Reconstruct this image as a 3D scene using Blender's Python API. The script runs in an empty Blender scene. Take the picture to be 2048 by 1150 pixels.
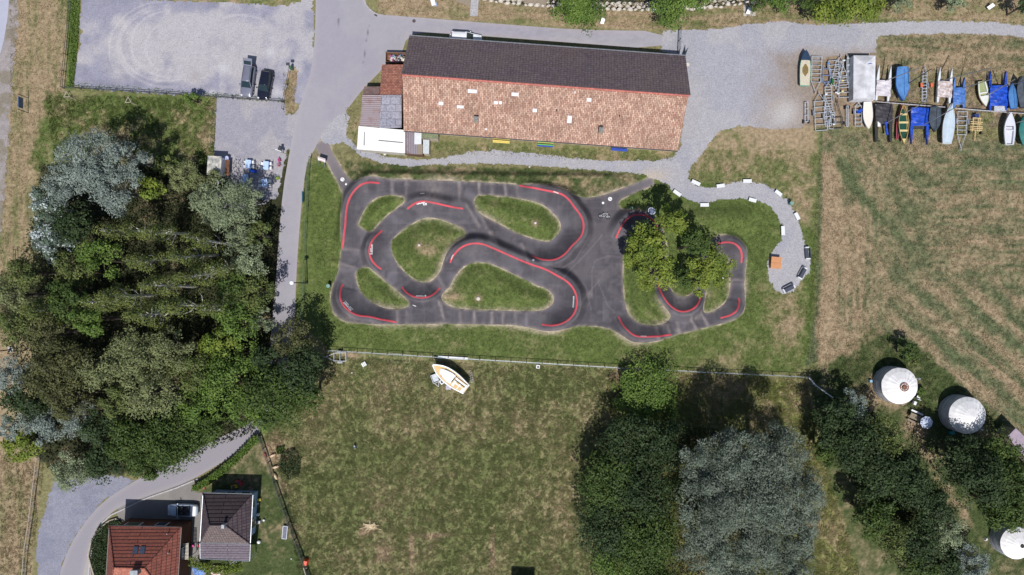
import bpy, math, random
import numpy as np
from mathutils import Vector, Matrix
C = bpy.context.scene.collection
rad = math.radians
# ---------------------------------------------------------------- camera, sky, sun
S = 14.0          # photo pixels per metre on the ground
H = 97.5          # camera height
cd = bpy.data.cameras.new('camera'); cam = bpy.data.objects.new('camera', cd); C.objects.link(cam)
cam.location = (0, 0, H); cam.rotation_euler = (0, 0, 0)
cd.sensor_width = 36; cd.lens = 36 * H / (2048 / S); cd.clip_start = 1; cd.clip_end = 5000
bpy.context.scene.camera = cam
w = bpy.data.worlds.new('World'); bpy.context.scene.world = w; w.use_nodes = True
nt = w.node_tree
sky = nt.nodes.new('ShaderNodeTexSky'); sky.sky_type = 'NISHITA'; sky.sun_disc = False
sky.sun_elevation = rad(62); sky.sun_rotation = rad(180)
bg = nt.nodes['Background']; nt.links.new(sky.outputs[0], bg.inputs[0]); bg.inputs[1].default_value = 0.085
sl = bpy.data.lights.new('sun', 'SUN'); sl.energy = 4.4; sl.angle = rad(0.5); sl.color = (1, .965, .91)
so = bpy.data.objects.new('sun', sl); C.objects.link(so); so.rotation_euler = (rad(28), 0, rad(0.8)); so.location = (0, -40, 60)
vs = bpy.context.scene.view_settings
vs.view_transform = 'Standard'; vs.look = 'None'; vs.exposure = 0.0; vs.gamma = 1; vs.use_curve_mapping = False
bpy.context.scene.cycles.max_bounces = 6; bpy.context.scene.cycles.diffuse_bounces = 2
bpy.context.scene.cycles.glossy_bounces = 2
# ---------------------------------------------------------------- coordinates
def W(px, py, h=0.0):
    k = (1 - h / H) / S
    return ((px - 1024) * k, (575 - py) * k)
def Zm(ox, oy, pts, s=3.992):
    return [(ox + x / s, oy + y / s) for x, y in pts]
def lin(r, g, b, k=1.3):
    f = lambda c: ((c / 255) / 12.92 if c / 255 <= .04045 else ((c / 255 + .055) / 1.055) ** 2.4)
    return (f(r) / k, f(g) / k, f(b) / k)
# ---------------------------------------------------------------- numpy noise
def hsh(ix, iy, seed):
    n = (ix.astype(np.int64) * 374761393 + iy.astype(np.int64) * 668265263 + seed * 974634777) & 0xffffffff
    n = ((n ^ (n >> 13)) * 1274126177) & 0xffffffff
    return ((n ^ (n >> 16)) & 0xffffff) / 16777215.0
def vn(x, y, seed=0):
    ix = np.floor(x); iy = np.floor(y); fx = x - ix; fy = y - iy
    fx = fx * fx * (3 - 2 * fx); fy = fy * fy * (3 - 2 * fy)
    a = hsh(ix, iy, seed); b = hsh(ix + 1, iy, seed); c = hsh(ix, iy + 1, seed); d = hsh(ix + 1, iy + 1, seed)
    return (a * (1 - fx) + b * fx) * (1 - fy) + (c * (1 - fx) + d * fx) * fy
def fbm(x, y, seed=0, o=4, g=.55):
    t = 0; a = 1; s = 0
    for i in range(o):
        t = t + a * vn(x * 2 ** i + 17.3 * i, y * 2 ** i - 9.1 * i, seed + i * 13); s += a; a *= g
    return t / s
def sstep(a, b, x):
    t = np.clip((x - a) / (b - a), 0, 1); return t * t * (3 - 2 * t)
def inpoly(X, Y, P):
    r = np.zeros(X.shape, bool); n = len(P)
    for i in range(n):
        x0, y0 = P[i]; x1, y1 = P[(i + 1) % n]
        if y0 == y1: continue
        c = ((y0 > Y) != (y1 > Y)) & (X < (x1 - x0) * (Y - y0) / (y1 - y0) + x0)
        r ^= c
    return r
def segdist(X, Y, P, closed=True, want=False):
    best = np.full(X.shape, 1e9); bx = np.zeros(X.shape); by = np.zeros(X.shape); side = np.zeros(X.shape); al = np.zeros(X.shape)
    n = len(P); acc = 0.0
    for i in range(n if closed else n - 1):
        x0, y0 = P[i]; x1, y1 = P[(i + 1) % n]; dx = x1 - x0; dy = y1 - y0; L = dx * dx + dy * dy
        if L == 0: continue
        t = np.clip(((X - x0) * dx + (Y - y0) * dy) / L, 0, 1)
        qx = x0 + t * dx; qy = y0 + t * dy
        d = np.hypot(X - qx, Y - qy); m = d < best
        best = np.where(m, d, best)
        if want:
            bx = np.where(m, qx, bx); by = np.where(m, qy, by)
            side = np.where(m, np.sign(dx * (Y - y0) - dy * (X - x0)), side)
            al = np.where(m, acc + t * math.sqrt(L), al)
        acc += math.sqrt(L)
    return (best, bx, by, side, al, acc) if want else best
def smooth(P, n=3, closed=True):
    for _ in range(n):
        Q = []; m = len(P)
        if closed:
            for i in range(m):
                a = P[i]; b = P[(i + 1) % m]
                Q += [(a[0] * .75 + b[0] * .25, a[1] * .75 + b[1] * .25), (a[0] * .25 + b[0] * .75, a[1] * .25 + b[1] * .75)]
        else:
            Q = [P[0]]
            for i in range(m - 1):
                a = P[i]; b = P[i + 1]
                Q += [(a[0] * .75 + b[0] * .25, a[1] * .75 + b[1] * .25), (a[0] * .25 + b[0] * .75, a[1] * .25 + b[1] * .75)]
            Q.append(P[-1])
        P = Q
    return P
# ---------------------------------------------------------------- materials
MC = {}
def nodes(name):
    m = bpy.data.materials.new(name); m.use_nodes = True; n = m.node_tree
    return m, n, n.nodes['Principled BSDF']
def mat(name, col, rough=.6, var=.15, scale=6.0, metal=0.0, bump=0.0, spec=.5, stretch=None, col2=None):
    """plain procedural paint / plastic / wood: colour varied by two noises"""
    if name in MC: return MC[name]
    m, n, b = nodes(name); L = n.links
    tc = n.nodes.new('ShaderNodeTexCoord'); mp = n.nodes.new('ShaderNodeMapping')
    if stretch: mp.inputs['Scale'].default_value = stretch
    nz = n.nodes.new('ShaderNodeTexNoise'); nz.inputs['Scale'].default_value = scale; nz.inputs['Detail'].default_value = 5
    L.new(tc.outputs['Object'], mp.inputs[0]); L.new(mp.outputs[0], nz.inputs[0])
    mx = n.nodes.new('ShaderNodeMix'); mx.data_type = 'RGBA'
    c2 = col2 if col2 else tuple(max(0, c * (1 - 2 * var)) for c in col)
    c1 = col if col2 else tuple(min(1, c * (1 + var)) for c in col)
    mx.inputs[6].default_value = (*c1, 1); mx.inputs[7].default_value = (*c2, 1)
    rp = n.nodes.new('ShaderNodeMapRange'); rp.inputs[1].default_value = .35; rp.inputs[2].default_value = .68
    L.new(nz.outputs[0], rp.inputs[0]); L.new(rp.outputs[0], mx.inputs[0]); L.new(mx.outputs[2], b.inputs['Base Color'])
    b.inputs['Roughness'].default_value = rough; b.inputs['Metallic'].default_value = metal
    b.inputs['Specular IOR Level'].default_value = spec
    if bump:
        bp = n.nodes.new('ShaderNodeBump'); bp.inputs['Strength'].default_value = bump; bp.inputs['Distance'].default_value = .05
        L.new(nz.outputs[0], bp.inputs['Height']); L.new(bp.outputs[0], b.inputs['Normal'])
    MC[name] = m; return m
def amat(name, scale=3.0, var=.3, rough=.95, bump=.4, bdist=.05, translucent=0.0, scale2=None):
    """attribute colour 'Col' times fine procedural noise"""
    if name in MC: return MC[name]
    m, n, b = nodes(name); L = n.links
    at = n.nodes.new('ShaderNodeAttribute'); at.attribute_name = 'Col'
    tc = n.nodes.new('ShaderNodeTexCoord')
    nz = n.nodes.new('ShaderNodeTexNoise'); nz.inputs['Scale'].default_value = scale; nz.inputs['Detail'].default_value = 6
    nz.inputs['Roughness'].default_value = .75
    L.new(tc.outputs['Object'], nz.inputs[0])
    rp = n.nodes.new('ShaderNodeMapRange'); rp.inputs[1].default_value = .3; rp.inputs[2].default_value = .7
    rp.inputs[3].default_value = 1 - var; rp.inputs[4].default_value = 1 + var
    L.new(nz.outputs[0], rp.inputs[0])
    vm = n.nodes.new('ShaderNodeVectorMath'); vm.operation = 'SCALE'
    L.new(at.outputs['Color'], vm.inputs[0]); L.new(rp.outputs[0], vm.inputs['Scale']); L.new(vm.outputs[0], b.inputs['Base Color'])
    b.inputs['Roughness'].default_value = rough; b.inputs['Specular IOR Level'].default_value = .25
    if bump:
        bp = n.nodes.new('ShaderNodeBump'); bp.inputs['Strength'].default_value = bump; bp.inputs['Distance'].default_value = bdist
        L.new(nz.outputs[0], bp.inputs['Height']); L.new(bp.outputs[0], b.inputs['Normal'])
    if translucent:
        tr = n.nodes.new('ShaderNodeBsdfTranslucent'); L.new(vm.outputs[0], tr.inputs[0])
        ms = n.nodes.new('ShaderNodeMixShader'); ms.inputs[0].default_value = translucent
        L.new(b.outputs[0], ms.inputs[1]); L.new(tr.outputs[0], ms.inputs[2]); L.new(ms.outputs[0], n.nodes['Material Output'].inputs[0])
    MC[name] = m; return m
# ---------------------------------------------------------------- object helpers
def tag(o, label=None, cat=None, group=None, kind=None):
    if label: o['label'] = label
    if cat: o['category'] = cat
    if group: o['group'] = group
    if kind: o['kind'] = kind
    return o
def thing(name, label, cat, x, y, z=0, rz=0, group=None, sc=None):
    o = bpy.data.objects.new(name, None); C.objects.link(o); o.location = (x, y, z); o.rotation_euler = (0, 0, rz)
    o.empty_display_size = .2
    if sc: o.scale = (sc,) * 3
    return tag(o, label, cat, group)
def copy_tree(o, parent=None):
    c = o.copy(); C.objects.link(c)
    if parent is not None: c.parent = parent
    for ch in list(o.children): copy_tree(ch, c)
    return c
class MB:
    def __init__(s): s.v = []; s.f = []; s.m = []; s.mats = []; s.cur = 0
    def use(s, m):
        if m not in s.mats: s.mats.append(m)
        s.cur = s.mats.index(m); return s
    def add(s, vs, fs):
        b = len(s.v); s.v += [tuple(p) for p in vs]; s.f += [tuple(i + b for i in f) for f in fs]; s.m += [s.cur] * len(fs); return s
    def box(s, x, y, z, sx, sy, sz, rz=0, tp=1.0):
        """box with base centre (x,y,z); tp tapers the top"""
        c, n = math.cos(rz), math.sin(rz); vs = []
        for k, q in ((0, 1), (1, tp)):
            for a, b in ((-1, -1), (1, -1), (1, 1), (-1, 1)):
                X = a * sx / 2 * q; Y = b * sy / 2 * q
                vs.append((x + X * c - Y * n, y + X * n + Y * c, z + k * sz))
        return s.add(vs, [(0, 3, 2, 1), (4, 5, 6, 7), (0, 1, 5, 4), (1, 2, 6, 5), (2, 3, 7, 6), (3, 0, 4, 7)])
    def tube(s, a, b, r, r2=None, n=6):
        a = Vector(a); b = Vector(b); d = (b - a)
        if d.length < 1e-6: return s
        d.normalize(); u = d.orthogonal().normalized(); v = d.cross(u); r2 = r if r2 is None else r2; vs = []
        for p, q in ((a, r), (b, r2)):
            for i in range(n):
                t = 2 * math.pi * i / n; vs.append(p + (u * math.cos(t) + v * math.sin(t)) * q)
        fs = [(i, (i + 1) % n, n + (i + 1) % n, n + i) for i in range(n)] + [tuple(range(n - 1, -1, -1)), tuple(range(n, 2 * n))]
        return s.add(vs, fs)
    def path(s, pts, r, n=6):
        for a, b in zip(pts, pts[1:]): s.tube(a, b, r, n=n)
        return s
    def prism(s, P, z0, z1, top=None):
        n = len(P); T = top or P
        ar = sum(P[i][0] * P[(i + 1) % n][1] - P[(i + 1) % n][0] * P[i][1] for i in range(n))
        if ar < 0: P = P[::-1]; T = T[::-1]
        vs = [(x, y, z0) for x, y in P] + [(x, y, z1) for x, y in T]
        return s.add(vs, [tuple(range(n - 1, -1, -1)), tuple(range(n, 2 * n))] + [(i, (i + 1) % n, n + (i + 1) % n, n + i) for i in range(n)])
    def loft(s, rings, close=True, cap=True):
        n = len(rings[0]); vs = [p for r in rings for p in r]; fs = []
        for k in range(len(rings) - 1):
            for i in range(n if close else n - 1):
                a = k * n + i; b = k * n + (i + 1) % n; fs.append((a, b, b + n, a + n))
        if cap: fs += [tuple(range(n - 1, -1, -1)), tuple(range((len(rings) - 1) * n, len(rings) * n))]
        return s.add(vs, fs)
    def cyl(s, x, y, z, r, h, n=16, r2=None): return s.tube((x, y, z), (x, y, z + h), r, r2, n)
    def ball(s, x, y, z, r, n=10, zs=1.0):
        rings = []
        for k in range(1, n // 2):
            t = math.pi * k / (n // 2)
            rings.append([(x + r * math.sin(t) * math.cos(2 * math.pi * i / n), y + r * math.sin(t) * math.sin(2 * math.pi * i / n), z + r * zs * math.cos(math.pi - t)) for i in range(n)])
        return s.loft(rings)
    def build(s, name, m=None, parent=None, smoothf=False):
        me = bpy.data.meshes.new(name); me.from_pydata(s.v, [], s.f)
        ms = s.mats or [m]
        for q in ms: me.materials.append(q)
        if len(ms) > 1: me.polygons.foreach_set('material_index', s.m)
        if smoothf: me.polygons.foreach_set('use_smooth', [True] * len(s.f))
        me.update(); o = bpy.data.objects.new(name, me); C.objects.link(o)
        if parent is not None: o.parent = parent
        return o
def npmesh(name, V, F, col=None, m=None, parent=None, smoothf=False):
    me = bpy.data.meshes.new(name); n = len(V); k = F.shape[1]
    me.vertices.add(n); me.vertices.foreach_set('co', np.ascontiguousarray(V, dtype=np.float32).ravel())
    me.loops.add(F.size); me.loops.foreach_set('vertex_index', np.ascontiguousarray(F, dtype=np.int32).ravel())
    me.polygons.add(len(F)); me.polygons.foreach_set('loop_start', np.arange(0, F.size, k, dtype=np.int32))
    try: me.polygons.foreach_set('loop_total', np.full(len(F), k, dtype=np.int32))
    except Exception: pass
    if smoothf: me.polygons.foreach_set('use_smooth', np.ones(len(F), dtype=bool))
    if col is not None:
        a = me.color_attributes.new('Col', 'FLOAT_COLOR', 'POINT')
        c4 = np.ones((n, 4), np.float32); c4[:, :3] = np.clip(col, 0, 1); a.data.foreach_set('color', c4.ravel())
    if m: me.materials.append(m)
    me.update(calc_edges=True); me.validate()
    o = bpy.data.objects.new(name, me); C.objects.link(o)
    if parent is not None: o.parent = parent
    return o
# ================================================================ TRACK OUTLINES (photo pixels)
R2o, R3o, R6o, R7o = (512, 288), (1024, 288), (512, 576), (1024, 576)
TR_OUT = smooth([(629, 292), (640, 312), (650, 318), (660, 335), (672, 358), (681, 374), (688, 395), (686.5, 420), (687, 461), (685, 496), (678.6, 535), (672, 554), (665, 576), (661.5, 591), (661.5, 609), (667, 626), (682, 639), (700, 646), (752, 647), (812, 649), (888, 647), (963, 649), (1024, 649), (1049, 653), (1069, 658), (1092, 662), (1112, 660.5), (1132, 656), (1164, 651), (1199, 652), (1224, 659), (1242, 670), (1259, 682), (1279, 685), (1299, 682.5), (1342, 672), (1400, 657), (1445, 647), (1470, 637), (1484, 624), (1489, 606), (1489, 583), (1487.5, 566), (1491, 528), (1492.5, 508), (1487.5, 491), (1472.5, 477), (1455, 470), (1437, 471), (1425, 478), (1410, 497), (1402, 530), (1400, 560), (1392, 580), (1378, 592), (1360, 594), (1343, 586), (1336, 565), (1334, 530), (1334, 500), (1328, 468), (1317, 445), (1300, 429), (1280, 423), (1264, 423), (1244.5, 421), (1237, 413), (1237, 402), (1249.5, 394), (1289.5, 377), (1309.6, 369), (1308, 363), (1303, 354), (1294.5, 357), (1257, 372), (1224, 384.5), (1199, 393), (1174, 396), (1154, 393), (1134, 385.7), (1111.7, 375.7), (1091.6, 372), (1061.6, 372), (1024, 369), (958, 364.4), (862, 360.6), (770, 358.6), (758, 355), (735, 355), (720, 362), (712, 363.6), (697, 357), (685, 338), (672, 318), (662, 299), (657, 280), (645, 280)], 2)
ISL = [
 Zm(*R2o, [(1040,407),(1110,407),(1180,418),(1197,450),(1180,478),(1110,525),(1040,580),(985,635),(945,695),(925,705),(870,690),(820,660),(820,635),(845,570),(880,500),(950,430)]),
 Zm(*R2o, [(1385,583),(1480,602),(1580,640),(1650,670),(1680,710),(1672,750),(1600,790),(1530,860),(1500,930),(1480,1000),(1450,1060),(1380,1110),(1310,1105),(1250,1080),(1180,1020),(1120,950),(1080,870),(1075,800),(1100,740),(1180,680),(1260,625),(1320,597)]),
 [(948,408),(949,393),(960,389.5),(983,390),(1024,394.5),(1039,397),(1074,404.5),(1096.6,416),(1111.7,431),(1120.5,443),(1123,458),(1114,472),(1099,484.6),(1079,482),(1049,473),(1024,462),(988,443),(953,424.5)],
 [(712.4,543.5),(720,536),(737.5,533.5),(745,538.5),(765,557),(787.6,576),(807.6,590),(819.6,601),(817.6,613.6),(800,620),(770,617),(750,608.6),(732.4,596),(717.4,578.5),(711,558.5)],
 [(897.8,576),(912.8,546),(932.8,528.5),(957.9,523),(988,528.5),(1024,546),(1049,558.5),(1074,571),(1091.6,576),(1106.6,588.5),(1109,603.6),(1096.6,617),(1076.6,623),(1024,622),(938,620),(902.8,615),(885,603.6),(882.7,591),(890,581)],
 [(1245,518),(1247,495),(1255,481),(1270,474),(1284,479),(1294,495),(1301,520),(1303,550),(1307,576),(1309.6,593.5),(1322,611),(1337,627),(1340,636),(1333,645),(1314.6,651),(1287,650),(1269.5,642),(1257,630),(1250.7,613.6),(1248,596),(1245.7,576)],
 [(1412,581),(1407,601),(1401,613.6),(1407,626),(1420,626),(1440,615),(1455,598.5),(1460,581),(1461,560),(1460,530),(1453,511),(1441,504),(1428,510),(1418,530),(1414,555)],
]
ISL = [smooth(p, 2) for p in ISL]
RED = [
 (Zm(*R2o, [(990,315),(920,313),(860,335),(810,380),(775,430),(752,490),(740,570),(737,650),(725,730),(705,800),(692,838)]), (740, 400), 1.1),
 (Zm(*R2o, [(1208,520),(1250,492),(1300,470),(1360,466),(1440,480),(1520,500),(1590,512),(1655,518)]), (850, 440), .8),
 (Zm(*R2o, [(1010,690),(960,750),(932,810),(922,860),(935,920),(965,970),(1005,1002)]), (780, 500), 1.1),
 (Zm(*R2o, [(1552,950),(1560,925),(1600,870),(1660,820),(1740,797),(1820,805),(1900,840),(2044,903)]) + Zm(*R3o, [(130,960),(260,1000),(340,1045),(430,1095),(480,1150)]) + Zm(*R7o, [(505,60),(510,120),(495,190),(450,245),(390,280),(310,298),(235,290)]), (1000, 580), 1.2),
 (Zm(*R3o, [(55,333),(140,360),(260,385),(380,408),(440,450),(490,520),(545,590),(563,660),(550,730),(510,780),(465,820),(420,880),(350,925),(270,933),(200,915),(150,892)]), (1090, 450), 1.3),
 (Zm(*R6o, [(700,-30),(688,-5),(690,40),(702,95),(735,150),(790,195),(850,218),(930,222),(1010,243),(1130,273)]), (740, 570), 1.3),
 (Zm(*R6o, [(1168,-8),(1190,20),(1240,55),(1300,75),(1370,75),(1430,50),(1472,-4)]), (842, 565), 1.2),
 ([(1231.5,477),(1236,462),(1245,445),(1259,433.5),(1274,431),(1289,434),(1302,443),(1311,456),(1317,470)], (1272, 480), 1.2),
 (Zm(*R3o, [(1645,795),(1700,785),(1750,797),(1795,840),(1820,890),(1828,950)]), (1440, 530), 1.0),
 (Zm(*R7o, [(1163,-50),(1165,0),(1180,60),(1230,130),(1290,175),(1350,187),(1420,165),(1475,110),(1512,45)]), (1360, 585), 1.2),
 (Zm(*R7o, [(1660,240),(1730,215),(1780,165),(1808,110),(1808,80)]), (1440, 600), 1.0),
 (Zm(*R7o, [(848,225),(870,290),(920,345),(970,378),(1040,383),(1150,378),(1270,370)]), (1300, 640), 1.1),
]
RED = [(smooth(p, 2, False), c, h) for p, c, h in RED]
ROLL = [(784,375,90,34,.3),(812,375,90,34,.2),(918,380,90,30,.3),(958,380,88,24,.42),(983,378,86,24,.2),(1010,378,84,24,.45),(1034,383,80,26,.2),
 (945,432,60,36,.35),(970,450,62,40,.3),(1048,505,70,26,.35),(990,480,66,26,.25),(795,634,90,18,.35),(813,634,90,18,.2),(883,620,75,26,.4),(920,634,90,18,.2),(948,634,88,18,.4),(983,636,90,18,.35),(1005,636,90,18,.3),(1030,636,90,18,.2),(1052,638,88,18,.3),
 (690,530,15,30,.3),(700,500,5,30,.25),(1310,662,82,20,.3),(1336,662,75,20,.35),(1356,658,72,20,.3),(1385,648,60,26,.4),(1406,637,60,24,.4),(1475,560,0,14,.35),(1322,530,5,15,.3),(880,560,60,22,.3),(985,545,70,30,.25),(1035,572,68,30,.3)]
def dtrack(X, Y):
    """signed distance to the asphalt edge in photo pixels, positive inside"""
    d = segdist(X, Y, TR_OUT); ins = inpoly(X, Y, TR_OUT)
    for p in ISL:
        d = np.minimum(d, segdist(X, Y, p)); ins &= ~inpoly(X, Y, p)
    return np.where(ins, d, -d)
def height(X, Y, full=True):
    """relief in metres of the pump track and its banks at photo-pixel positions"""
    h = np.zeros(X.shape)
    for P, cen, hb in RED:
        xs = [p[0] for p in P]; ys = [p[1] for p in P]
        m = (X > min(xs) - 60) & (X < max(xs) + 60) & (Y > min(ys) - 60) & (Y < max(ys) + 60)
        if not m.any(): continue
        d, bx, by, sd, al, tot = segdist(X[m], Y[m], P, False, True)
        # which side is the riding side
        c0 = segdist(np.array([cen[0]], float), np.array([cen[1]], float), P, False, True)[3][0]
        ins = sd == c0
        tp = sstep(-8, 34, al) * sstep(-8, 34, tot - al); tp = np.where((al <= 0) | (al >= tot), tp * 1, tp)
        a = 1.5 * np.where(ins, np.clip(1 - d / 46, 0, 1) ** 2.1, 1 - sstep(5, 26, d))
        h[m] = np.maximum(h[m], hb * tp * a)
    for (x, y, ang, hw, a) in ROLL:
        m = (np.abs(X - x) < 50) & (np.abs(Y - y) < 50)
        if not m.any(): continue
        t = rad(ang); ux, uy = math.cos(t), math.sin(t)   # direction along the ridge
        u = (X[m] - x) * ux + (Y[m] - y) * uy; v = -(X[m] - x) * uy + (Y[m] - y) * ux
        h[m] += a * np.exp(-(v / 8.0) ** 2) * (1 - sstep(hw * .7, hw * 1.15, np.abs(u)))
    for p in ISL:
        xs = [q[0] for q in p]; ys = [q[1] for q in p]
        m = (X > min(xs)) & (X < max(xs)) & (Y > min(ys)) & (Y < max(ys))
        ii = np.zeros(X.shape, bool); ii[m] = inpoly(X[m], Y[m], p)
        if ii.any(): h[ii] = h[ii] + .75 * sstep(0, 34, segdist(X[ii], Y[ii], p))
    # bank between the hall path and the track, and the low bank south of it
    b = .8 * np.exp(-((Y - (350 + .012 * (X - 700))) / 8.0) ** 2) * sstep(690, 760, X) * (1 - sstep(1190, 1280, X))
    h = h + b
    h = h + .9 * sstep(1330, 1400, X) * (1 - sstep(1480, 1530, X)) * np.exp(-((Y - 440) / 22.0) ** 2)
    return h
# ================================================================ GROUND COLOUR
G_LUSH = np.array(lin(98, 113, 60)); G_DARK = np.array(lin(80, 93, 54)); G_OLIVE = np.array(lin(114, 121, 75)); G_FIELD = np.array(lin(104, 113, 80))
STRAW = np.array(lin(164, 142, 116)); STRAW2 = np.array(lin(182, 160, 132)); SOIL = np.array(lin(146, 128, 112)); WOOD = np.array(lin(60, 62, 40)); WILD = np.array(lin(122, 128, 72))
def lerp(a, b, t): return a + (b - a) * np.clip(t, 0, 1)[..., None]
REG = [  # polygon, green, dryness, contrast, kind, softness
 ([(-9000,-9000),(140,-9000),(150,130),(135,185),(95,300),(60,420),(70,560),(60,720),(30,900),(85,900),(60,1160),(60,9000),(-9000,9000)], G_OLIVE, .68, .75, 'v', 10),
 ([(135,-40),(160,-40),(156,90),(148,180),(130,180)], G_LUSH, .1, .5, 'n', 4),
 ([(95,185),(435,192),(432,320),(300,420),(120,420),(60,330),(80,260)], G_LUSH, .2, .9, 'n', 14),
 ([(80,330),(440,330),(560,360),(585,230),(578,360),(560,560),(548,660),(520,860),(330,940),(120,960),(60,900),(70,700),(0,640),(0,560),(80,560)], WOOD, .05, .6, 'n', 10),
 ([(100,-500),(600,-500),(610,0),(560,10),(150,6)], G_OLIVE, .5, .8, 'n', 4),
 ([(560,120),(600,140),(590,225),(570,225)], G_OLIVE, .75, .7, 'n', 4),
 ([(730,-400),(2300,-400),(2300,60),(1500,60),(1300,60),(760,35)], G_OLIVE, .66, 1.0, 'h', 6),
 ([(612,316),(642,318),(690,360),(760,330),(1300,345),(1390,360),(1540,390),(1632,470),(1625,600),(1618,745),(1400,742),(1100,725),(660,700),(590,640),(606,400)], G_LUSH, .06, .55, 'n', 6),
 ([(690,322),(780,328),(1280,348),(1270,392),(1160,392),(1060,370),(700,362)], G_DARK, .32, .8, 'n', 6),
 ([(1390,255),(1650,255),(1642,470),(1560,400),(1400,360),(1385,345)], G_OLIVE, .32, .9, 'n', 8),
 ([(1540,600),(1632,470),(1618,745),(1300,735),(1480,690)], G_LUSH, .2, .6, 'n', 10),
 ([(700,240),(760,230),(860,280),(1360,300),(1345,325),(1100,322),(860,300),(780,315),(700,300)], G_OLIVE, .35, .9, 'n', 5),
 ([(1640,255),(2300,300),(2300,1100),(1990,830),(1830,700),(1740,660),(1612,735),(1632,600)], G_FIELD, .40, 1.0, 'field', 6),
 ([(1395,255),(1560,255),(1640,262),(1640,300),(1390,300)], G_OLIVE, .5, .8, 'n', 8),
 ([(1618,740),(1750,655),(1835,690),(2300,1120),(2300,9000),(1800,9000),(1640,900)], G_DARK, .16, .65, 'n', 8),
 ([(1520,95),(1600,90),(1760,100),(1760,250),(1500,252)], G_OLIVE, .95, .5, 'soil', 12),
 ([(1755,68),(2300,68),(2300,150),(1755,150)], G_FIELD, .68, 1.0, 'h', 8),
 ([(1750,150),(2300,150),(2300,255),(1750,250)], G_OLIVE, .45, .9, 'soil2', 14),
 ([(520,840),(660,705),(1230,735),(1260,9000),(600,9000),(560,960)], G_OLIVE, .22, .55, 'f', 12),
 ([(1220,740),(1610,752),(1640,900),(1720,1160),(1720,9000),(1250,9000),(1200,900)], WILD, .24, .8, 'f', 12),
 ([(395,985),(525,872),(566,960),(624,1160),(620,9000),(380,9000),(380,1090)], G_DARK, .18, .8, 'n', 4),
]
DRYSPOT = [(1560,275,50,16,.7),(905,595,18,8,.4),(1320,755,26,10,.9),(1290,760,24,14,.8),(555,905,30,26,.9),(740,1055,14,7,1.2),(727,1065,10,7,1),(870,1070,28,5,1),(985,1095,5,40,1),(823,1100,4,36,1),(765,1105,14,18,.8),(1240,748,20,12,1.0),
 (860,500,20,10,.6),(1050,435,16,8,.3),(1655,350,20,60,1),(1660,480,16,100,.9),(1650,640,20,80,.9),(1700,480,40,120,.35),(1690,660,40,50,.4),(1760,800,40,20,.6),(1825,855,30,16,.8),(1900,1000,14,40,.25),(1930,1030,12,30,.4),(1580,480,10,50,.5),(1575,650,30,60,.4),(700,710,16,6,.8),(1115,655,22,8,.9)]
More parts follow.
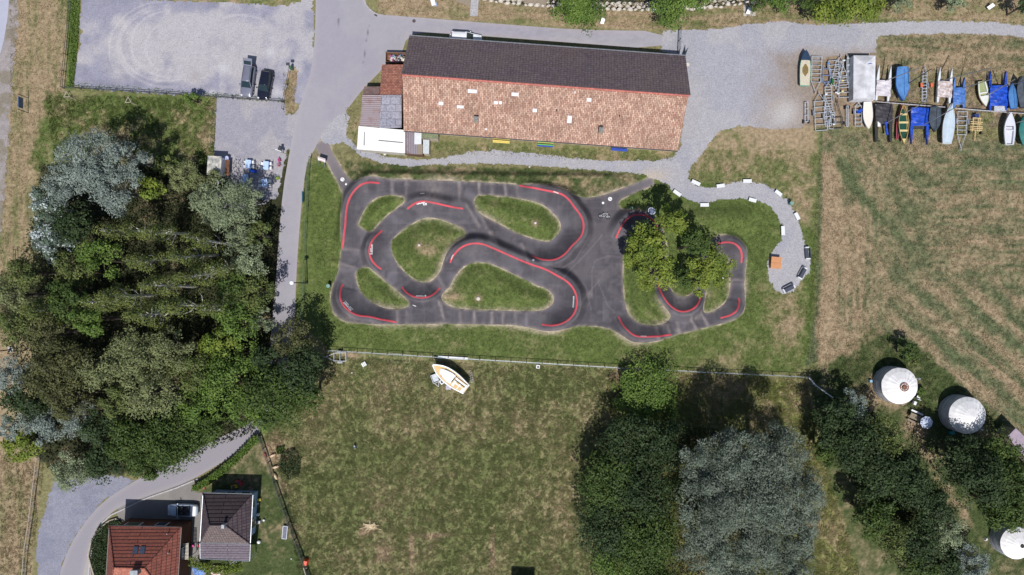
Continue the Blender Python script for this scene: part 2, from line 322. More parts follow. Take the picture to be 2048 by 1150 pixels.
def gcol(X, Y, fine=True):
    col = np.zeros(X.shape + (3,)); col[:] = G_OLIVE; dry = np.full(X.shape, .4); wx = (fbm(X / 9, Y / 9, 5, 3) - .5) * 2
    big = fbm(X / 70, Y / 70, 3, 4); mid = fbm(X / 16, Y / 16, 8, 4); sm = fbm(X / 5, Y / 5, 21, 3)
    nb = (big - .5) * 1.2 + (mid - .5) * 1.3 + (sm - .5) * .9
    hz = (fbm(X / 70, Y / 7, 31, 4) - .5) * 2.4; vt = (fbm(X / 7, Y / 80, 33, 4) - .5) * 2.4
    a = rad(40); U = X * math.cos(a) + Y * math.sin(a); V = -X * math.sin(a) + Y * math.cos(a)
    dg = (fbm(U / 90, V / 8, 35, 4) - .5) * 2.0 + .55 * np.sin(V / 7.5 + 3 * big)
    a2 = rad(58); V2 = -X * math.sin(a2) + Y * math.cos(a2); U2 = X * math.cos(a2) + Y * math.sin(a2)
    dg2 = (fbm(U2 / 90, V2 / 10, 36, 4) - .5) * 2.4
    soil = np.zeros(X.shape); wa = fbm(X / 60, Y / 60, 44, 2) * 9; fs = fbm((X * np.cos(wa) + Y * np.sin(wa)) / 11, (-X * np.sin(wa) + Y * np.cos(wa)) / 2.6, 45, 3)
    for P, g, d0, ct, kind, soft in REG:
        xs = [p[0] for p in P]; ys = [p[1] for p in P]
        m = (X > min(xs) - 30) & (X < max(xs) + 30) & (Y > min(ys) - 30) & (Y < max(ys) + 30)
        if not m.any(): continue
        x = X[m]; y = Y[m]; d = segdist(x, y, P); s = np.where(inpoly(x, y, P), d, -d) + wx[m] * soft * .8
        wgt = sstep(-soft * .5, soft * .5, s)
        if kind == 'n': nn = nb[m]
        elif kind == 'f': nn = (big[m] - .5) * 1.6 + (mid[m] - .5) * .5 + (sm[m] - .5) * 1.5 + (fs[m] - .5) * 1.6
        elif kind == 'h': nn = nb[m] * .5 + hz[m] * .5
        elif kind == 'v': nn = nb[m] * .5 + vt[m] * .6
        elif kind == 'field':
            wv = (1 - sstep(1740, 1800, x)) * sstep(340, 420, y); wd = sstep(520, 620, y - (x - 1900) * -.1) * (1 - wv); w2 = sstep(1640,1700,x)*(1 - sstep(1790, 1900, x)) * (1 - wv) * (1 - wd)
            wh = np.clip(1 - wv - wd - w2, 0, 1)
            nn = nb[m] * .45 + (hz[m] * wh + vt[m] * wv + dg[m] * wd + dg2[m] * w2) * .42
        else:
            nn = nb[m]; sl_ = (fbm(x / 18, y / 18, 55, 3) - .35) * 3 if kind == 'soil2' else np.full(x.shape, .85)
            soil[m] = soil[m] * (1 - wgt) + wgt * np.clip(sl_, 0, 1)
        if kind not in ('soil', 'soil2'): soil[m] *= (1 - wgt)
        col[m] = col[m] * (1 - wgt[..., None]) + g * wgt[..., None]
        dry[m] = dry[m] * (1 - wgt) + (d0 + ct * nn) * wgt
    for x, y, rx, ry, a in DRYSPOT:
        m = (np.abs(X - x) < rx * 2.2) & (np.abs(Y - y) < ry * 2.2)
        if m.any(): dry[m] += a * np.exp(-((X[m] - x) / rx) ** 2 - ((Y[m] - y) / ry) ** 2) * (.5 + mid[m])
    # field mowing band and a worn foot path round the yurts
    dp = segdist(X, Y, [(1790,800),(1830,850),(1850,900),(1885,970),(1915,1010),(1950,1060),(1985,1100)], False); dry += .28 * np.exp(-(dp / 8) ** 2)
    dp = segdist(X, Y, [(1655,300),(1690,345),(1730,400),(1765,440)], False); dry -= .6 * np.exp(-(dp / 10) ** 2)
    dp = segdist(X, Y, [(1645,262),(1632,480),(1622,720)], False); dry -= np.where((X < 1645), .7, 0) * np.exp(-(dp / 12) ** 2)
    dp = segdist(X, Y, [(1642,720),(1700,698),(1760,660)], False); dry += .35 * np.exp(-(dp / 9) ** 2)
    st = STRAW + (STRAW2 - STRAW) * np.clip(sm * 1.5 - .3, 0, 1)[..., None]
    col = col * (.82 + .36 * mid)[..., None] * (.8 + .4 * sm)[..., None] * (.84 + .32 * fs)[..., None]
    t = sstep(.05, .95, dry)
    col = lerp(col, st, t * .92)
    col = lerp(col, SOIL * (.75 + .5 * sm)[..., None], soil * .8)
    # pale worn edge beside the asphalt
    m = (X > 600) & (X < 1520) & (Y > 270) & (Y < 700)
    if m.any():
        dt = dtrack(X[m], Y[m]); e = np.exp(-(np.clip(-dt, 0, 99) / 2.6) ** 2) * np.clip(mid[m] * 2.6 - .75, 0, 1)
        e2 = np.exp(-(np.clip(-dt, 0, 99) / 7) ** 2) * np.clip(big[m] * 4 - 2.0, 0, .8)
        col[m] = lerp(col[m], np.array(lin(200, 184, 164)), np.maximum(e, e2))
    for (px, py) in [(840, 492), (1070, 447), (957, 596)]:
        m = (np.abs(X - px) < 20) & (np.abs(Y - py) < 20)
        col[m] = lerp(col[m], np.array(lin(165, 140, 118)), .8 * np.exp(-((X[m] - px) ** 2 + (Y[m] - py) ** 2) / 50.))
    return col
# ---------------------------------------------------------------- ground sheet
def axis(a, b, fa, fb, step, fstep, far):
    v = list(np.arange(a, fa, step)) + list(np.arange(fa, fb, fstep)) + list(np.arange(fb, b + .01, step))
    o = []; d = 2.0; x = b
    while x < far: x += d; d *= 1.6; o.append(x)
    n = []; d = 2.0; x = a
    while x > -far: x -= d; d *= 1.6; n.append(x)
    return np.array(n[::-1] + v + o)
WATER_SHORE = [(-4000, -120), (560, -120), (900, -14), (985, 2), (1050, 11), (1120, 12), (1190, 19), (1300, 20), (1380, 18), (1440, 14), (1500, 4), (1620, -2), (1800, -10), (2300, -22), (6000, -60)]
def shore(X): return np.interp(X, [p[0] for p in WATER_SHORE], [p[1] for p in WATER_SHORE])
gx = axis(-77, 77, -27, 35, .25, .18, 900); gy = axis(-45, 45, -9, 17, .25, .18, 900)
GX, GY = np.meshgrid(gx, gy)
PX = GX * S + 1024; PY = 575 - GY * S
trm = (PX > 590) & (PX < 1540) & (PY > 260) & (PY < 710)
Z = np.zeros(GX.shape); hh = height(PX[trm], PY[trm]); dt = dtrack(PX[trm], PY[trm])
inner = (np.abs(PX[trm] - 1065) < 440)
Z[trm] = hh * 1.0 - .25 * sstep(1.0, 6, dt)
Z += np.where(PY < 240, -1.6 * sstep(0, 14, shore(PX) - PY), 0)
Z += np.where((PY > -20) & (PY < 1170) & ~trm, 0, 0)
col = gcol(PX, PY)
nyy, nxx = GX.shape; idx = np.arange(nyy * nxx).reshape(nyy, nxx)
F = np.stack([idx[:-1, :-1].ravel(), idx[:-1, 1:].ravel(), idx[1:, 1:].ravel(), idx[1:, :-1].ravel()], 1)
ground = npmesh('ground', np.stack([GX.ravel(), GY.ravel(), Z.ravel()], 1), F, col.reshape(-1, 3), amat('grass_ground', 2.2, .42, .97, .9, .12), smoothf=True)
tag(ground, kind='structure')
# ---------------------------------------------------------------- sheets on the ground
def sheet(name, outer, holes=(), step=.2, z=.012, colf=None, m=None, jag=0.0, hf=None, kind='structure', seed=0):
    xs = [p[0] for p in outer]; ys = [p[1] for p in outer]; st = step * S
    ax = np.arange(min(xs) - st, max(xs) + 2 * st, st); ay = np.arange(min(ys) - st, max(ys) + 2 * st, st)
    X, Y = np.meshgrid(ax, ay)
    Xc = (X[:-1, :-1] + X[1:, 1:]) / 2; Yc = (Y[:-1, :-1] + Y[1:, 1:]) / 2
    Xj = Xc; Yj = Yc
    if jag:
        Xj = Xc + (fbm(Xc / 9, Yc / 9, 71 + seed, 4, .7) - .5) * jag * 3; Yj = Yc + (fbm(Xc / 9, Yc / 9, 91 + seed, 4, .7) - .5) * jag * 3
    ins = inpoly(Xj, Yj, outer)
    for h_ in holes: ins &= ~inpoly(Xj, Yj, h_)
    n = X.size; id_ = np.arange(n).reshape(X.shape)
    q = np.stack([id_[:-1, :-1][ins], id_[1:, :-1][ins], id_[1:, 1:][ins], id_[:-1, 1:][ins]], 1)
    used, inv = np.unique(q, return_inverse=True); q = inv.reshape(q.shape)
    x = X.ravel()[used].copy(); y = Y.ravel()[used].copy()
    if not jag:   # snap the rim onto the outline
        cnt = np.bincount(q.ravel(), minlength=len(used)); rim = np.where(cnt < 4)[0]
        bd = np.full(len(rim), 1e9); bx = x[rim].copy(); by = y[rim].copy()
        for P in [outer] + list(holes):
            d, qx, qy, *_ = segdist(x[rim], y[rim], P, True, True); k = d < bd
            bd = np.where(k, d, bd); bx = np.where(k, qx, bx); by = np.where(k, qy, by)
        x[rim] = bx; y[rim] = by
    zz = np.full(x.shape, z) + (hf(x, y) if hf else 0)
    V = np.stack([(x - 1024) / S, (575 - y) / S, zz], 1)
    return tag(npmesh(name, V, q[:, ::-1] if True else q, colf(x, y), m, smoothf=True), kind=kind)
def cf(base, v1=.12, v2=.1, tint=None, seed=0, sc=60):
    base = np.array(lin(*base)); tint = np.array(lin(*tint)) if tint else base
    def f(x, y):
        b = fbm(x / sc, y / sc, 200 + seed, 4); s = fbm(x / 6, y / 6, 210 + seed, 3)
        c = base + (tint - base) * sstep(.42, .62, b)[..., None]
        return c * (1 + (b - .5) * 2 * v1 + (s - .5) * 2 * v2)[..., None]
    return f
A_GRAV = amat('gravel', 5.0, .3, .95, .5, .04); A_ROAD = amat('road_asphalt', 9.0, .1, .9, .15, .01); A_TRK = amat('track_asphalt', 7.0, .16, .85, .15, .01)
# car park
def f_park(x, y):
    c = cf((156, 155, 172), .08, .13)(x, y)
    cx = ((x - 370) / 215) ** 2 + ((y - 90) / 78) ** 2
    k = sstep(1.15, .55, cx + (fbm(x / 40, y / 40, 301, 4) - .5) * 1.8) if True else 0
    k = 1 - sstep(.55, 1.15, cx + (fbm(x / 40, y / 40, 301, 4) - .5) * 1.6)
    k = np.maximum(k, (x > 440) * sstep(.35, .6, fbm(x / 45, y / 45, 305, 4)) * .9)
    c = lerp(c, np.array(lin(190, 186, 190)) * (1 + (fbm(x / 5, y / 5, 307, 3) - .5) * .25)[..., None], k * .85)
    c = lerp(c, np.array(lin(136, 136, 154)), sstep(.55, .75, fbm(x / 28, y / 28, 309, 4)) * .55 * (1 - k * .6))
    for (ox, oy, rx, ry, w_, a0, a1) in [(330,90,90,72,2.2,100,300),(335,92,100,82,2,110,280),(340,88,78,66,2,95,290),(352,95,60,55,1.6,120,230),(480,60,60,30,2,20,140),(500,40,60,60,2,60,130),(330,98,112,95,1.6,95,200)]:
        r = np.hypot((x - ox) / rx, (y - oy) / ry); an = np.degrees(np.arctan2(-(y - oy), x - ox)) % 360
        k2 = .6 * np.exp(-(((r - 1) * min(rx, ry)) / w_) ** 2) * sstep(a0 - 15, a0 + 15, an) * (1 - sstep(a1 - 15, a1 + 15, an)) * (.35 + .5 * fbm(x / 10, y / 10, 311, 2))
        c = lerp(c, np.array(lin(216, 210, 212)), k2)
    for (px, py, r_, a) in [(392,152,11,.35),(446,136,10,.6),(555,185,14,.6),(540,105,9,.6),(425,186,8,.7)]:
        k2 = np.exp(-((x - px) ** 2 + (y - py) ** 2) / r_ ** 2); c = lerp(c, np.array(lin(210, 208, 214) if a > .4 else lin(150, 142, 140)), k2 * a)
    return c
sheet('car_park', [(160,-60),(163,20),(160,90),(150,140),(146,172),(200,180),(300,186),(400,192),(566,203),(575,150),(590,130),(596,150),(585,205),(630,205),(626,0),(628,-60),(605,-60),(600,4),(560,12),(480,6),(200,-4)], (), .2, .010, f_park, A_GRAV, 4.0)
sheet('gravel_court', [(434,192),(570,203),(572,228),(590,228),(612,180),(600,240),(580,300),(574,300),(556,395),(500,420),(430,420),(428,300)], (), .12, .011, cf((176,172,178), .06, .12, (160,158,170), 3, 50), A_GRAV, 4.0, seed=2)
# main road, junction and yard
road_pts = [(630,-60),(632,30),(626,130),(607,190),(590,250),(578,310),(566,380),(558,470),(552,560),(544,640),(540,700),(535,790),(505,846),(440,874),(372,910),(310,941),(262,966),(205,1003),(165,1050),(138,1095),(118,1150),(112,1210),(158,1210),(166,1150),(178,1100),(196,1050),(238,1013),(300,990),(380,962),(436,930),(490,896),(516,870),(530,850),(560,800),(578,720),(590,640),(592,560),(600,440),(612,330),(626,304),(650,262),(690,225),(728,175),(762,142),(770,128),(800,118),(815,70),(860,64),(1100,82),(1330,100),(1330,62),(1160,60),(1000,48),(900,40),(800,32),(757,29),(742,20),(730,5),(726,-60)]
def f_road(x, y):
    c = cf((170,167,176), .05, .05, (164,160,172), 7, 90)(x, y)
    k = sstep(600, 660, y) * (1 - sstep(650, 700, x)); c = lerp(c, np.array(lin(150, 146, 150)), k * .8)
    k = sstep(820, 900, y); c = lerp(c, np.array(lin(160, 156, 166)), k * .8)
    d = segdist(x, y, [(640,300),(660,270),(688,232)], False); c = lerp(c, np.array(lin(118, 112, 118)), np.exp(-(d / 7) ** 2) * sstep(215, 245, y) * .9 * sstep(.2,.5,fbm(x/8,y/8,4,2)))
    for P in ([(677,38),(679,62)], [(738,50),(733,82)], [(731,98),(727,125)]):
        d = segdist(x, y, P, False); c = lerp(c, np.array(lin(110, 108, 116)), np.exp(-(d / .9) ** 2) * .9)
    g = sstep(750, 1000, x) * (1 - sstep(140, 200, y)); n = fbm(x / 12, y / 4, 415, 4)
    c = c * (1 + g * (n - .5) * .3)[..., None]
    dd = segdist(x, y, road_pts); c = lerp(c, np.array(lin(186, 178, 180)), np.exp(-(dd / 6) ** 2) * .35)
    return c
sheet('road', smooth(road_pts, 1), (), .22, .020, f_road, A_ROAD, 0.0)
# lavender lay-by bottom left, old railway gravel far left, driveway
sheet('lay_by', [(200,950),(270,958),(250,975),(205,1003),(165,1050),(138,1095),(118,1150),(112,1210),(68,1210),(76,1150),(72,1080),(92,1010),(105,965)], (), .12, .013, cf((150,151,166), .06, .14, (140,141,158), 11, 30), A_GRAV, 5.0, seed=3)
sheet('gravel_track', [(-60,-60),(38,-60),(34,60),(28,140),(20,230),(14,330),(8,420),(0,470),(-60,600)], (), .14, .010, cf((164,156,156), .1, .18, (140,132,120), 12, 22), A_GRAV, 6.0, seed=4)
sheet('side_road', [(-60,-60),(22,-60),(16,30),(8,80),(0,110),(-60,300)], (), .3, .016, cf((186,188,206), .03, .05), A_ROAD)
sheet('driveway', smooth([(238,1013),(300,990),(388,958),(392,985),(408,985),(412,1160),(240,1160),(230,1050)], 0), (), .25, .008, cf((150,146,142), .06, .06, (138,134,132), 13, 30), A_ROAD)
sheet('forecourt_strip', [(178,1100),(200,1048),(212,1048),(200,1075),(180,1130),(190,1210),(158,1210),(166,1150)], (), .2, .015, cf((176,172,170), .05, .05), A_ROAD)
# gravel yard east of the hall and its paths
def f_yard(x, y):
    c = cf((178,176,182), .05, .1, (168,168,178), 21, 60)(x, y)
    c = lerp(c, np.array(lin(154, 140, 130)) * (.8 + .4 * fbm(x / 5, y / 5, 433, 3))[..., None], sstep(1480, 1600, x + 90 * (fbm(x / 30, y / 30, 431, 4) - .5)) * sstep(85, 125, y + 20 * (fbm(x / 14, y / 14, 432, 3) - .5)) * (1 - sstep(262, 275, y)) * .95)
    c = lerp(c, np.array(lin(198, 194, 194)), np.exp(-((x - 1570) ** 2 + (y - 225) ** 2) / 900.) * .8)
    c = lerp(c, np.array(lin(196, 182, 168)), np.exp(-((x - 1305) ** 2 / 900. + (y - 352) ** 2 / 150.)) * .8)
    return c
yard = [(1325,61),(1400,60),(1450,56),(1500,48),(1560,43),(1620,50),(1700,48),(1800,42),(1900,42),(1980,44),(2060,54),(2300,70),(2300,95),(2060,76),(1980,69),(1900,67),(1830,68),(1755,73),(1752,105),(1700,112),(1660,112),(1634,120),(1622,160),(1628,190),(1618,215),(1624,240),(1600,256),(1560,258),(1480,252),(1440,262),(1415,290),(1398,315),(1384,330),(1377,342),(1376,356),(1392,372),(1420,376),(1455,368),(1485,363),(1520,366),(1550,380),(1575,400),(1593,432),(1602,462),(1612,492),(1620,520),(1617,545),(1600,565),(1588,582),(1572,589),(1552,580),(1538,560),(1534,530),(1545,502),(1562,480),(1567,462),(1555,430),(1538,412),(1515,400),(1480,397),(1440,400),(1410,408),(1380,402),(1350,384),(1334,368),(1306,358),(1282,348),(1240,344),(1150,338),(1060,330),(980,327),(900,328),(820,332),(760,326),(722,312),(700,292),(684,282),(664,292),(650,284),(640,282),(648,262),(662,244),(690,222),(700,236),(692,268),(712,296),(750,308),(800,318),(880,318),(940,304),(990,300),(1100,310),(1200,322),(1310,322),(1350,312),(1360,290),(1372,200),(1370,118),(1325,102)]
sheet('gravel_yard', yard, (), .13, .03, f_yard, A_GRAV, 3.5, hf=lambda x, y: height(x, y) * ((x > 650) & (x < 1545) & (y > 262)), seed=5)
# ---------------------------------------------------------------- pump track
def f_trk(x, y):
    c = cf((100,96,102), .16, .15, (84,80,87), 31, 34)(x, y); dn_ = sstep(.56, .78, fbm(x / 16, y / 16, 640, 5)); c = lerp(c, np.array(lin(136, 130, 133)), dn_ * .25); st_ = sstep(.6, .8, fbm(x / 3, y / 60, 641, 3)) + sstep(.6, .8, fbm(x / 60, y / 3, 642, 3)); c = lerp(c, np.array(lin(118, 113, 118)), np.clip(st_, 0, 1) * .25)
    en = np.maximum(1 - sstep(300, 385, y + (x - 640) * -.2), 0) * (x < 740); c = lerp(c, np.array(lin(140, 132, 136)), en * .85)
    c = lerp(c, np.array(lin(128, 122, 128)), sstep(1225, 1310, x) * (1 - sstep(375, 420, y)) * .7)
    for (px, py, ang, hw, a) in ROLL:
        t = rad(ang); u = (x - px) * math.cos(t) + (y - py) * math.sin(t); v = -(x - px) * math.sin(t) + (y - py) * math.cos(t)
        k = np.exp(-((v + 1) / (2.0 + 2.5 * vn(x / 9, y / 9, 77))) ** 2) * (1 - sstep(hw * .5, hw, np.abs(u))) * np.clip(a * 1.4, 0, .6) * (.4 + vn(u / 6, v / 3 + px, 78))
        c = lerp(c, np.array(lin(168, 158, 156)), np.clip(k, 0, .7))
    d = dtrack(x, y); c = lerp(c, np.array(lin(162, 150, 142)), np.exp(-(d / 3.0) ** 2) * .8 * vn(x / 7, y / 7, 79))
    # pale lines beside the berms and tyre lines on the open plaza
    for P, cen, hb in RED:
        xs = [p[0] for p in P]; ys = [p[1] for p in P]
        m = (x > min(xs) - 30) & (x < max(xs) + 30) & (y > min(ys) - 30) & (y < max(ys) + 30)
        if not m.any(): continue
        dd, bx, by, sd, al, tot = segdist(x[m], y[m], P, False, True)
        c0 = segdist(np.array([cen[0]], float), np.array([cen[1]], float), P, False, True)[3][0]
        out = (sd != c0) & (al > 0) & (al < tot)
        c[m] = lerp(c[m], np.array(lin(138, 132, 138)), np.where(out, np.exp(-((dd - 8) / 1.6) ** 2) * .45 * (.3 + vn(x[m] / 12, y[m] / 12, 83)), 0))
        c[m] = lerp(c[m], np.array(lin(126, 121, 130)), np.where(~out, np.exp(-((dd - 34) / 9) ** 2) * .5 * (.3 + vn(x[m] / 14, y[m] / 14, 85)), 0))  # lane middle painted paler to copy light and shade on the berms
    for P in ([(1215,512),(1190,522),(1183,545),(1184,590)], [(1180,470),(1150,520),(1110,545)], [(1216,512),(1240,514)], [(1195,560),(1215,610),(1228,625)], [(1165,600),(1200,560)], [(1150,545),(1172,575),(1182,620)], [(1205,470),(1170,510),(1120,560)]):
        dd = segdist(x, y, P, False); c = lerp(c, np.array(lin(134, 128, 134)), np.exp(-(dd / 1.2) ** 2) * .5)
    for (px, py, r_) in [(1180, 588, 5), (1360, 600, 12), (1392, 634, 7), (1355, 662, 6), (1095, 470, 10), (865, 385, 22), (700, 640, 14)]:
        c = lerp(c, np.array(lin(165, 156, 154)), .5 * np.exp(-((x - px) ** 2 + (y - py) ** 2) / r_ ** 2) * (.3 + vn(x / 5, y / 5, 88)))
    return c
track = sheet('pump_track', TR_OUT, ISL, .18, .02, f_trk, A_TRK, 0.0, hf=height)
RED_M = mat('red_paint', lin(226, 82, 96), .75, .12, 1.2, col2=lin(196, 84, 94))
def ribbon(P, wd, z, name, m, parent):
    pts = np.array(P); d = np.gradient(pts, axis=0); n = np.stack([-d[:, 1], d[:, 0]], 1); n /= np.linalg.norm(n, axis=1)[:, None] + 1e-9
    rows = []
    tp = np.ones(len(pts)); tp[0] = .3; tp[-1] = .3
    for s_ in (-1, -.33, .33, 1): rows.append(pts + n * (s_ * wd / 2 * tp)[:, None])
    Q = np.stack(rows, 1); x = Q[..., 0].ravel(); y = Q[..., 1].ravel()
    V = np.stack([(x - 1024) / S, (575 - y) / S, height(x, y) + z], 1); L = len(pts)
    i = np.arange(L * 4).reshape(L, 4)
    F = np.stack([i[:-1, :-1].ravel(), i[1:, :-1].ravel(), i[1:, 1:].ravel(), i[:-1, 1:].ravel()], 1)
    return npmesh(name, V, F, None, m, parent, smoothf=True)
def dens(P, st=2.0):
    out = [P[0]]
    for a, b in zip(P, P[1:]):
        L = math.hypot(b[0] - a[0], b[1] - a[1]); k = max(1, int(L / st))
        for j in range(1, k + 1): out.append((a[0] + (b[0] - a[0]) * j / k, a[1] + (b[1] - a[1]) * j / k))
    return out
for P, cen, hb in RED: ribbon(dens(P), 3.5, .055, 'red_line', RED_M, track)
WHT = mat('white_paint', (.78, .78, .8), .6, .05, 3.0)
def glyphs(x0, y0, x1, y1, n, hgt, seed, name='lettering', z=.06, big=None, m=WHT):
    """an unreadable row of small painted characters from (x0,y0) to (x1,y1)"""
    r = random.Random(seed); dx, dy = (x1 - x0) / n, (y1 - y0) / n; L = math.hypot(dx, dy); ux, uy = dx / L, dy / L; nx, ny = uy, -ux
    v = []; f = []
    def bar(a, b, c, d):
        base = len(v)
        for p, q in ((a, c), (b, c), (b, d), (a, d)):
            X = x0 + ux * p + nx * q; Y = y0 + uy * p + ny * q; v.append((X, Y))
        f.append((base, base + 1, base + 2, base + 3))
    for i in range(n):
        o = i * L; wd = L * .82; hh_ = hgt * (big if (big and i == 0) else 1)
        k = r.randint(0, 4); t = L * .3; th = hh_ * .26
        bar(o, o + t, 0, hh_)
        if k in (0, 1, 3): bar(o + t, o + wd, 0, th)
        if k in (0, 2, 3, 4): bar(o + t, o + wd, hh_ - th, hh_)
        if k in (1, 4): bar(o + t, o + wd, hh_ * .4, hh_ * .4 + th)
        if k in (2, 3, 4): bar(o + wd - t, o + wd, th if k == 3 else 0, hh_ - th)
    x = np.array([p[0] for p in v]); y = np.array([p[1] for p in v])
    V = np.stack([(x - 1024) / S, (575 - y) / S, height(x, y) + z], 1)
    F = np.array(f)
    return npmesh(name, V, F, None, m, track)
glyphs(835.5, 411, 852, 408.2, 7, 2.4, 3); glyphs(848, 412, 856, 412, 2, 4.0, 4); glyphs(842, 389.2, 850, 388.4, 4, 2.0, 5)
glyphs(749, 510, 749.6, 490, 9, 2.6, 6, big=1.9); glyphs(746.4, 505, 746.6, 497, 4, 1.3, 7)
glyphs(692.6, 605, 707.5, 621.5, 9, 3.2, 8); glyphs(695.8, 602.2, 702.5, 610.6, 5, 1.0, 9); glyphs(704.6, 612.6, 710.8, 619, 5, 1.0, 10)
glyphs(835, 593, 851, 593, 8, 2.6, 11); glyphs(826.5, 611, 833, 613.5, 4, 2.2, 12)
glyphs(1146.8, 592, 1145.6, 614.5, 10, -2.4, 13); glyphs(1105, 387.8, 1115, 391.5, 6, 1.8, 14, z=.075); glyphs(903.5, 519.5, 909, 510, 6, 1.8, 15, z=.075); glyphs(1277, 671.4, 1289, 671.6, 6, 1.8, 16, z=.075)
glyphs(1261, 455, 1267, 456, 2, 4, 17); glyphs(1273, 454, 1278, 455, 2, 4, 18)
for px, py, r_, dk in [(685,359,4,1),(692.2,368.5,2,0),(1220,398,4.1,1),(1206,406,2.4,0),(1066,521,2.3,0),(853.6,591.3,1.9,0)]:
    a = np.linspace(0, 2 * math.pi, 21)[:-1]; x = np.concatenate([[px], px + r_ * np.cos(a)]); y = np.concatenate([[py], py + r_ * np.sin(a)])
    V = np.stack([(x - 1024) / S, (575 - y) / S, height(x, y) + .06], 1); Fd = np.array([(0, 1 + (i + 1) % 20, 1 + i) for i in range(20)])
    e = npmesh('painted_emblem', V, Fd, None, WHT, track)
    if dk:
        x = np.array([px - 2.4, px - .6, px + 1.0, px - .8, px + .6, px + 2.6, px + 2.4, px + .9]); y = np.array([py - 1.6, py - 2.3, py - 1.6, py - .6, py + .4, py + .2, py + 1.8, py + 1.9])
        V = np.stack([(x - 1024) / S, (575 - y) / S, height(x, y) + .072], 1)
        npmesh('figure', V, np.array([(3, 2, 1, 0), (7, 6, 5, 4)]), None, mat('dark_paint', (.08, .08, .09), .7), e)
# water
def plane(name, x0, y0, x1, y1, z, m, kind='structure'):
    return tag(MB().add([(x0, y0, z), (x1, y0, z), (x1, y1, z), (x0, y1, z)], [(0, 1, 2, 3)]).build(name, m), kind=kind)
wm, wn, wb = nodes('canal_water'); wb.inputs['Base Color'].default_value = (.035, .038, .022, 1); wb.inputs['Roughness'].default_value = .12
t_ = wn.nodes.new('ShaderNodeTexNoise'); t_.inputs['Scale'].default_value = 3; b_ = wn.nodes.new('ShaderNodeBump'); b_.inputs['Strength'].default_value = .1
wn.links.new(t_.outputs[0], b_.inputs['Height']); wn.links.new(b_.outputs[0], wb.inputs['Normal'])
plane('canal_water', -20, 38.5, 120, 60, -.75, wm)
# ================================================================ BUILDINGS
def tilemat(name, c1, c2, mort, bw, bh, rot=0.0, dirt=.3, dcol=(.12, .09, .07), msize=.02, rough=.85, metal=0, big=.25, off=.5):
    m, n, b = nodes(name); L = n.links
    tc = n.nodes.new('ShaderNodeTexCoord'); mp = n.nodes.new('ShaderNodeMapping'); mp.inputs['Rotation'].default_value = (0, 0, rot)
    L.new(tc.outputs['Object'], mp.inputs[0])
    br = n.nodes.new('ShaderNodeTexBrick'); br.inputs['Scale'].default_value = 1; br.inputs['Brick Width'].default_value = bw; br.inputs['Row Height'].default_value = bh
    br.inputs['Mortar Size'].default_value = msize; br.inputs['Mortar Smooth'].default_value = .3; br.offset = off; br.inputs['Bias'].default_value = -.1
    br.inputs['Color1'].default_value = (*c1, 1); br.inputs['Color2'].default_value = (*c2, 1); br.inputs['Mortar'].default_value = (*mort, 1)
    L.new(mp.outputs[0], br.inputs[0])
    nz = n.nodes.new('ShaderNodeTexNoise'); nz.inputs['Scale'].default_value = big; nz.inputs['Detail'].default_value = 8; nz.inputs['Roughness'].default_value = .7
    L.new(tc.outputs['Object'], nz.inputs[0])
    rp = n.nodes.new('ShaderNodeMapRange'); rp.inputs[1].default_value = .42; rp.inputs[2].default_value = .72; rp.inputs[4].default_value = dirt
    L.new(nz.outputs[0], rp.inputs[0])
    mx = n.nodes.new('ShaderNodeMix'); mx.data_type = 'RGBA'; mx.inputs[7].default_value = (*dcol, 1)
    L.new(rp.outputs[0], mx.inputs[0]); L.new(br.outputs[0], mx.inputs[6])
    n2 = n.nodes.new('ShaderNodeTexNoise'); n2.inputs['Scale'].default_value = 4; n2.inputs['Detail'].default_value = 4; L.new(tc.outputs['Object'], n2.inputs[0])
    r2 = n.nodes.new('ShaderNodeMapRange'); r2.inputs[1].default_value = .3; r2.inputs[2].default_value = .7; r2.inputs[3].default_value = .72; r2.inputs[4].default_value = 1.28
    L.new(n2.outputs[0], r2.inputs[0]); vm = n.nodes.new('ShaderNodeVectorMath'); vm.operation = 'SCALE'
    L.new(mx.outputs[2], vm.inputs[0]); L.new(r2.outputs[0], vm.inputs['Scale']); L.new(vm.outputs[0], b.inputs['Base Color'])
    b.inputs['Roughness'].default_value = rough; b.inputs['Metallic'].default_value = metal; b.inputs['Specular IOR Level'].default_value = .3
    bp = n.nodes.new('ShaderNodeBump'); bp.inputs['Strength'].default_value = .5; bp.inputs['Distance'].default_value = .03
    L.new(br.outputs['Fac'], bp.inputs['Height']); bp.invert = True; L.new(bp.outputs[0], b.inputs['Normal'])
    return m
T_RED = tilemat('old_clay_tiles', lin(222,186,166), lin(174,130,114), lin(122,94,84), .46, .24, rad(90), .6, lin(124,100,86), .022, big=.45)
T_DARK = tilemat('dark_roof_tiles', lin(88,78,82,.68), lin(78,68,72,.68), lin(60,52,56,.68), .40, .34, 0, .4, lin(100,88,82,.8), .03, off=0)
T_RED2 = tilemat('weathered_red_tiles', lin(176,118,100), lin(140,90,80), lin(90,62,58), .40, .22, 0, .5, lin(120,100,90), .02)
WALL = mat('rendered_wall', lin(205,190,170), .9, .12, 1.0); WALLD = mat('brown_wall', lin(120,86,66), .9, .12, 1.5)
METAL = mat('galvanised_metal', lin(176,182,190), .4, .12, 3.0, .6); DMETAL = mat('dark_metal', (.05, .055, .06), .5, .2, 3.0)
SKYL = mat('skylight_glass', lin(232,234,240,1.2), .25, .04, 2.0); WIN = mat('window_glass', (.03, .045, .06), .12, .1, 1.0, spec=.8)
WOODM = mat('weathered_wood', lin(160,146,128), .85, .2, 5.0, stretch=(1, 8, 1)); WOODO = mat('new_wood', lin(226,160,112), .7, .1, 4.0, stretch=(1, 9, 1))
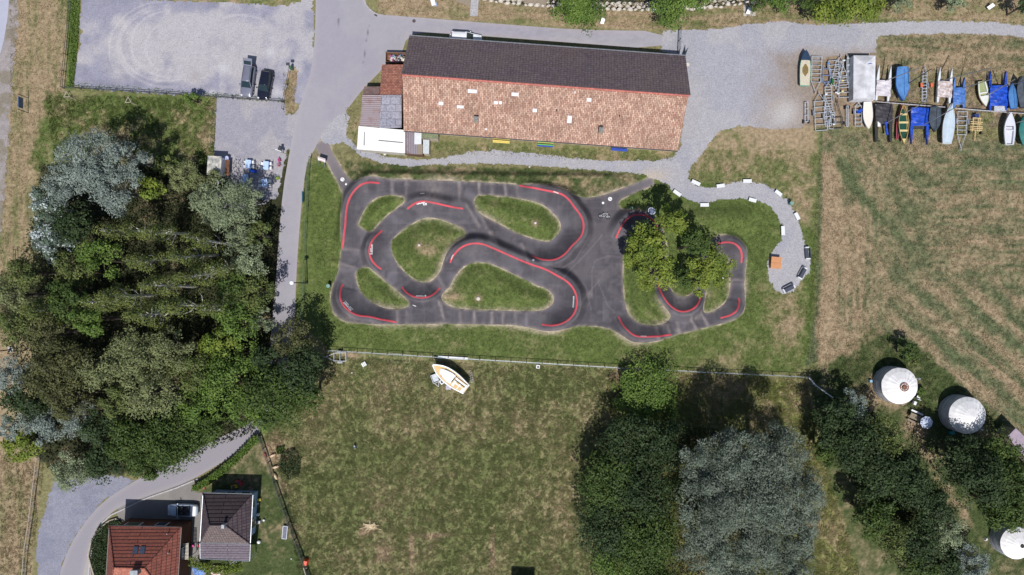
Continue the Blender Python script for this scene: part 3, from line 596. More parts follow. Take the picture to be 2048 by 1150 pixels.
WHITE = mat('white_plastic', (.74, .75, .77), .45, .05, 2.0); CHROME = mat('grey_metal_tube', lin(196,202,212), .45, .2, 4.0, .1); RUB = mat('rubber', (.018, .018, .02), .8, .2, 6.0)
def roofslab(mb, P, th=.1):
    """slab from 4 corner points (top face) with thickness th"""
    n = len(P); vs = [tuple(p) for p in P] + [(p[0], p[1], p[2] - th) for p in P]
    nv = Vector(P[1]) - Vector(P[0]); nn = nv.cross(Vector(P[2]) - Vector(P[0]))
    t = tuple(range(n)) if nn.z > 0 else tuple(range(n - 1, -1, -1))
    mb.add(vs, [t, tuple(i + n for i in t[::-1])] + [(i, (i + 1) % n, (i + 1) % n + n, i + n) for i in range(n)]); return mb
# ---- main hall
hx, hy = W(1086.3, 198.5); HA = rad(-4.16); HL, HW = 38.05, 13.2; EV, RD = 3.05, 7.0
hall = thing('hall', 'long hall with half dark and half old clay tiled roof beside the gravel yard', 'building', hx, hy, 0, HA)
w_ = MB().use(WALL); w_.box(0, 0, 0, HL - .5, HW - .9, EV - .12)
w_.add([(-HL / 2 + .25, -HW / 2 + .45, EV - .12), (-HL / 2 + .25, HW / 2 - .45, EV - .12), (-HL / 2 + .25, 0, RD - .2)], [(0, 2, 1)])
w_.add([(HL / 2 - .25, -HW / 2 + .45, EV - .12), (HL / 2 - .25, HW / 2 - .45, EV - .12), (HL / 2 - .25, 0, RD - .2)], [(0, 1, 2)])
w_.build('wall', WALL, hall)
roofslab(MB(), [(-HL / 2 - .15, HW / 2, EV), (HL / 2 + .1, HW / 2, EV), (HL / 2 + .25, .02, RD + .05), (-HL / 2 - .15, .02, RD + .05)]).build('roof', T_DARK, hall)['label'] = 'dark tiled north slope'
rs = MB(); roofslab(rs, [(-HL / 2, -.02, RD), (HL / 2, -.02, RD), (HL / 2, -HW / 2, EV), (-HL / 2, -HW / 2, EV)]); r_ = rs.build('roof', T_RED, hall); r_['label'] = 'weathered clay tiled south slope'
MB().tube((-HL / 2, -.1, RD + .02), (HL / 2 + .1, -.1, RD + .02), .14, n=8).build('ridge', mat('pink_ridge_tiles', lin(206,124,112), .8, .15, 2.5), hall)
MB().tube((-HL / 2 - .15, HW / 2 + .06, EV - .03), (HL / 2 + .1, HW / 2 + .06, EV - .03), .08).build('gutter', METAL, hall)
MB().tube((-HL / 2, -HW / 2 - .06, EV - .05), (HL / 2, -HW / 2 - .06, EV - .05), .07).build('gutter', DMETAL, hall)
MB().box(-HL / 2 + .06, -HW / 4, EV, .9, HW / 2 - .2, .02).build('edge_tiles', T_RED2, hall).scale = (0, 0, 0) if False else (1, 1, 1)
ca, sa = math.cos(-HA), math.sin(-HA); SL = (RD - EV) / (HW / 2)
def hall_local(px, py):
    h = 5.0
    for _ in range(8):
        x, y = W(px, py, h); dx, dy = x - hx, y - hy; lx, ly = dx * ca - dy * sa, dx * sa + dy * ca
        h = RD - abs(ly) * SL
    return lx, ly, h
bpy.data.objects.remove([o for o in bpy.data.objects if o.name.startswith('edge_tiles')][0])
tilt = math.atan(SL)
for (px, py, w0, h0) in [(944.6,182.7,18,6),(882,207,9,6),(920.6,214,14,5),(992,205.5,8,5),(1001,205.5,6,5),(1030,189,14,6),(1069.6,221,9,6),(1178,200,9,6),(1139,239,9,13),(1150,185,2,4),(972.5,258.5,4,3)]:
    lx, ly, h = hall_local(px, py); sx, sy = w0 / S * .93 / 2, h0 / S * .93 / 2
    b = MB(); zt = .07
    P = [(lx - sx, ly - sy, h - sy * SL + zt), (lx + sx, ly - sy, h - sy * SL + zt), (lx + sx, ly + sy, h + sy * SL + zt), (lx - sx, ly + sy, h + sy * SL + zt)]
    roofslab(b, P, .1).build('skylight', SKYL, hall)
for px, py in [(953,238),(1200.5,259)]:
    lx, ly, h = hall_local(px, py + 4)
    ch = MB().box(lx, ly, h - .4, .55, .6, 1.5).build('chimney', mat('chimney_render', lin(200,184,160), .9, .15, 4), hall)
    MB().box(lx, ly, h + 1.12, .62, .68, .1).box(lx, ly, h + 1.22, .3, .4, .12).build('chimney_cap', mat('chimney_cap', (.22, .22, .22), .8), ch)
for px, py in [(1059,260),(1239,233),(1113,222)]:
    lx, ly, h = hall_local(px, py); MB().cyl(lx, ly, h - .1, .07, .55, 8).build('vent_pipe', DMETAL, hall)
MB().box(-HL / 2 + 8, -HW / 2 + .42, .9, 1.2, .1, 1).build('window', WIN, hall)
# ---- sheds leaning on the hall's west end
def qW(P, h): return [W(x, y, h) for x, y in P]
def shed(name, label, cat, parts, wallm=WALLD, group=None):
    """parts: (corner pixels, height there, roof material[, low side drop])"""
    a = [W(x, y, parts[0][1]) for x, y in parts[0][0]]; cx = sum(p[0] for p in a) / 4; cy = sum(p[1] for p in a) / 4
    t = thing(name, label, cat, cx, cy, 0, 0, group)
    wl = MB(); 
    for P, h, rm, *dz in parts:
        dz = dz[0] if dz else [0, 0, 0, 0]
        q = [W(x, y, h + d) + (h + d,) for (x, y), d in zip(P, dz)]; q = [(x - cx, y - cy, z) for x, y, z in q]
        mx = sum(p[0] for p in q) / 4; my = sum(p[1] for p in q) / 4
        roofslab(MB(), q, .08).build('roof', rm, t)
        inn = [(mx + (x - mx) * .94, my + (y - my) * .94) for x, y, z in q]
        wl.prism(inn, 0, min(z for *_, z in q) - .09)
    wl.build('wall', wallm, t); return t
def corr(name, c1, c2, width, axis='x', dirt=.4, dcol=(.25, .12, .08)):
    """corrugated sheet"""
    m, n, b = nodes(name); L = n.links
    tc = n.nodes.new('ShaderNodeTexCoord'); wv = n.nodes.new('ShaderNodeTexWave'); wv.wave_type = 'BANDS'; wv.bands_direction = axis.upper()
    wv.inputs['Scale'].default_value = 1 / width / 3.2; wv.inputs['Distortion'].default_value = .15; L.new(tc.outputs['Object'], wv.inputs[0])
    mx = n.nodes.new('ShaderNodeMix'); mx.data_type = 'RGBA'; mx.inputs[6].default_value = (*c1, 1); mx.inputs[7].default_value = (*c2, 1); L.new(wv.outputs[1], mx.inputs[0])
    nz = n.nodes.new('ShaderNodeTexNoise'); nz.inputs['Scale'].default_value = .8; nz.inputs['Detail'].default_value = 8; nz.inputs['Roughness'].default_value = .75; L.new(tc.outputs['Object'], nz.inputs[0])
    rp = n.nodes.new('ShaderNodeMapRange'); rp.inputs[1].default_value = .5; rp.inputs[2].default_value = .62; rp.inputs[4].default_value = dirt; L.new(nz.outputs[0], rp.inputs[0])
    m2 = n.nodes.new('ShaderNodeMix'); m2.data_type = 'RGBA'; m2.inputs[7].default_value = (*dcol, 1); L.new(rp.outputs[0], m2.inputs[0]); L.new(mx.outputs[2], m2.inputs[6]); L.new(m2.outputs[2], b.inputs['Base Color'])
    b.inputs['Roughness'].default_value = .6
    bp = n.nodes.new('ShaderNodeBump'); bp.inputs['Strength'].default_value = .6; bp.inputs['Distance'].default_value = .05; L.new(wv.outputs[1], bp.inputs['Height']); L.new(bp.outputs[0], b.inputs['Normal'])
    return m
C_RUST = corr('rusty_corrugated', lin(190,180,186), lin(120,92,96), .28, 'y', .5, lin(130,80,66)); C_WHITE = corr('white_corrugated', lin(240,238,234,1.1), lin(232,230,226,1.1), .3, 'x', .05, lin(190,188,180))
C_MIX = corr('patched_corrugated', lin(170,166,176), lin(128,110,118), .25, 'x', .7, lin(120,92,92)); P_GREY = tilemat('grey_sheet_panels', lin(172,172,188), lin(152,152,168), lin(120,116,126), 1.3, 1.0, 0, .4, lin(150,136,136), .03)
B_BROWN = mat('brown_felt', lin(120,98,96), .9, .15, 2.0)
shed('tiled_annex', 'red tiled annex against the west gable of the long hall', 'shed', [([(763.7,129),(806,129),(804,189),(759.6,189)], 2.75, T_RED2, [.35, .35, .0, 0])])
shed('rusty_shed', 'shed with striped rusty corrugated roof and small brown felt roof', 'shed', [([(728.6,173),(760,173),(759,188.6),(726,188.2)], 2.35, B_BROWN), ([(725,188.6),(763,189.6),(759,254),(719.6,252)], 2.6, C_RUST)], WALLD)
shed('grey_panel_shed', 'shed with patched grey sheet roof between rusty shed and long hall', 'shed', [([(763.2,190),(803,190),(803,255),(758.6,257)], 2.7, P_GREY)])
shed('white_shed', 'shed with bright white corrugated roof at the hall corner', 'shed', [([(717,252),(810,260),(810,306.4),(714,298.5)], 2.45, C_WHITE, [.3, .3, 0, 0])], mat('pale_wall', lin(214,208,196), .9))
shed('patched_shed', 'low shed with patched brown and grey corrugated roof below the hall corner', 'shed', [([(811,262.4),(833.7,263.5),(833.7,308.7),(810.6,306.6)], 2.3, C_MIX), ([(829,262.4),(842.8,262.8),(842.8,288.4),(828.6,288.4)], 2.42, SKYL), ([(834,288.8),(845,289),(845,308.7),(834,308.7)], 2.2, WOODM)])
shed('canopy', 'mossy green canopy over a door on the south wall of the hall', 'canopy', [([(837,264.6),(876.7,268),(876,277.5),(837,275)], 2.3, mat('mossy_sheet', lin(140,148,116), .9, .2, 3.0))], WALL)
shed('storage_locker', 'pale grey flat topped locker below the green canopy', 'locker', [([(846,279),(858.6,279.4),(858,307.6),(846,307)], 1.9, mat('pale_locker_top', lin(206,212,216,1.2), .6, .08))], WALL)
def roofline(x0, y0, x1, y1, h, r, m, name, label, cat):
    a = W(x0, y0, h); b = W(x1, y1, h); t = MB().tube((0, 0, 0), (b[0] - a[0], b[1] - a[1], 0), r).build(name, m); t.location = (a[0], a[1], h); return tag(t, label, cat)
roofline(757, 281, 806, 285.5, 2.68, .06, METAL, 'roof_pipe', 'long grey pipe lying on the white corrugated roof', 'pipe'); roofline(729, 264, 728, 291, 2.68, .06, METAL, 'roof_pipe', 'short grey pipe lying at the west end of the white corrugated roof', 'pipe')
# ---- houses
def house(name, label, ev, P_eave, h_e, ridge, h_r, wallm, roofms, ov=.45):
    """P_eave: four eave corners in photo pixels (NW,NE,SE,SW); ridge: two pixels (W,E)"""
    q = [W(x, y, h_e) + (h_e,) for x, y in P_eave]; r = [W(x, y, h_r) + (h_r,) for x, y in ridge]
    cx = sum(p[0] for p in q) / 4; cy = sum(p[1] for p in q) / 4
    t = thing(name, label, 'house', cx, cy)
    L_ = lambda p: (p[0] - cx, p[1] - cy, p[2]); q = [L_(p) for p in q]; r = [L_(p) for p in r]
    for f, m_ in (((q[0], q[1], r[1], r[0]), 0), ((q[1], q[2], r[1]), 1), ((q[2], q[3], r[0], r[1]), 2), ((q[3], q[0], r[0]), 3)):
        o = roofslab(MB(), list(f), .12).build('roof', roofms[m_ % len(roofms)], t)
    inn = []
    for x, y, z in q: inn.append((x - math.copysign(ov, x), y - math.copysign(ov, y)))
    MB().prism(inn, 0, h_e - .05).build('wall', wallm, t)
    g = MB()
    for i in range(4): g.tube(q[i], q[(i + 1) % 4], .07)
    g.build('gutter', DMETAL if 'red' in name else METAL, t)
    hp = MB()
    for a, b in ((q[0], r[0]), (q[1], r[1]), (q[2], r[1]), (q[3], r[0]), (r[0], r[1])): hp.tube(Vector(a) + Vector((0, 0, .03)), Vector(b) + Vector((0, 0, .05)), .09)
    hp.build('ridge', roofms[-1], t)
    return t, q, r, (cx, cy), inn
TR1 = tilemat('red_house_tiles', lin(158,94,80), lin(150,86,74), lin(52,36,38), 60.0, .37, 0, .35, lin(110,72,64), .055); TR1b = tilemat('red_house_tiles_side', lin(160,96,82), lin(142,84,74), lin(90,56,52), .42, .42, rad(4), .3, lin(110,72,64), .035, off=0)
TR1c = tilemat('red_house_tiles_sunlit', lin(190,124,104), lin(176,112,96), lin(150,92,80), .42, .42, 0, .25, lin(150,98,84), .02)  # sun on the south slope painted in as a lighter tile colour
TR1d = mat('ridge_red', lin(120,74,64), .8)
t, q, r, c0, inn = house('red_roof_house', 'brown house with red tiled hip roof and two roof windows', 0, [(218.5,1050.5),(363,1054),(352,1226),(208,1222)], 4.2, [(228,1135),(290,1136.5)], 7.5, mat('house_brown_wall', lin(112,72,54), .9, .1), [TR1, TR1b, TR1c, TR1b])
def onslope(px, py, Pl):
    h = 5.0; n = (Vector(Pl[1]) - Vector(Pl[0])).cross(Vector(Pl[2]) - Vector(Pl[0]))
    for _ in range(12):
        x, y = W(px, py, h); x -= c0[0]; y -= c0[1]
        h = Pl[0][2] - (n.x * (x - Pl[0][0]) + n.y * (y - Pl[0][1])) / n.z
    return Vector((x, y, h)), n.normalized() * (1 if n.z > 0 else -1)
for px in (271, 285):
    P = [onslope(px + a, 1099 + b, (q[0], q[1], r[1]))[0] + Vector((0, 0, .12)) for a, b in ((-6, 8), (4.5, 8), (7, -7), (-2.6, -7))]
    f = roofslab(MB(), P, .16).build('roof_window', mat('roof_window_frame', lin(96,104,122), .4, .1, 2, .3), t)
    P2 = [sum((p for p in P), Vector()) / 4 + (p - sum((p2 for p2 in P), Vector()) / 4) * .8 + Vector((0, 0, .03)) for p in P]
    roofslab(MB(), P2, .02).build('pane', mat('roof_window_pane', lin(88,98,120), .2, .1, 2), f)
p, _ = onslope(262, 1146, (q[3], q[2], r[1])) if False else (Vector(W(268, 1146, 8.2) + (7.0,)) - Vector((c0[0], c0[1], 0)), 0)
ch = MB().box(p.x, p.y, 6.6, .9, .6, 1.6).build('chimney', mat('house_chimney', lin(150,150,146), .8, .1), t); MB().box(p.x, p.y, 8.2, 1.0, .7, .1).build('chimney_cap', METAL, ch)
for px, py in ((337,1066),(339,1104)):
    p, _ = onslope(px, py, (q[0], q[1], r[1]) if py < 1100 else (q[1], q[2], r[1])); MB().cyl(p.x, p.y, p.z - .05, .07, .5, 8).build('vent_pipe', METAL, t)
def wallwin(t, x, y, z, sx, sy, sz, m=WIN):
    f = MB().box(x, y, z, sx, sy, sz).build('window', WHITE, t)
    MB().box(x, y, z + .08, sx * .86 if sx > sy else sx + .04, sy * .86 if sy > sx else sy + .04, sz - .16).build('pane', m, f)
yN = max(p[1] for p in inn); xE = max(p[0] for p in inn)
wallwin(t, -2.2, yN + .02, 1.9, 2.2, .1, 1.3, mat('green_shutter', lin(70,92,66), .6)); wallwin(t, 1.8, yN + .02, 1.9, 1.6, .1, 1.3)
wallwin(t, xE + .02, 1.8, 1.9, .1, 1.3, 1.3)
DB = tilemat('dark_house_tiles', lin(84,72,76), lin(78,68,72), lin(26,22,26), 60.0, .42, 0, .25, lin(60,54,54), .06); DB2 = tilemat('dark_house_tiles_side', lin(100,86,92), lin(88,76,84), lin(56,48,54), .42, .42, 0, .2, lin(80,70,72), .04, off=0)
DB3 = tilemat('dark_house_tiles_sunlit', lin(132,118,116), lin(116,102,102), lin(90,80,80), .35, .35, 0, .25, lin(104,92,90), .04, off=0)  # sun and shade put into the tile colours: north darkest, south palest
c00 = c0
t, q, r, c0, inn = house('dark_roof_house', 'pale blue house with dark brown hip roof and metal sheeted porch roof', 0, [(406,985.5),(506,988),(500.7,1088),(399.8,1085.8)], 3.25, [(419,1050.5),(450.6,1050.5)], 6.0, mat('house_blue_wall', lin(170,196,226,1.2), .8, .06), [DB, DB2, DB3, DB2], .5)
yN = max(p[1] for p in inn); xE = max(p[0] for p in inn)
for x in (-2.2, 0, 2.1): wallwin(t, x, yN + .02, 1.5, 1.3, .08, 1.2)
wallwin(t, xE + .02, 1.6, 1.4, .08, 1.3, 1.2); wallwin(t, xE + .02, -1.2, 1.0, .08, 1.2, 1.6)
P = [W(399.8, 1086, 3.1) + (3.1,), W(501, 1088.4, 3.1) + (3.1,), W(499.5, 1122, 2.6) + (2.6,), W(400.5, 1117, 2.6) + (2.6,)]
SH = tilemat('metal_sheet_roof', lin(128,118,128), lin(118,108,120), lin(70,62,72), 30, .36, 0, .15, lin(104,96,104), .04)
P = [(x - c0[0], y - c0[1], z) for x, y, z in P]; roofslab(MB(), P[::-1], .08).build('porch_roof', SH, t)
g = MB().tube(P[3], P[2], .08).tube(P[2], P[1], .06).tube(P[3], P[0], .06).build('porch_gutter', METAL, t)
for k in (2, 3): MB().tube((P[k][0] * .97, P[k][1] + .15, 0), (P[k][0] * .97, P[k][1] + .15, 2.5), .07).build('porch_post', WHITE, t)
MB().box(r[1][0] - .1, r[1][1], 5.7, .4, .5, .9).build('chimney', mat('pale_chimney', lin(190,194,200), .7), t)
# ---- round tents
YC = mat('tent_canvas', lin(236,234,235,1.0), .85, .07, .9, bump=.3); YW = mat('tent_wall_canvas', lin(190,192,200,1.3), .85, .08, 1.4, bump=.3)
def yurt(px, py, rp, label, h=2.3, pk=3.25, crown='open', pipe=None, seed=0):
    x, y = W(px, py); r = rp / S; t = thing('round_tent', label, 'tent', x, y, 0, rad(seed * 7), 'white round tents on the lawn')
    n = 40; rr = random.Random(seed)
    w_ = [1 + rr.uniform(-.012, .012) for _ in range(n)]
    ring = lambda R, z, wob=0: [(R * w_[i] * math.cos(2 * math.pi * i / n), R * w_[i] * math.sin(2 * math.pi * i / n), z + (wob if i % 2 else 0)) for i in range(n)]
    MB().loft([ring(r, 0), ring(r * 1.01, 1.0), ring(r * .985, h)], cap=False).build('wall', YW, t)
    MB().loft([ring(r * 1.0, h + .0, .0), ring(r * .8, h + (pk - h) * .3, .05), ring(r * .45, h + (pk - h) * .72, .05), ring(.38, pk)], cap=False).build('roof', YC, t)
    MB().tube((r * 1.0, 0, h * .55), (r * .0, r * 1.0, h * .55), .001).build('x', YC, t) if False else None
    for z in (.6, 1.3):
        rope = MB()
        for i in range(n): 
            a0 = 2 * math.pi * i / n; a1 = 2 * math.pi * (i + 1) / n; rope.tube((r * 1.03 * math.cos(a0), r * 1.03 * math.sin(a0), z), (r * 1.03 * math.cos(a1), r * 1.03 * math.sin(a1), z), .015, n=4)
        rope.build('rope', mat('tent_rope', lin(120,118,130), .8), t)
    if crown == 'open':
        g = MB().use(mat('crown_wood', lin(176,128,110), .7, .2, 3)); m_ = 20
        for i in range(m_):
            a0 = 2 * math.pi * i / m_; a1 = 2 * math.pi * (i + 1) / m_; g.tube((.55 * math.cos(a0), .55 * math.sin(a0), pk + .02), (.55 * math.cos(a1), .55 * math.sin(a1), pk + .02), .07)
            g.tube((.25 * math.cos(a0), .25 * math.sin(a0), pk + .1), (.25 * math.cos(a1), .25 * math.sin(a1), pk + .1), .04)
        for i in range(4): a0 = math.pi * i / 4; g.tube((-.55 * math.cos(a0), -.55 * math.sin(a0), pk + .04), (.55 * math.cos(a0), .55 * math.sin(a0), pk + .04), .035)
        g.build('crown_ring', parent=t); MB().cyl(0, 0, pk - .12, .5, .06, 20).build('crown_opening', mat('dark_opening', (.02, .02, .02), .8), t)
    elif crown == 'dot':
        MB().cyl(0, 0, pk - .05, .42, .05, 20).build('crown_cap', YC, t); MB().cyl(0, 0, pk, .28, .06, 20).build('crown_opening', mat('dark_opening', (.02, .02, .02), .8), t)
    else:
        MB().loft([ring(r * .62, h + (pk - h) * .52 + .02), ring(r * .35, h + (pk - h) * .82), ring(.1, pk + .1)]).build('crown_cover', mat('white_cover', (.8, .8, .82), .5, .04), t)
    if pipe:
        b = W(pipe[0], pipe[1], 1.9); e = W(pipe[2], pipe[3], 3.0)
        ca_, sa_ = math.cos(-t.rotation_euler.z), math.sin(-t.rotation_euler.z); f = lambda p: ((p[0] - x) * ca_ - (p[1] - y) * sa_, (p[0] - x) * sa_ + (p[1] - y) * ca_)
        b = f(b); e = f(e); MB().tube((*b, 1.2), (*e, 1.35), .07).tube((*e, 1.3), (*e, 3.3), .08).ball(*e, 3.35, .16, 8).build('stove_pipe', METAL, t)
    return t
yurt(1780, 767, 35.5, 'round white tent with an open wooden crown ring and wooden deck', 2.4, 3.6, 'open', (1820, 754, 1836, 757), 1)
yurt(1912, 824.5, 36, 'round white tent with bright white cover over its peak', 2.4, 3.8, 'cover', (1950, 855, 1961, 859), 2)
yurt(2009, 1074, 31.5, 'round white tent with small dark round opening at bottom right', 2.3, 3.4, 'dot', None, 3)
dk = lambda P, z: [W(x, y, z) for x, y in P]
def flatthing(name, label, cat, P, z0, z1, m, legs=False):
    a = dk(P, z1); cx = sum(p[0] for p in a) / len(a); cy = sum(p[1] for p in a) / len(a); a = [(x - cx, y - cy) for x, y in a]
    if legs:
        t = thing(name, label, cat, cx, cy)
        MB().prism(a, z0, z1).build('top', m, t)
        for x, y in a: MB().box(x * .85, y * .85, 0, .07, .07, z0).build('leg', m, t)
        return t
    o = MB().prism(a, z0, z1).build(name, m); o.location = (cx, cy, 0); return tag(o, label, cat)
flatthing('wooden_deck', 'grey wooden deck at the south edge of the round tent with open crown', 'deck', [(1795,800),(1820,795),(1828,775),(1833,770),(1826,796),(1815,806),(1806,812),(1800,808)], .05, .25, WOODM)
flatthing('wooden_step', 'small wooden step behind the round tent with open crown', 'step', [(1817,746),(1828,748),(1829,755),(1820,753)], .05, .3, WOODM)
flatthing('small_box', 'pale blue box at the west side of the round tent with open crown', 'box', [(1740,760),(1745,760),(1745,765),(1740,765)], 0, .5, mat('pale_blue', lin(160,200,226), .6))
hut = shed('garden_hut', 'hut with pale pinkish roof half under the big dark tree', 'hut', [([(2015,873),(2032,856),(2085,910),(2062,930)], 2.8, mat('pink_felt', lin(176,160,176), .8, .08, 2.0))], WOODM)
shed('field_shelter', 'dark shelter at the bottom edge of the rough meadow', 'shelter', [([(1023,1165),(1071,1167),(1070,1215),(1022,1213)], 2.5, B_BROWN)], WALLD)
# ================================================================ FENCES, POSTS, SIGNS
def fence(label, pts, h, sp, rails, m, name='fence', rr=.03, pr=.05, wires=0, group=None, posth=None, wm=None):
    w0 = W(*pts[0]); t = thing(name, label, 'fence', *w0, group=group)
    P = [(W(*p)[0] - w0[0], W(*p)[1] - w0[1]) for p in pts]
    k = 0; L = 0; ra = MB(); wi = MB(); posts = []
    for a, b in zip(P, P[1:]):
        d = math.hypot(b[0] - a[0], b[1] - a[1]); n = max(1, round(d / sp))
        for i in range(n + (1 if (a, b) == (P[-2], P[-1]) else 0)): posts.append((a[0] + (b[0] - a[0]) * i / n, a[1] + (b[1] - a[1]) * i / n))
        for z in rails: ra.tube((*a, z), (*b, z), rr)
        for i in range(wires):
            z = .12 + (h - .2) * i / max(1, wires - 1); wi.tube((*a, z), (*b, z), .012, n=3)
        if wires:
            nn = int(d / .35)
            for i in range(nn):
                x = a[0] + (b[0] - a[0]) * i / nn; y = a[1] + (b[1] - a[1]) * i / nn; wi.tube((x, y, .05), (x, y, h - .05), .008, n=3)
    me = None
    for x, y in posts[:100]:
        if me is None: o = MB().tube((0, 0, 0), (0, 0, posth or h), pr, n=6).build('post', m, t); me = o.data
        else: o = bpy.data.objects.new('post', me); C.objects.link(o); o.parent = t
        o.location = (x, y, 0)
    if rails: ra.build('rail', wm or m, t)
    if wires: wi.build('wire_mesh', wm or m, t)
    return t
fence('dark metal rail fence on the south side of the car park', [(129,177),(300,187),(567,205)], 1.0, 2.35, (.55, .95), DMETAL, rr=.035)
fence('dark metal rail fence on the west side of the car park', [(150,-30),(143,45),(129,177)], 1.0, 2.2, (.55, .95), DMETAL, rr=.035)
fence('short dark rail fence on the weedy strip by the road', [(568,220),(569,205),(583,137)], 1.0, 2.4, (.95,), DMETAL)
fence('thin wire fence beside the gravel court', [(434,196),(431,250),(427,305)], 1.2, 2.5, (1.15,), DMETAL, rr=.02, pr=.04)
fence('green wire mesh fence between road and pump track', [(623,316),(619.7,350),(617,413),(614,476),(611,563),(607,632),(604,680)], 1.3, 2.5, (1.28,), mat('green_wire', lin(110,130,120), .5, .1, 3, .3), rr=.025, wires=4)
fence('long wire fence with pale top tube south of the pump track', [(655,700),(866,713),(1240,735),(1612,753)], 1.05, 2.32, (1.0,), mat('dark_post', (.07, .08, .07), .6), rr=.04, wires=3, wm=mat('pale_tube', lin(168,178,184), .4, .08, 2, .3))
fence('white tube barrier running into the bushes', [(1613,753),(1625,768),(1660,793)], 1.0, 3.0, (.95, .6), WHITE, rr=.06)
fence('dark wire fence between garden and meadow', [(521,866),(540,922),(552,962),(580,1042),(606,1110),(626,1165)], 1.25, 2.2, (1.2, .7), DMETAL, wires=9, pr=.06, rr=.03)
fence('pale wooden two rail fence by the lavender gravel', [(82,912),(76,960),(66,1040),(57,1100),(52,1165)], 1.05, 3.0, (1.0, .5), mat('pale_rail', lin(196,184,168), .8, .1, 4), rr=.05)
fence('dark fence corner in the dry grass at the left edge', [(-40,551),(36,552),(36,500)], 1.0, 2.4, (.9, .5), DMETAL)
fence('thin post and wire fence beside the round tents', [(1815,692),(1853,718),(1922,757),(1952,784)], .9, 4.4, (), DMETAL, rr=.015, pr=.05, group=None)
fence('slatted metal gate line beside the hall gable', [(1355,106),(1357,62)], 1.8, 1.6, (1.7, .9, .15), mat('gate_metal', lin(96,108,116), .5, .1, 3, .3), name='yard_gate', rr=.035, wires=3)
g = thing('gate_leaf', 'open slatted gate leaf standing by the hall corner', 'gate', *W(1365, 119)); a = W(1370, 104); b = W(1365, 119); v = Vector((a[0] - b[0], a[1] - b[1], 0))
gf = MB(); 
for z in (.2, 1.0, 1.75): gf.tube((0, 0, z), (v.x, v.y, z), .04)
gf.tube((0, 0, 0), (0, 0, 1.8), .06).tube((v.x, v.y, .1), (v.x, v.y, 1.8), .05).build('gate_frame', METAL, g)
gs = MB()
for i in range(1, 12): gs.tube((v.x * i / 12, v.y * i / 12, .2), (v.x * i / 12, v.y * i / 12, 1.75), .03)
gs.build('bars', METAL, g)
def post_thing(name, label, cat, px, py, h, r=.06, m=DMETAL, group=None):
    x, y = W(px, py); o = MB().cyl(0, 0, 0, r, h, 8).build(name, m); o.location = (x, y, 0); return tag(o, label, cat, group)
def lamp(px, py, h, dx, label):
    x, y = W(px, py); t = thing('street_lamp', label, 'street lamp', x, y, group='street lamps')
    MB().cyl(0, 0, 0, .16, .5, 10).tube((0, 0, 0), (0, 0, h), .09, .06, 10).build('pole', mat('lamp_pole', (.05, .055, .06), .5, .1, 2, .3), t)
    MB().ball(0, 0, h + .05, .3, 12, .5).build('lamp_head', WHITE, t); return t
lamp(614.5, 566, 6.9, 0, 'tall dark street lamp with white head by the road fence')
t = lamp(24, 699, 6.2, 0, 'tall street lamp on a square concrete base in dry grass'); MB().box(0, 0, 0, .75, .75, .3).build('base', mat('concrete', lin(190,188,184), .9), t)
# info board by the track entrance
x, y = W(644, 333); t = thing('info_board', 'white info board with red lines at the pump track entrance', 'sign', x, y, 0, rad(-18))
MB().box(0, 0, 1.05, 1.1, .1, .65).build('panel', WHITE, t); q = t.children[0]
t.rotation_euler = (rad(-38), 0, rad(-18)); t.location.z = .0
MB().box(-.4, 0, 0, .08, .08, 1.2).build('post', METAL, t); MB().box(.4, 0, 0, .08, .08, 1.2).build('post', METAL, t)
MB().box(0, -.06, 1.55, 1.0, .02, .08).box(0, -.06, 1.15, .7, .02, .06).build('red_stripe', RED_M, q)
x, y = W(57, 211); t = thing('notice_board', 'blue grey panel on two posts in the dry grass strip', 'sign', x, y)
for s_ in (-1, 1): MB().box(0, s_ * 1.05, 0, .08, .08, 2.1).build('post', DMETAL, t)
MB().box(0, 0, 1.1, .08, 1.5, .95).build('panel', mat('blue_grey_panel', lin(96,124,160), .5), t)
for px, py, lb in ((133,189,'white triangular wooden frame beside the fence corner'), (256,200,'white triangular wooden frame in the green rough grass')):
    x, y = W(px, py, .6); t = MB(); a = [(0, .42, .6), (-.4, -.35, .6), (.45, -.3, .6)]
    for i in range(3): t.tube(a[i], a[(i + 1) % 3], .045); t.tube(a[i], (a[i][0] * 1.1, a[i][1] * 1.1, 0), .03)
    t.tube((.2, -.3, .1), (1.0, -.6, .1), .03); o = t.build('triangle_frame', mat('pale_rail', lin(196,184,168), .8)); o.location = (x, y, 0); tag(o, lb, 'frame', 'triangular wooden frames')
x, y = W(585.5, 139); t = thing('ticket_machine', 'green parking machine with small solar panel by the car park', 'machine', x, y)
MB().box(0, 0, 0, .35, .3, 1.3).build('body', mat('green_machine', lin(76,120,88), .5), t); MB().tube((0, 0, 1.3), (0, 0, 2.1), .04).build('pole', DMETAL, t); MB().box(0, .1, 2.1, .5, .4, .05).build('panel', DMETAL, t)
x, y = W(564, 305); t = thing('cafe_sign', 'thin white curved sign board beside the road flowers', 'sign', x, y, 0, rad(-20)); MB().box(0, 0, .9, .9, .08, .7).build('panel', WHITE, t); MB().tube((0, 0, 0), (0, 0, 1), .04).build('post', DMETAL, t)
x, y = W(567, 306); t = thing('letter_box', 'dark square box on a post beside the road', 'box', x, y); MB().box(-.1, .3, 1.1, .38, .45, .4).build('box', DMETAL, t); MB().tube((0, 0, 0), (0, .1, 1.1), .05).build('post', DMETAL, t)
x, y = W(609, 395); o = MB().box(0, 0, .4, .1, 1.5, .8).build('road_panel', mat('blue_panel', lin(90,140,170), .5)); o.location = (x, y, 0); tag(o, 'narrow blue green panel fixed on the road side of the wire fence', 'sign')
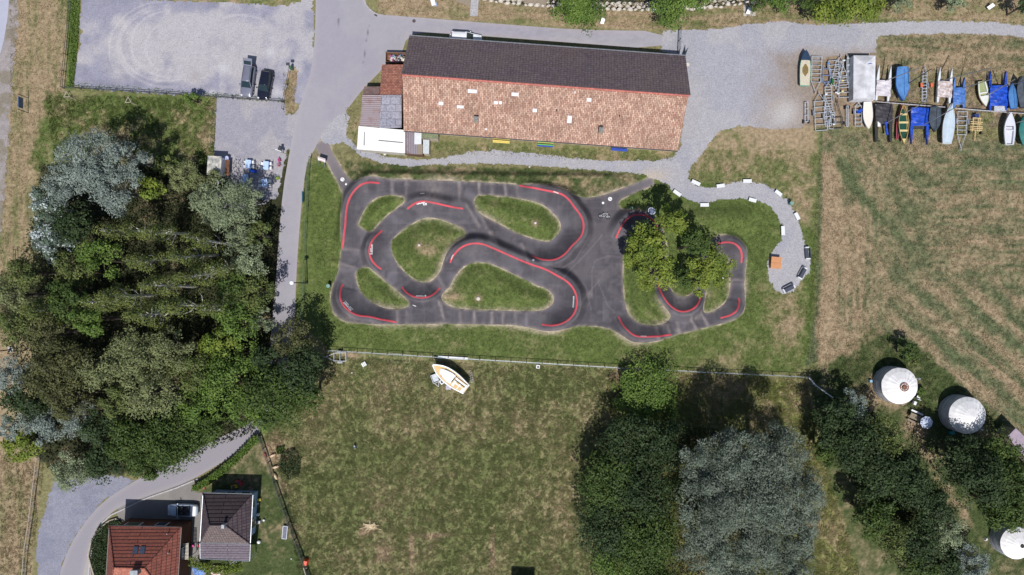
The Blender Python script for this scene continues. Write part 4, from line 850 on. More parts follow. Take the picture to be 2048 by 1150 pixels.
def bin_(px, py, label, col=lin(110,160,140)):
    x, y = W(px, py); t = thing('litter_bin', label, 'bin', x, y, group='green litter bins'); MB().cyl(0, 0, .25, .22, .75, 12, .25).build('body', mat('bin_green', col, .5), t)
    MB().cyl(0, 0, 1.0, .27, .06, 12).build('lid', mat('bin_lid', lin(130,170,160), .5), t); MB().tube((0, .2, 0), (0, .2, 1.1), .04).build('post', DMETAL, t)
bin_(1261, 419, 'green litter bin at the shaded berm'); bin_(1578, 408, 'green litter bin beside the curving gravel path'); bin_(660, 572, 'green litter bin west of the pump track')
# drains
for px, py, r_, lb in ((828,42,.25,'round manhole cover in the road'), (752,29.5,.22,'square drain cover at the kerb')):
    x, y = W(px, py); o = (MB().cyl(0, 0, 0, r_, .015, 16) if r_ > .23 else MB().box(0, 0, 0, .45, .4, .015, rad(-30))).build('drain_cover', mat('iron_cover', lin(90,78,82), .7)); o.location = (x, y, .022); tag(o, lb, 'drain cover')
# kerb of the junction
kb = MB(); K = [W(*p) for p in [(726,-20),(729,5),(737,16),(748,26),(757,30)]]
for a, b in zip(K, K[1:]): kb.tube((*a, .02), (*b, .02), .09, n=4)
tag(kb.build('kerb', mat('kerb_stone', lin(196,192,196), .8)), kind='structure')
kb = MB(); K = [W(*p) for p in [(398,957),(355,975),(300,994),(278,1003),(248,1018),(222,1030),(205,1046),(196,1062),(182,1110),(176,1165)]]
for a, b in zip(K, K[1:]): kb.tube((*a, .03), (*b, .03), .13, n=4)
tag(kb.build('kerb', mat('kerb_stone', lin(196,192,196), .8)), kind='structure')
# white dots (lights / balls) beside the path
for px, py, r_, lb in ((770,308,.24,'white round disc by the white shed wall'), (1059,334,.14,'small white round marker beside the gravel path'), (840,491,.2,'white sprinkler head on the round grass island'), (1070.5,447,.2,'white sprinkler head on the long grass island'), (957,597,.3,'pale stone pile on the triangular grass island'), (1443,557,.18,'small white marker on the island near the tree'), (1374,129,.33,'pale round stone by the hall corner')):
    x, y = W(px, py); hz = float(height(np.array([px], float), np.array([py], float))[0]); o = MB().ball(0, 0, .12, r_, 10, .6).build('marker_stone', mat('pale_stone', lin(214,208,200,1.2), .8, .1)); o.location = (x, y, hz); tag(o, lb, 'marker')
# ================================================================ BENCHES
BL = mat('blue_slats', lin(48,84,190), .5, .08); YL = mat('yellow_slats', lin(238,216,120), .5, .08); GN = mat('green_slats', lin(110,180,110), .5, .08)
def slat_bench(px, py, label, cols, ln=2.4):
    x, y = W(px, py, .4); t = thing('bench', label, 'bench', x, y, 0, HA, 'coloured benches along the hall wall')
    for i, c in enumerate(cols[:2]): MB().box(0, -.28 + i * .2, .42, ln, .17, .05).build('seat', c, t)
    MB().box(0, .14, .5, ln, .06, .38).build('backrest', cols[2], t)
    MB().box(0, .22, .9, ln, .16, .04).build('shelf', cols[3], t)
    for s_ in (-1, 1): MB().box(s_ * ln * .4, 0, 0, .08, .5, .42).build('leg', DMETAL, t)
slat_bench(1002.5, 281, 'yellow slatted bench against the hall wall', [YL, YL, YL, YL]); slat_bench(1090.5, 288.5, 'green, yellow and blue slatted bench against the hall wall', [BL, GN, YL, GN], 2.3); slat_bench(1238.5, 297, 'bright blue slatted bench against the hall wall', [BL] * 4, 2.3)
BW = mat('white_block', lin(228,230,234,1.15), .7, .05)
for i, (px, py, a, ln, lb) in enumerate([(1354.6,386,-35,17,'white block bench at the dark lawn edge just past the track exit'), (1392,365.3,-25,18,'white block bench nearest the hall on the path bend'), (1409.3,409.7,0,17,'white block bench on the south side of the path below two others'), (1441.5,371.5,8,16,'white block bench in the middle of the north path edge'), (1495,362,0,17,'white block bench at the top of the path curve'), (1505.5,400,-15,15,'white block bench facing the path curve from the inner lawn'), (1557.3,386,-38,15,'white block bench beside the green litter bin'), (1594.6,432.3,-62,15,'white block bench on the outer edge above the round gravel place'), (1566.3,461,-88,18,'white block bench on the inner edge above the round gravel place')]):
    x, y = W(px, py, .45); t = thing('block_bench', lb, 'bench', x, y, 0, rad(a), 'white block benches along the gravel path')
    MB().box(0, 0, .36, ln / S, .5, .09).build('seat', BW, t); MB().box(0, 0, 0, ln / S - .25, .38, .36).build('base', mat('grey_block', lin(190,192,196), .8), t)
DKS = mat('dark_slats', lin(66,72,92), .55, .1, 4, stretch=(1, 12, 1))
for px, py, a, lb in ((1615.5,506,-86,'dark slatted bench with white ends on the east side of the gravel place'), (1605,546,62,'dark slatted bench with white ends south east of the wooden platform'), (1578,577,27,'dark slatted bench with white ends at the south tip of the gravel place')):
    x, y = W(px, py, .5); t = thing('slat_bench', lb, 'bench', x, y, 0, rad(a), 'dark benches with white ends')
    MB().box(0, -.1, .42, 1.5, .45, .06).build('seat', DKS, t); MB().box(0, .22, .5, 1.5, .07, .42).build('backrest', DKS, t)
    for s_ in (-1, 1): MB().box(s_ * .8, 0, 0, .16, .62, .62 if s_ < 0 else .6).build('leg', BW, t)
x, y = W(1552.8, 525.5, .9); t = thing('wooden_platform', 'orange wooden planked platform on the round gravel place', 'platform', x, y, 0, rad(-5))
tp = MB()
for i in range(9): tp.box(-.66 + i * .165, .42, .86, .15, .82, .05); tp.box(-.66 + i * .165, -.42, .86, .15, .82, .05)
tp.build('top', WOODO, t); MB().box(0, 0, .0, 1.3, 1.5, .84).build('base', mat('wood_side', lin(190,130,90), .8), t)
# ================================================================ CARS
def car(name, label, px, py, L, Wd, ang, col, hatch=False, conv=False, dark=False, Hc=1.45):
    x, y = W(px, py, .9); t = thing(name, label, 'car', x, y, .02, ang, 'parked cars'); pm = mat('car_paint_' + name, col, .3 if not dark else .12, .03, 1.0, .1, spec=.6)
    GL = mat('car_glass', (.015, .03, .035), .06, .1, 1, spec=.9)
    hw = Wd / 2; st = [(-.5,.62,.45,.72),(-.485,.80,.38,.80),(-.44,.93,.3,.88),(-.3,1,.26,.92),(0,1,.24,.93),(.2,1,.24,.92),(.33,.98,.26,.86),(.42,.92,.3,.8),(.475,.78,.36,.70),(.5,.55,.42,.62)]
    rings = []
    for s_, wf, zb, zt in st:
        w_ = hw * wf; X = s_ * L; rings.append([(X, -w_ * .86, zb), (X, w_ * .86, zb), (X, w_, zb + .12), (X, w_, zt - .18), (X, w_ * .9, zt - .03), (X, w_ * .6, zt + .02), (X, -w_ * .6, zt + .02), (X, -w_ * .9, zt - .03), (X, -w_, zt - .18), (X, -w_, zb + .12)])
    b = MB().loft(rings).build('body', pm, t, True)
    if not conv:
        base = [(-.46 * L, hw * .80), (.24 * L, hw * .88)] ; roof = [(-.40 * L, hw * .62), (.05 * L, hw * .66)]
        if hatch: roof = [(-.42 * L, hw * .64), (.06 * L, hw * .68)]
        g = MB(); zb, zr = .88, Hc - .03
        P0 = [(base[0][0], -base[0][1]), (base[1][0], -base[1][1]), (base[1][0], base[1][1]), (base[0][0], base[0][1])]
        P1 = [(roof[0][0], -roof[0][1]), (roof[1][0], -roof[1][1]), (roof[1][0], roof[1][1]), (roof[0][0], roof[0][1])]
        g.prism(P0, zb, zr, P1).build('windows', GL, t)
        mid = (roof[0][0] + roof[1][0]) / 2; lr = roof[1][0] - roof[0][0]
        rr = []
        for s_, f in ((-.5, .9), (-.46, .99), (0, 1.04), (.44, 1), (.5, .93)):
            w_ = hw * .66 * f; X = mid + s_ * lr; rr.append([(X, -w_, Hc - .05), (X, w_, Hc - .05), (X, w_ * .93, Hc), (X, 0, Hc + .03), (X, -w_ * .93, Hc)])
        MB().loft(rr).build('roof', pm, t, True)
        pil = MB()
        for s_ in (-1, 1):
            pil.tube((base[1][0], s_ * base[1][1], zb), (roof[1][0], s_ * roof[1][1], zr), .045).tube((base[0][0], s_ * base[0][1], zb), (roof[0][0], s_ * roof[0][1], zr), .06).tube((roof[0][0], s_ * roof[0][1], zr), (roof[1][0], s_ * roof[1][1], zr), .04)
        pil.build('pillars', pm, t)
        if not dark:
            for s_ in (-1, 1): MB().tube((-.36 * L, s_ * hw * .58, Hc + .06), (.0, s_ * hw * .6, Hc + .06), .025).build('roof_rail', DMETAL, t)
        if hatch:
            X0 = roof[0][0]; hb = MB(); roofslab(hb, [(X0, -hw * .7, Hc), (X0, hw * .7, Hc), (X0 - .95, hw * .74, Hc + .42), (X0 - .95, -hw * .74, Hc + .42)], .07).build('tailgate', pm, t)
            roofslab(MB(), [(X0 - .15, -hw * .55, Hc + .1), (X0 - .15, hw * .55, Hc + .1), (X0 - .6, hw * .58, Hc + .3), (X0 - .6, -hw * .58, Hc + .3)], .02).build('rear_window', GL, t)
            MB().box(-.42 * L, 0, .55, .8, hw * 1.4, .35).build('boot', mat('dark_red_boot', (.12, .03, .03), .8), t)
    else:
        MB().box(-.06 * L, 0, .55, .42 * L, hw * 1.55, .40).build('cockpit', mat('dark_interior', (.02, .02, .025), .7), t)
        for X, sx in ((.02, .5), (-.2, .45)):
            for s_ in (-1, 1): MB().box(X * L, s_ * hw * .42, .92, sx, .48, .12).box(X * L - .22, s_ * hw * .42, .9, .16, .46, .34).build('seat', mat('dark_seat', (.035, .035, .04), .6), t)
        a = [(.2 * L, -hw * .85, .9), (.2 * L, hw * .85, .9), (.1 * L, hw * .66, 1.3), (.1 * L, -hw * .66, 1.3)]
        roofslab(MB(), a, .03).build('windscreen', GL, t); MB().tube(a[2], a[3], .04).tube(a[1], a[2], .035).tube(a[0], a[3], .035).build('screen_frame', mat('silver_frame', lin(200,206,214,1.2), .3, .05, 2, .5), t)
        MB().box(-.38 * L, 0, .9, .16 * L, hw * 1.5, .06).build('roof_cover', mat('white_hood_cover', (.78, .79, .8), .4, .03), t)
    for sx in (-.31, .31):
        for s_ in (-1, 1):
            wv = MB().tube((sx * L, s_ * (hw - .2), .32), (sx * L, s_ * (hw + .005), .32), .32, n=16).build('wheel', RUB, t); MB().tube((sx * L, s_ * (hw + .004), .32), (sx * L, s_ * (hw + .02), .32), .19, n=10).build('rim', METAL, wv)
    for s_ in (-1, 1):
        MB().ball(.455 * L, s_ * hw * .66, .7, .16, 8, .5).build('headlight', mat('headlight', (.75, .78, .8), .15, .05, 2, spec=.8), t)
        MB().box(-.478 * L, s_ * hw * .68, .62, .08, .25, .16).build('tail_light', mat('tail_light', (.4, .02, .02), .3), t)
        MB().box(.14 * L, s_ * (hw + .09), .86, .14, .2, .13).build('mirror', pm, t)
    return t
def dirn(x0, y0, x1, y1): return math.atan2(-(y1 - y0), x1 - x0)
car('estate_car', 'silver estate car with its tailgate open on the gravel', 494.5, 161, 4.55, 1.75, dirn(499,128,490,193), lin(122,124,142,1.15), hatch=True)
car('black_car', 'black car parked beside the silver estate car', 529, 169, 4.25, 1.75, dirn(535,140,524,198), (.012, .014, .028), dark=True)
car('convertible', 'silver open top convertible in the driveway between the houses', 364, 1021.5, 4.3, 1.75, math.pi + rad(-1), lin(190,206,226,1.15), conv=True)
car('van', 'white van mostly hidden behind the north eave of the hall', 931, 77, 4.6, 1.7, rad(-4), (.78, .79, .82), Hc=1.9)
# ================================================================ SMALL OBJECTS
def bike(px, py, ang, label, lying=True, col=(.5, .52, .55), sc=1.0):
    x, y = W(px, py); hz = float(height(np.array([px], float), np.array([py], float))[0]); t = thing('bicycle', label, 'bicycle', x, y, hz + (.06 if lying else .0), ang, sc=sc)
    fr = mat('bike_frame_' + label[:5].strip(), col, .4, .05)
    up = (lambda a, b: (a, b, .05)) if lying else (lambda a, b: (a, 0, b + .34))
    for X in (-.52, .52):
        w_ = MB(); n = 18; zz = []
        for i in range(n): a0 = 2 * math.pi * i / n; a1 = 2 * math.pi * (i + 1) / n; w_.tube(up(X + .33 * math.cos(a0), .33 * math.sin(a0)), up(X + .33 * math.cos(a1), .33 * math.sin(a1)), .035, n=5)
        wh = w_.build('wheel', RUB, t); sp = MB()
        for i in range(6): a0 = math.pi * i / 6; sp.tube(up(X - .31 * math.cos(a0), -.31 * math.sin(a0)), up(X + .31 * math.cos(a0), .31 * math.sin(a0)), .008, n=3)
        sp.build('spokes', METAL, wh)
    MB().path([up(-.52, 0), up(-.15, .42), up(.38, .45), up(-.05, -.05), up(-.15, .42)], .03).path([up(-.52, 0), up(-.05, -.05)], .025).path([up(.38, .5), up(.52, 0)], .03).build('frame', fr, t)
    MB().box(*up(-.2, .52)[:2], up(0, .5)[2], .25, .14, .06).build('saddle', RUB, t)
    MB().tube((.36, .62 if lying else -.28, .12 if lying else 1.0), (.42, .5 if lying else .28, .5 if lying else 1.0), .025).build('handlebar', DMETAL, t)
bike(1208.5, 433, rad(-8), 'black and white bicycle lying on the open asphalt')
bike(1270, 425, rad(70), 'dark small bicycle in the tree shade by the berm', False, (.3, .08, .05), .8)
# pushchair like bike trailer in the shade
x, y = W(1297.5, 425); hz = float(height(np.array([1297.]), np.array([425.]))[0]); t = thing('pushchair', 'pale blue and white pushchair in the tree shade above the berm', 'pushchair', x, y, hz, rad(-30))
n = 20; r_ = MB()
for i in range(n): a0 = 2 * math.pi * i / n; a1 = 2 * math.pi * (i + 1) / n; r_.tube((.5 * math.cos(a0), .42 * math.sin(a0), .75), (.5 * math.cos(a1), .42 * math.sin(a1), .75), .06)
r_.build('rim', mat('pale_blue_white', lin(206,214,236,1.1), .5), t); MB().ball(0, 0, .5, .42, 12, .5).build('seat', mat('grey_blue_seat', lin(110,120,146), .7), t)
for a, b in ((.35, .38), (.35, -.38), (-.35, .38), (-.35, -.38)): MB().tube((a, b - .03, .15), (a, b + .03, .15), .15, n=12).build('wheel', RUB, t)
MB().tube((-.4, -.25, .7), (-.8, -.25, 1.0), .025).tube((-.4, .25, .7), (-.8, .25, 1.0), .025).tube((-.8, -.25, 1.0), (-.8, .25, 1.0), .03).build('handle', DMETAL, t)
# skip with scrap
a = W(771, 104.5, 1.2); b = W(815, 124.5, 1.2); cx, cy = (a[0] + b[0]) / 2, (a[1] + b[1]) / 2; sx, sy = b[0] - a[0], a[1] - b[1]
t = thing('skip', 'rusty brown open skip at the hall corner', 'skip', cx, cy, 0, rad(-1)); SK = mat('skip_rust', lin(150,112,88), .8, .2, 1.5)
k = MB(); k.box(0, 0, .05, sx - .1, sy - .1, .1)
for s_ in (-1, 1): k.box(0, s_ * (sy / 2 - .04), .1, sx, .08, 1.1); k.box(s_ * (sx / 2 - .04), 0, .1, .08, sy - .16, 1.1)
k.build('body', SK, t); MB().tube((-sx / 2, sy / 2 + .03, 1.2), (sx / 2, sy / 2 + .03, 1.2), .06).tube((-sx / 2, -sy / 2 - .03, 1.2), (sx / 2, -sy / 2 - .03, 1.2), .06).build('rim', DMETAL, t)
rr = random.Random(4); k = MB(); cs = [(.7,.7,.72),(.1,.12,.2),(.5,.1,.1),(.6,.55,.45),(.1,.25,.4),(.05,.05,.05),(.75,.72,.6),(.4,.1,.25)]
for i in range(110):
    k.use(mat('scrap_%d' % (i % 8), cs[i % 8], .6)); k.box(rr.uniform(-sx * .33, sx * .36), rr.uniform(-sy * .3, sy * .25), rr.uniform(.3, .75), rr.uniform(.08, .6), rr.uniform(.05, .16), rr.uniform(.05, .3), rr.uniform(-1.5, 1.5))
o = k.build('scrap_heap'); o.location = (cx, cy, 0); tag(o, 'heap of mixed scrap inside the rusty skip', 'scrap', kind='stuff')
# ---- cafe corner
x, y = W(428.5, 331, 2.2); t = thing('kiosk', 'small kiosk with mottled pale roof under the trees', 'kiosk', x, y, 0, rad(-3))
MB().box(0, 0, 2.1, 1.95, 2.65, .12).build('roof', mat('mottled_roof', lin(220,216,206), .8, .2, 2.0, col2=lin(120,126,130)), t); MB().box(0, 0, .3, 1.8, 2.45, 1.8).build('wall', WHITE, t)
MB().box(1.35, 0, .95, .55, 2.2, .08).build('counter', mat('brown_counter', lin(120,76,50), .6, .2, 3), t)
for s_ in (-1, 1): MB().tube((-1, s_ * .8, .3), (-.9, s_ * .8, .3), .3, n=12).build('wheel', RUB, t)
x, y = W(453, 316, .9); o = MB().cyl(0, 0, 0, .06, .9, 8).cyl(0, 0, .85, .3, .05, 18).build('bistro_table', mat('pale_lilac', lin(190,198,236,1.1), .5)); o.location = (x, y, 0); tag(o, 'small round pale table beside the kiosk', 'table')
TB = mat('table_blue_white', lin(176,200,240,1.0), .6, .05)
def cafe_table(px, py, a, lb, nch=4):
    x, y = W(px, py, .75); t = thing('cafe_table', lb, 'table', x, y, 0, rad(a), 'cafe tables under the trees')
    MB().box(0, 0, .72, .78, 1.2, .04).build('tabletop', TB, t)
    for sx in (-1, 1):
        for sy in (-1, 1): MB().box(sx * .3, sy * .5, 0, .05, .05, .72).build('leg', METAL, t)
    for i in range(nch):
        sx = -1 if i % 2 else 1; sy = -1 if i < 2 else 1; c = thing('cafe_chair', 'white cafe chair at the ' + lb, 'chair', x + sx * .62, y + sy * .32, 0, rad(0 if sx > 0 else 180), 'white cafe chairs')
        MB().box(0, 0, .42, .38, .4, .04).build('seat', WHITE, c); MB().box(.2, 0, .46, .04, .4, .4).build('backrest', WHITE, c)
        for u in (-1, 1):
            for v in (-1, 1): MB().box(u * .16, v * .16, 0, .03, .03, .42).build('leg', METAL, c)
cafe_table(496, 328, -4, 'cafe table nearest the kiosk counter'); cafe_table(531.5, 331, -4, 'cafe table nearest the road and flowers'); cafe_table(491, 357, 2, 'cafe table half under the sage green tree', 2); cafe_table(529.5, 366, 2, 'cafe table south east beside the hedge side')
x, y = W(508, 343); t = thing('toy_tractor', 'bright blue ride on toy between the cafe tables', 'toy', x, y, 0, rad(-15)); MB().box(0, 0, .15, .85, .4, .3, 0, .8).build('body', mat('toy_blue', (.01, .1, .75), .4), t); MB().ball(-.5, .1, .35, .2, 8).build('seat', mat('toy_blue_light', (.05, .25, .85), .4), t)
for a in (-.3, .3):
    for b in (-.22, .22): MB().tube((a, b - .03, .14), (a, b + .03, .14), .14, n=10).build('wheel', RUB, t)
for i, (px, py, c, lb) in enumerate([(560,321,(.6,.06,.3),'magenta flowers in a pot on the roadside row'), (559,331,(.5,.2,.3),'pink and white flowers in a pot on the roadside row'), (557,357,(.35,.5,.08),'yellow green plant in a pot on the roadside row')]):
    x, y = W(px, py); t = thing('flower_pot', lb, 'flower pot', x, y, group='flower pots by the road'); MB().cyl(0, 0, 0, .16, .3, 10, .2).build('pot', mat('clay_pot', lin(150,84,60), .8), t)
    V = []; rr = random.Random(i)
    k = MB()
    for j in range(60): k.box(rr.gauss(0, .12), rr.gauss(0, .14), .3 + rr.random() * .25, .06, .05, .05, rr.random() * 3)
    k.build('flowers', mat('petals_%d' % i, c, .7), t)
# ---- meadow boat and things round it
def hull_rings(L, B, Hh, tr=.6, full=2.2, z0=0.0, sheer=.2, n=14, keel=.15):
    R = []
    for i in range(n + 1):
        t_ = i / n; X = -L / 2 + L * t_
        f = tr + (1 - tr) * math.sin(min(t_ / .45, 1) * math.pi / 2) if t_ < .45 else (1 - ((t_ - .45) / .55) ** full)
        f = max(f, .015); w_ = B / 2 * f; zt = z0 + Hh + sheer * max(0, (t_ - .4) / .6) ** 2 * Hh; kz = z0 + keel * Hh * 0 + (max(0, t_ - .75) / .25) ** 2 * Hh * .5
        R.append([(X, -w_, zt), (X, -w_ * .92, z0 + Hh * .55 + (kz - z0) * .3), (X, -w_ * .5, kz + .08 * Hh), (X, 0, kz), (X, w_ * .5, kz + .08 * Hh), (X, w_ * .92, z0 + Hh * .55 + (kz - z0) * .3), (X, w_, zt)])
    return R
def deck_strip(R, dz=0.0, camber=.0, t0=0, t1=None, inset=1.0, cols=7):
    t1 = len(R) if t1 is None else t1; out = []
    for r in R[t0:t1]:
        w_ = r[6][1] * inset; z = r[6][2] + dz; out.append([(r[0][0], -w_ + 2 * w_ * k / (cols - 1), z + camber * (1 - (2 * k / (cols - 1) - 1) ** 2)) for k in range(cols)])
    return out
def boat(label, stern, bow, beam, Hh, hm, dm, kind='cover', h0=.55, group='boats on the storage ground', tr=.6, full=2.2, mast=None, name='boat', bm=None, z0=None, cat='boat'):
    zt = h0 + Hh; a = W(*stern, zt); b = W(*bow, zt); L = math.hypot(b[0] - a[0], b[1] - a[1]); ang = math.atan2(b[1] - a[1], b[0] - a[0]); cx, cy = (a[0] + b[0]) / 2, (a[1] + b[1]) / 2
    t = thing(name, label, cat, cx, cy, 0, ang, group); B = beam / S * .985; R = hull_rings(L, B, Hh, tr, full, h0)
    rings = [r[::-1] for r in R]; MB().loft(R, close=False, cap=False).add(R[0], [tuple(range(7))]).build('hull', hm, t)
    rim = MB()
    for s_ in (0, 6): rim.path([Vector(r[s_]) for r in R], .04, 5)
    rim.tube(R[0][0], R[0][6], .04).build('gunwale', hm if kind == 'open' else (bm or hm), t)
    if kind == 'cover':
        D = deck_strip(R, .03, .16 * B); MB().loft(D, close=False, cap=False).build('cover', dm, t, True)
        pr = MB().path([Vector(((d[3][0]), 0, d[3][2] + .01)) for d in D[1:-2]], .03, 5).build('ridge_rope', hm, t)
    elif kind == 'open':
        D = [[(p[0], p[1], p[2]) for p in r] for r in deck_strip(R, -Hh * .55, 0, 1, 13, .8)]; MB().loft(D, close=False, cap=False).build('floor', bm or hm, t)
        for k_ in (.22, .45, .68):
            r = R[int(k_ * 14)]; MB().box(r[0][0], 0, r[6][2] - .12, .28, 2 * r[6][1] * .95, .05).build('thwart', dm, t)
        D = deck_strip(R, -.03, 0, 12); MB().loft(D, close=False, cap=False).build('foredeck', dm, t)
    elif kind == 'dinghy':
        D = deck_strip(R, -.01, .04 * B, 8); MB().loft(D, close=False, cap=False).build('foredeck', dm, t)
        D = deck_strip(R, -Hh * .5, 0, 0, 9, .85); MB().loft(D, close=False, cap=False).build('floor', bm or dm, t)
        side = MB()
        for s_ in (-1, 1): side.loft([[(r[0][0], s_ * r[6][1], r[6][2]), (r[0][0], s_ * r[6][1] * .72, r[6][2] - .01), (r[0][0], s_ * r[6][1] * .7, r[6][2] - Hh * .5)] for r in R[:9]], close=False, cap=False)
        side.build('side_deck', dm, t); MB().box(-L * .05, 0, h0 + Hh * .45, .2, B * .8, Hh * .4).build('thwart', dm, t)
    elif kind == 'flat':
        D = deck_strip(R, 0.0, .02 * B); MB().loft(D, close=False, cap=False).build('deck', dm, t)
    if mast: add_mast(t, cx, cy, ang, *mast)
    return t, L, B, R
MASTM = mat('mast_alloy', lin(176,182,188), .35, .1, 2, .5); MASTD = mat('mast_dark', (.05, .05, .06), .5)
def add_mast(t, cx, cy, ang, b, e, h, hb=.8, dark=False):
    p = W(*b, hb); q = W(*e, h); c, s_ = math.cos(-ang), math.sin(-ang); f = lambda v: ((v[0] - cx) * c - (v[1] - cy) * s_, (v[0] - cx) * s_ + (v[1] - cy) * c)
    MB().tube((*f(p), hb), (*f(q), h), .075, .055).build('mast', MASTD if dark else MASTM, t)
def trestle(t, L, B, h0=.35):
    for X in (-L * .25, L * .22): MB().box(X, 0, 0, .15, B * .6, h0 + .1).build('stand', DMETAL, t)
CRM = mat('cream_hull', (.78, .77, .74), .35, .04); TEAK = mat('teak_deck', lin(236,196,132), .6, .1, 4, stretch=(1, 8, 1))
t, L, B, R = boat('white sailing boat with tan deck propped on the rough meadow', (932.5, 779), (866, 729), 31, 1.25, CRM, TEAK, 'flat', .5, None, .68, 2.4, name='sailing_boat')
trestle(t, L, B, .5)
cb = MB(); rg = []
for X, w_, z in ((-.1, .72, 2.0), (0, .74, 2.08), (.15, .6, 2.08), (.26, .36, 1.98), (.31, .14, 1.85)): rg.append([(X * L, -w_ * B / 2, 1.74), (X * L, w_ * B / 2, 1.74), (X * L, w_ * B / 2 * .85, z), (X * L, -w_ * B / 2 * .85, z)])
cb.loft(rg).build('cabin', mat('white_gel', (.8, .8, .8), .3, .02), t)
MB().box(.06 * L, B * .29, 1.9, .26 * L, .06, .12, rad(-6)).box(.06 * L, -B * .29, 1.9, .26 * L, .06, .12, rad(6)).build('window', WIN, t)
MB().box(-.11 * L, 0, 1.8, .12, .75, .28).build('hatch', WIN, t)
MB().box(-.31 * L, 0, 1.80, .34 * L, B * .70, .02).build('cockpit_rim', mat('white_gel', (.8, .8, .8), .3, .02), t)
for a_, b_, w2, h2 in ((-.25, .24, .09, .2), (-.36, .22, .08, .22), (-.25, -.02, .09, .14), (-.38, -.02, .1, .14), (-.31, -.27, .26, .1)): MB().box(a_ * L, b_ * B, 1.825, w2 * L, h2 * B, .03).build('teak_panel', TEAK, t)
for s_ in (-1, 1): MB().path([(p[0][0] + .0, s_ * p[6][1] * .93, p[6][2] + .02) for p in R], .11, 5).build('white_rail', mat('white_gel', (.8, .8, .8), .3, .02), t); MB().box(-.29 * L, -.15, 1.86, .3 * L, .1, .04, 0).box(-.29 * L, -.62, 1.86, .36 * L, .08, .04).build('tiller', mat('dark_brown', (.05, .04, .04), .6), t)
MB().box(.4 * L, 0, 1.82, .5, .35, .06).tube((.47 * L, -.3, 1.8), (.5 * L, 0, 2.1), .04).tube((.47 * L, .3, 1.8), (.5 * L, 0, 2.1), .04).build('bow_fitting', WHITE, t)
tl = []
def bx(name, label, cat, px, py, sx, sy, h, a, m, **k):
    x, y = W(px, py, h); o = MB().box(0, 0, 0, sx, sy, h, 0, k.get('tp', 1)).build(name, m); o.location = (x, y, k.get('z', 0)); o.rotation_euler.z = rad(a); return tag(o, label, cat, k.get('group'))
t = thing('hand_cart', 'grey tub cart with triangular handle beside the white boat', 'cart', *W(870, 757, .4), 0, rad(-68)); MB().box(0, 0, .2, 1.1, .85, .06).build('floor', METAL, t)
k = MB()
for s_ in (-1, 1): k.box(0, s_ * .45, .22, 1.25, .07, .28); k.box(s_ * .6, 0, .22, .07, .9, .28)
k.build('side_panel', METAL, t); MB().path([(.6, -.35, .3), (1.3, 0, .25), (.6, .35, .3)], .035).build('handle', WHITE, t)
for s_ in (-1, 1): MB().tube((0, s_ * .52, .2), (0, s_ * .6, .2), .2, n=12).build('wheel', RUB, t)
x, y = W(884.5, 763); t = thing('white_bucket_stand', 'white board with a dark bucket beside the white boat', 'stand', x, y, 0, rad(35)); MB().box(0, 0, 0, .7, .65, .2).build('board', WHITE, t); MB().cyl(0, 0, .2, .16, .3, 12, .2).build('bucket', mat('navy_bucket', (.03, .04, .1), .5), t)
bx('grey_crate', 'square pale grey crate at the stern quarter of the white boat', 'crate', 897, 775, .75, .62, .75, -3, mat('lilac_grey', lin(186,182,196,1.2), .7)); 
def ladder(px0, py0, px1, py1, wd, n, label, m=CHROME, name='ladder', cat='ladder'):
    a = W(px0, py0); b = W(px1, py1); L = math.hypot(b[0] - a[0], b[1] - a[1]); t = thing(name, label, cat, *a, .06, math.atan2(b[1] - a[1], b[0] - a[0]))
    for s_ in (-1, 1): MB().tube((0, s_ * wd / 2, 0), (L, s_ * wd / 2, 0), .03).build('rail', m, t)
    for i in range(n): MB().tube((L * (i + .5) / n, -wd / 2, 0), (L * (i + .5) / n, wd / 2, 0), .025).build('rung', m, t)
    return t
ladder(940, 739, 945, 766, .36, 6, 'short aluminium ladder lying in the grass by the boat stern')
bx('white_beam', 'long white beam lying along the wire fence', 'beam', 905.5, 715.7, 4.3, .36, .25, -3.4, WHITE)
bx('white_frame_box', 'white square frame box in the grass near the fence', 'box', 1076, 733.5, .5, .5, .45, -8, WHITE); bx('frame_opening', 'black hollow top of the white square frame box', 'opening', 1076, 733.3, .28, .28, .03, -8, DMETAL, z=.44)
x, y = W(729, 728); t = thing('garden_stool', 'white folding stool in the meadow corner', 'stool', x, y, 0, rad(30))
for i in range(3): MB().box(-.22 + i * .22, 0, .4, .17, .6, .03).build('seat_slat', WHITE, t)
for a in (-.25, .25):
    for b in (-.22, .22): MB().box(a, b, 0, .04, .04, .4).build('leg', WHITE, t)
bx('white_scrap', 'tiny white piece in the meadow grass below the stool', 'scrap', 703, 746, .25, .12, .1, 10, WHITE)
x, y = W(805, 718); t = MB().path([(-2.2, .9, .05), (-.4, .75, .05), (1.0, .6, .05), (1.0, -.45, .05), (-2.2, -.4, .05)], .03).path([(-.05, .7, .05), (-.05, -.4, .05)], .03).build('pipe_frame', mat('pale_rail', lin(196,184,168), .8)); t.location = (x, y, 0); tag(t, 'thin pale pipe frame lying in the grass by the fence', 'frame')
x, y = W(711, 893); t = thing('scarecrow', 'small blue and grey bundle standing in the rough meadow', 'bundle', x, y, 0, .1); MB().box(0, 0, 0, .35, .5, .5, 0, .6).build('body', mat('denim', lin(90,104,140), .9, .3, 8), t); MB().ball(0, .2, .6, .15, 8).build('top', mat('pale_grey', lin(190,196,206), .8), t)
k = MB(); rr = random.Random(8)
for i in range(50): k.tube((rr.gauss(0, .5), rr.gauss(0, .25), .08), (rr.gauss(0, .6), rr.gauss(0, .3), .25), .04)
o = k.build('straw_heap', mat('straw', lin(226,206,170,1.15), .9, .1)); o.location = (*W(742, 1053), 0); tag(o, 'small heap of pale straw in the rough meadow', 'straw', kind='stuff')
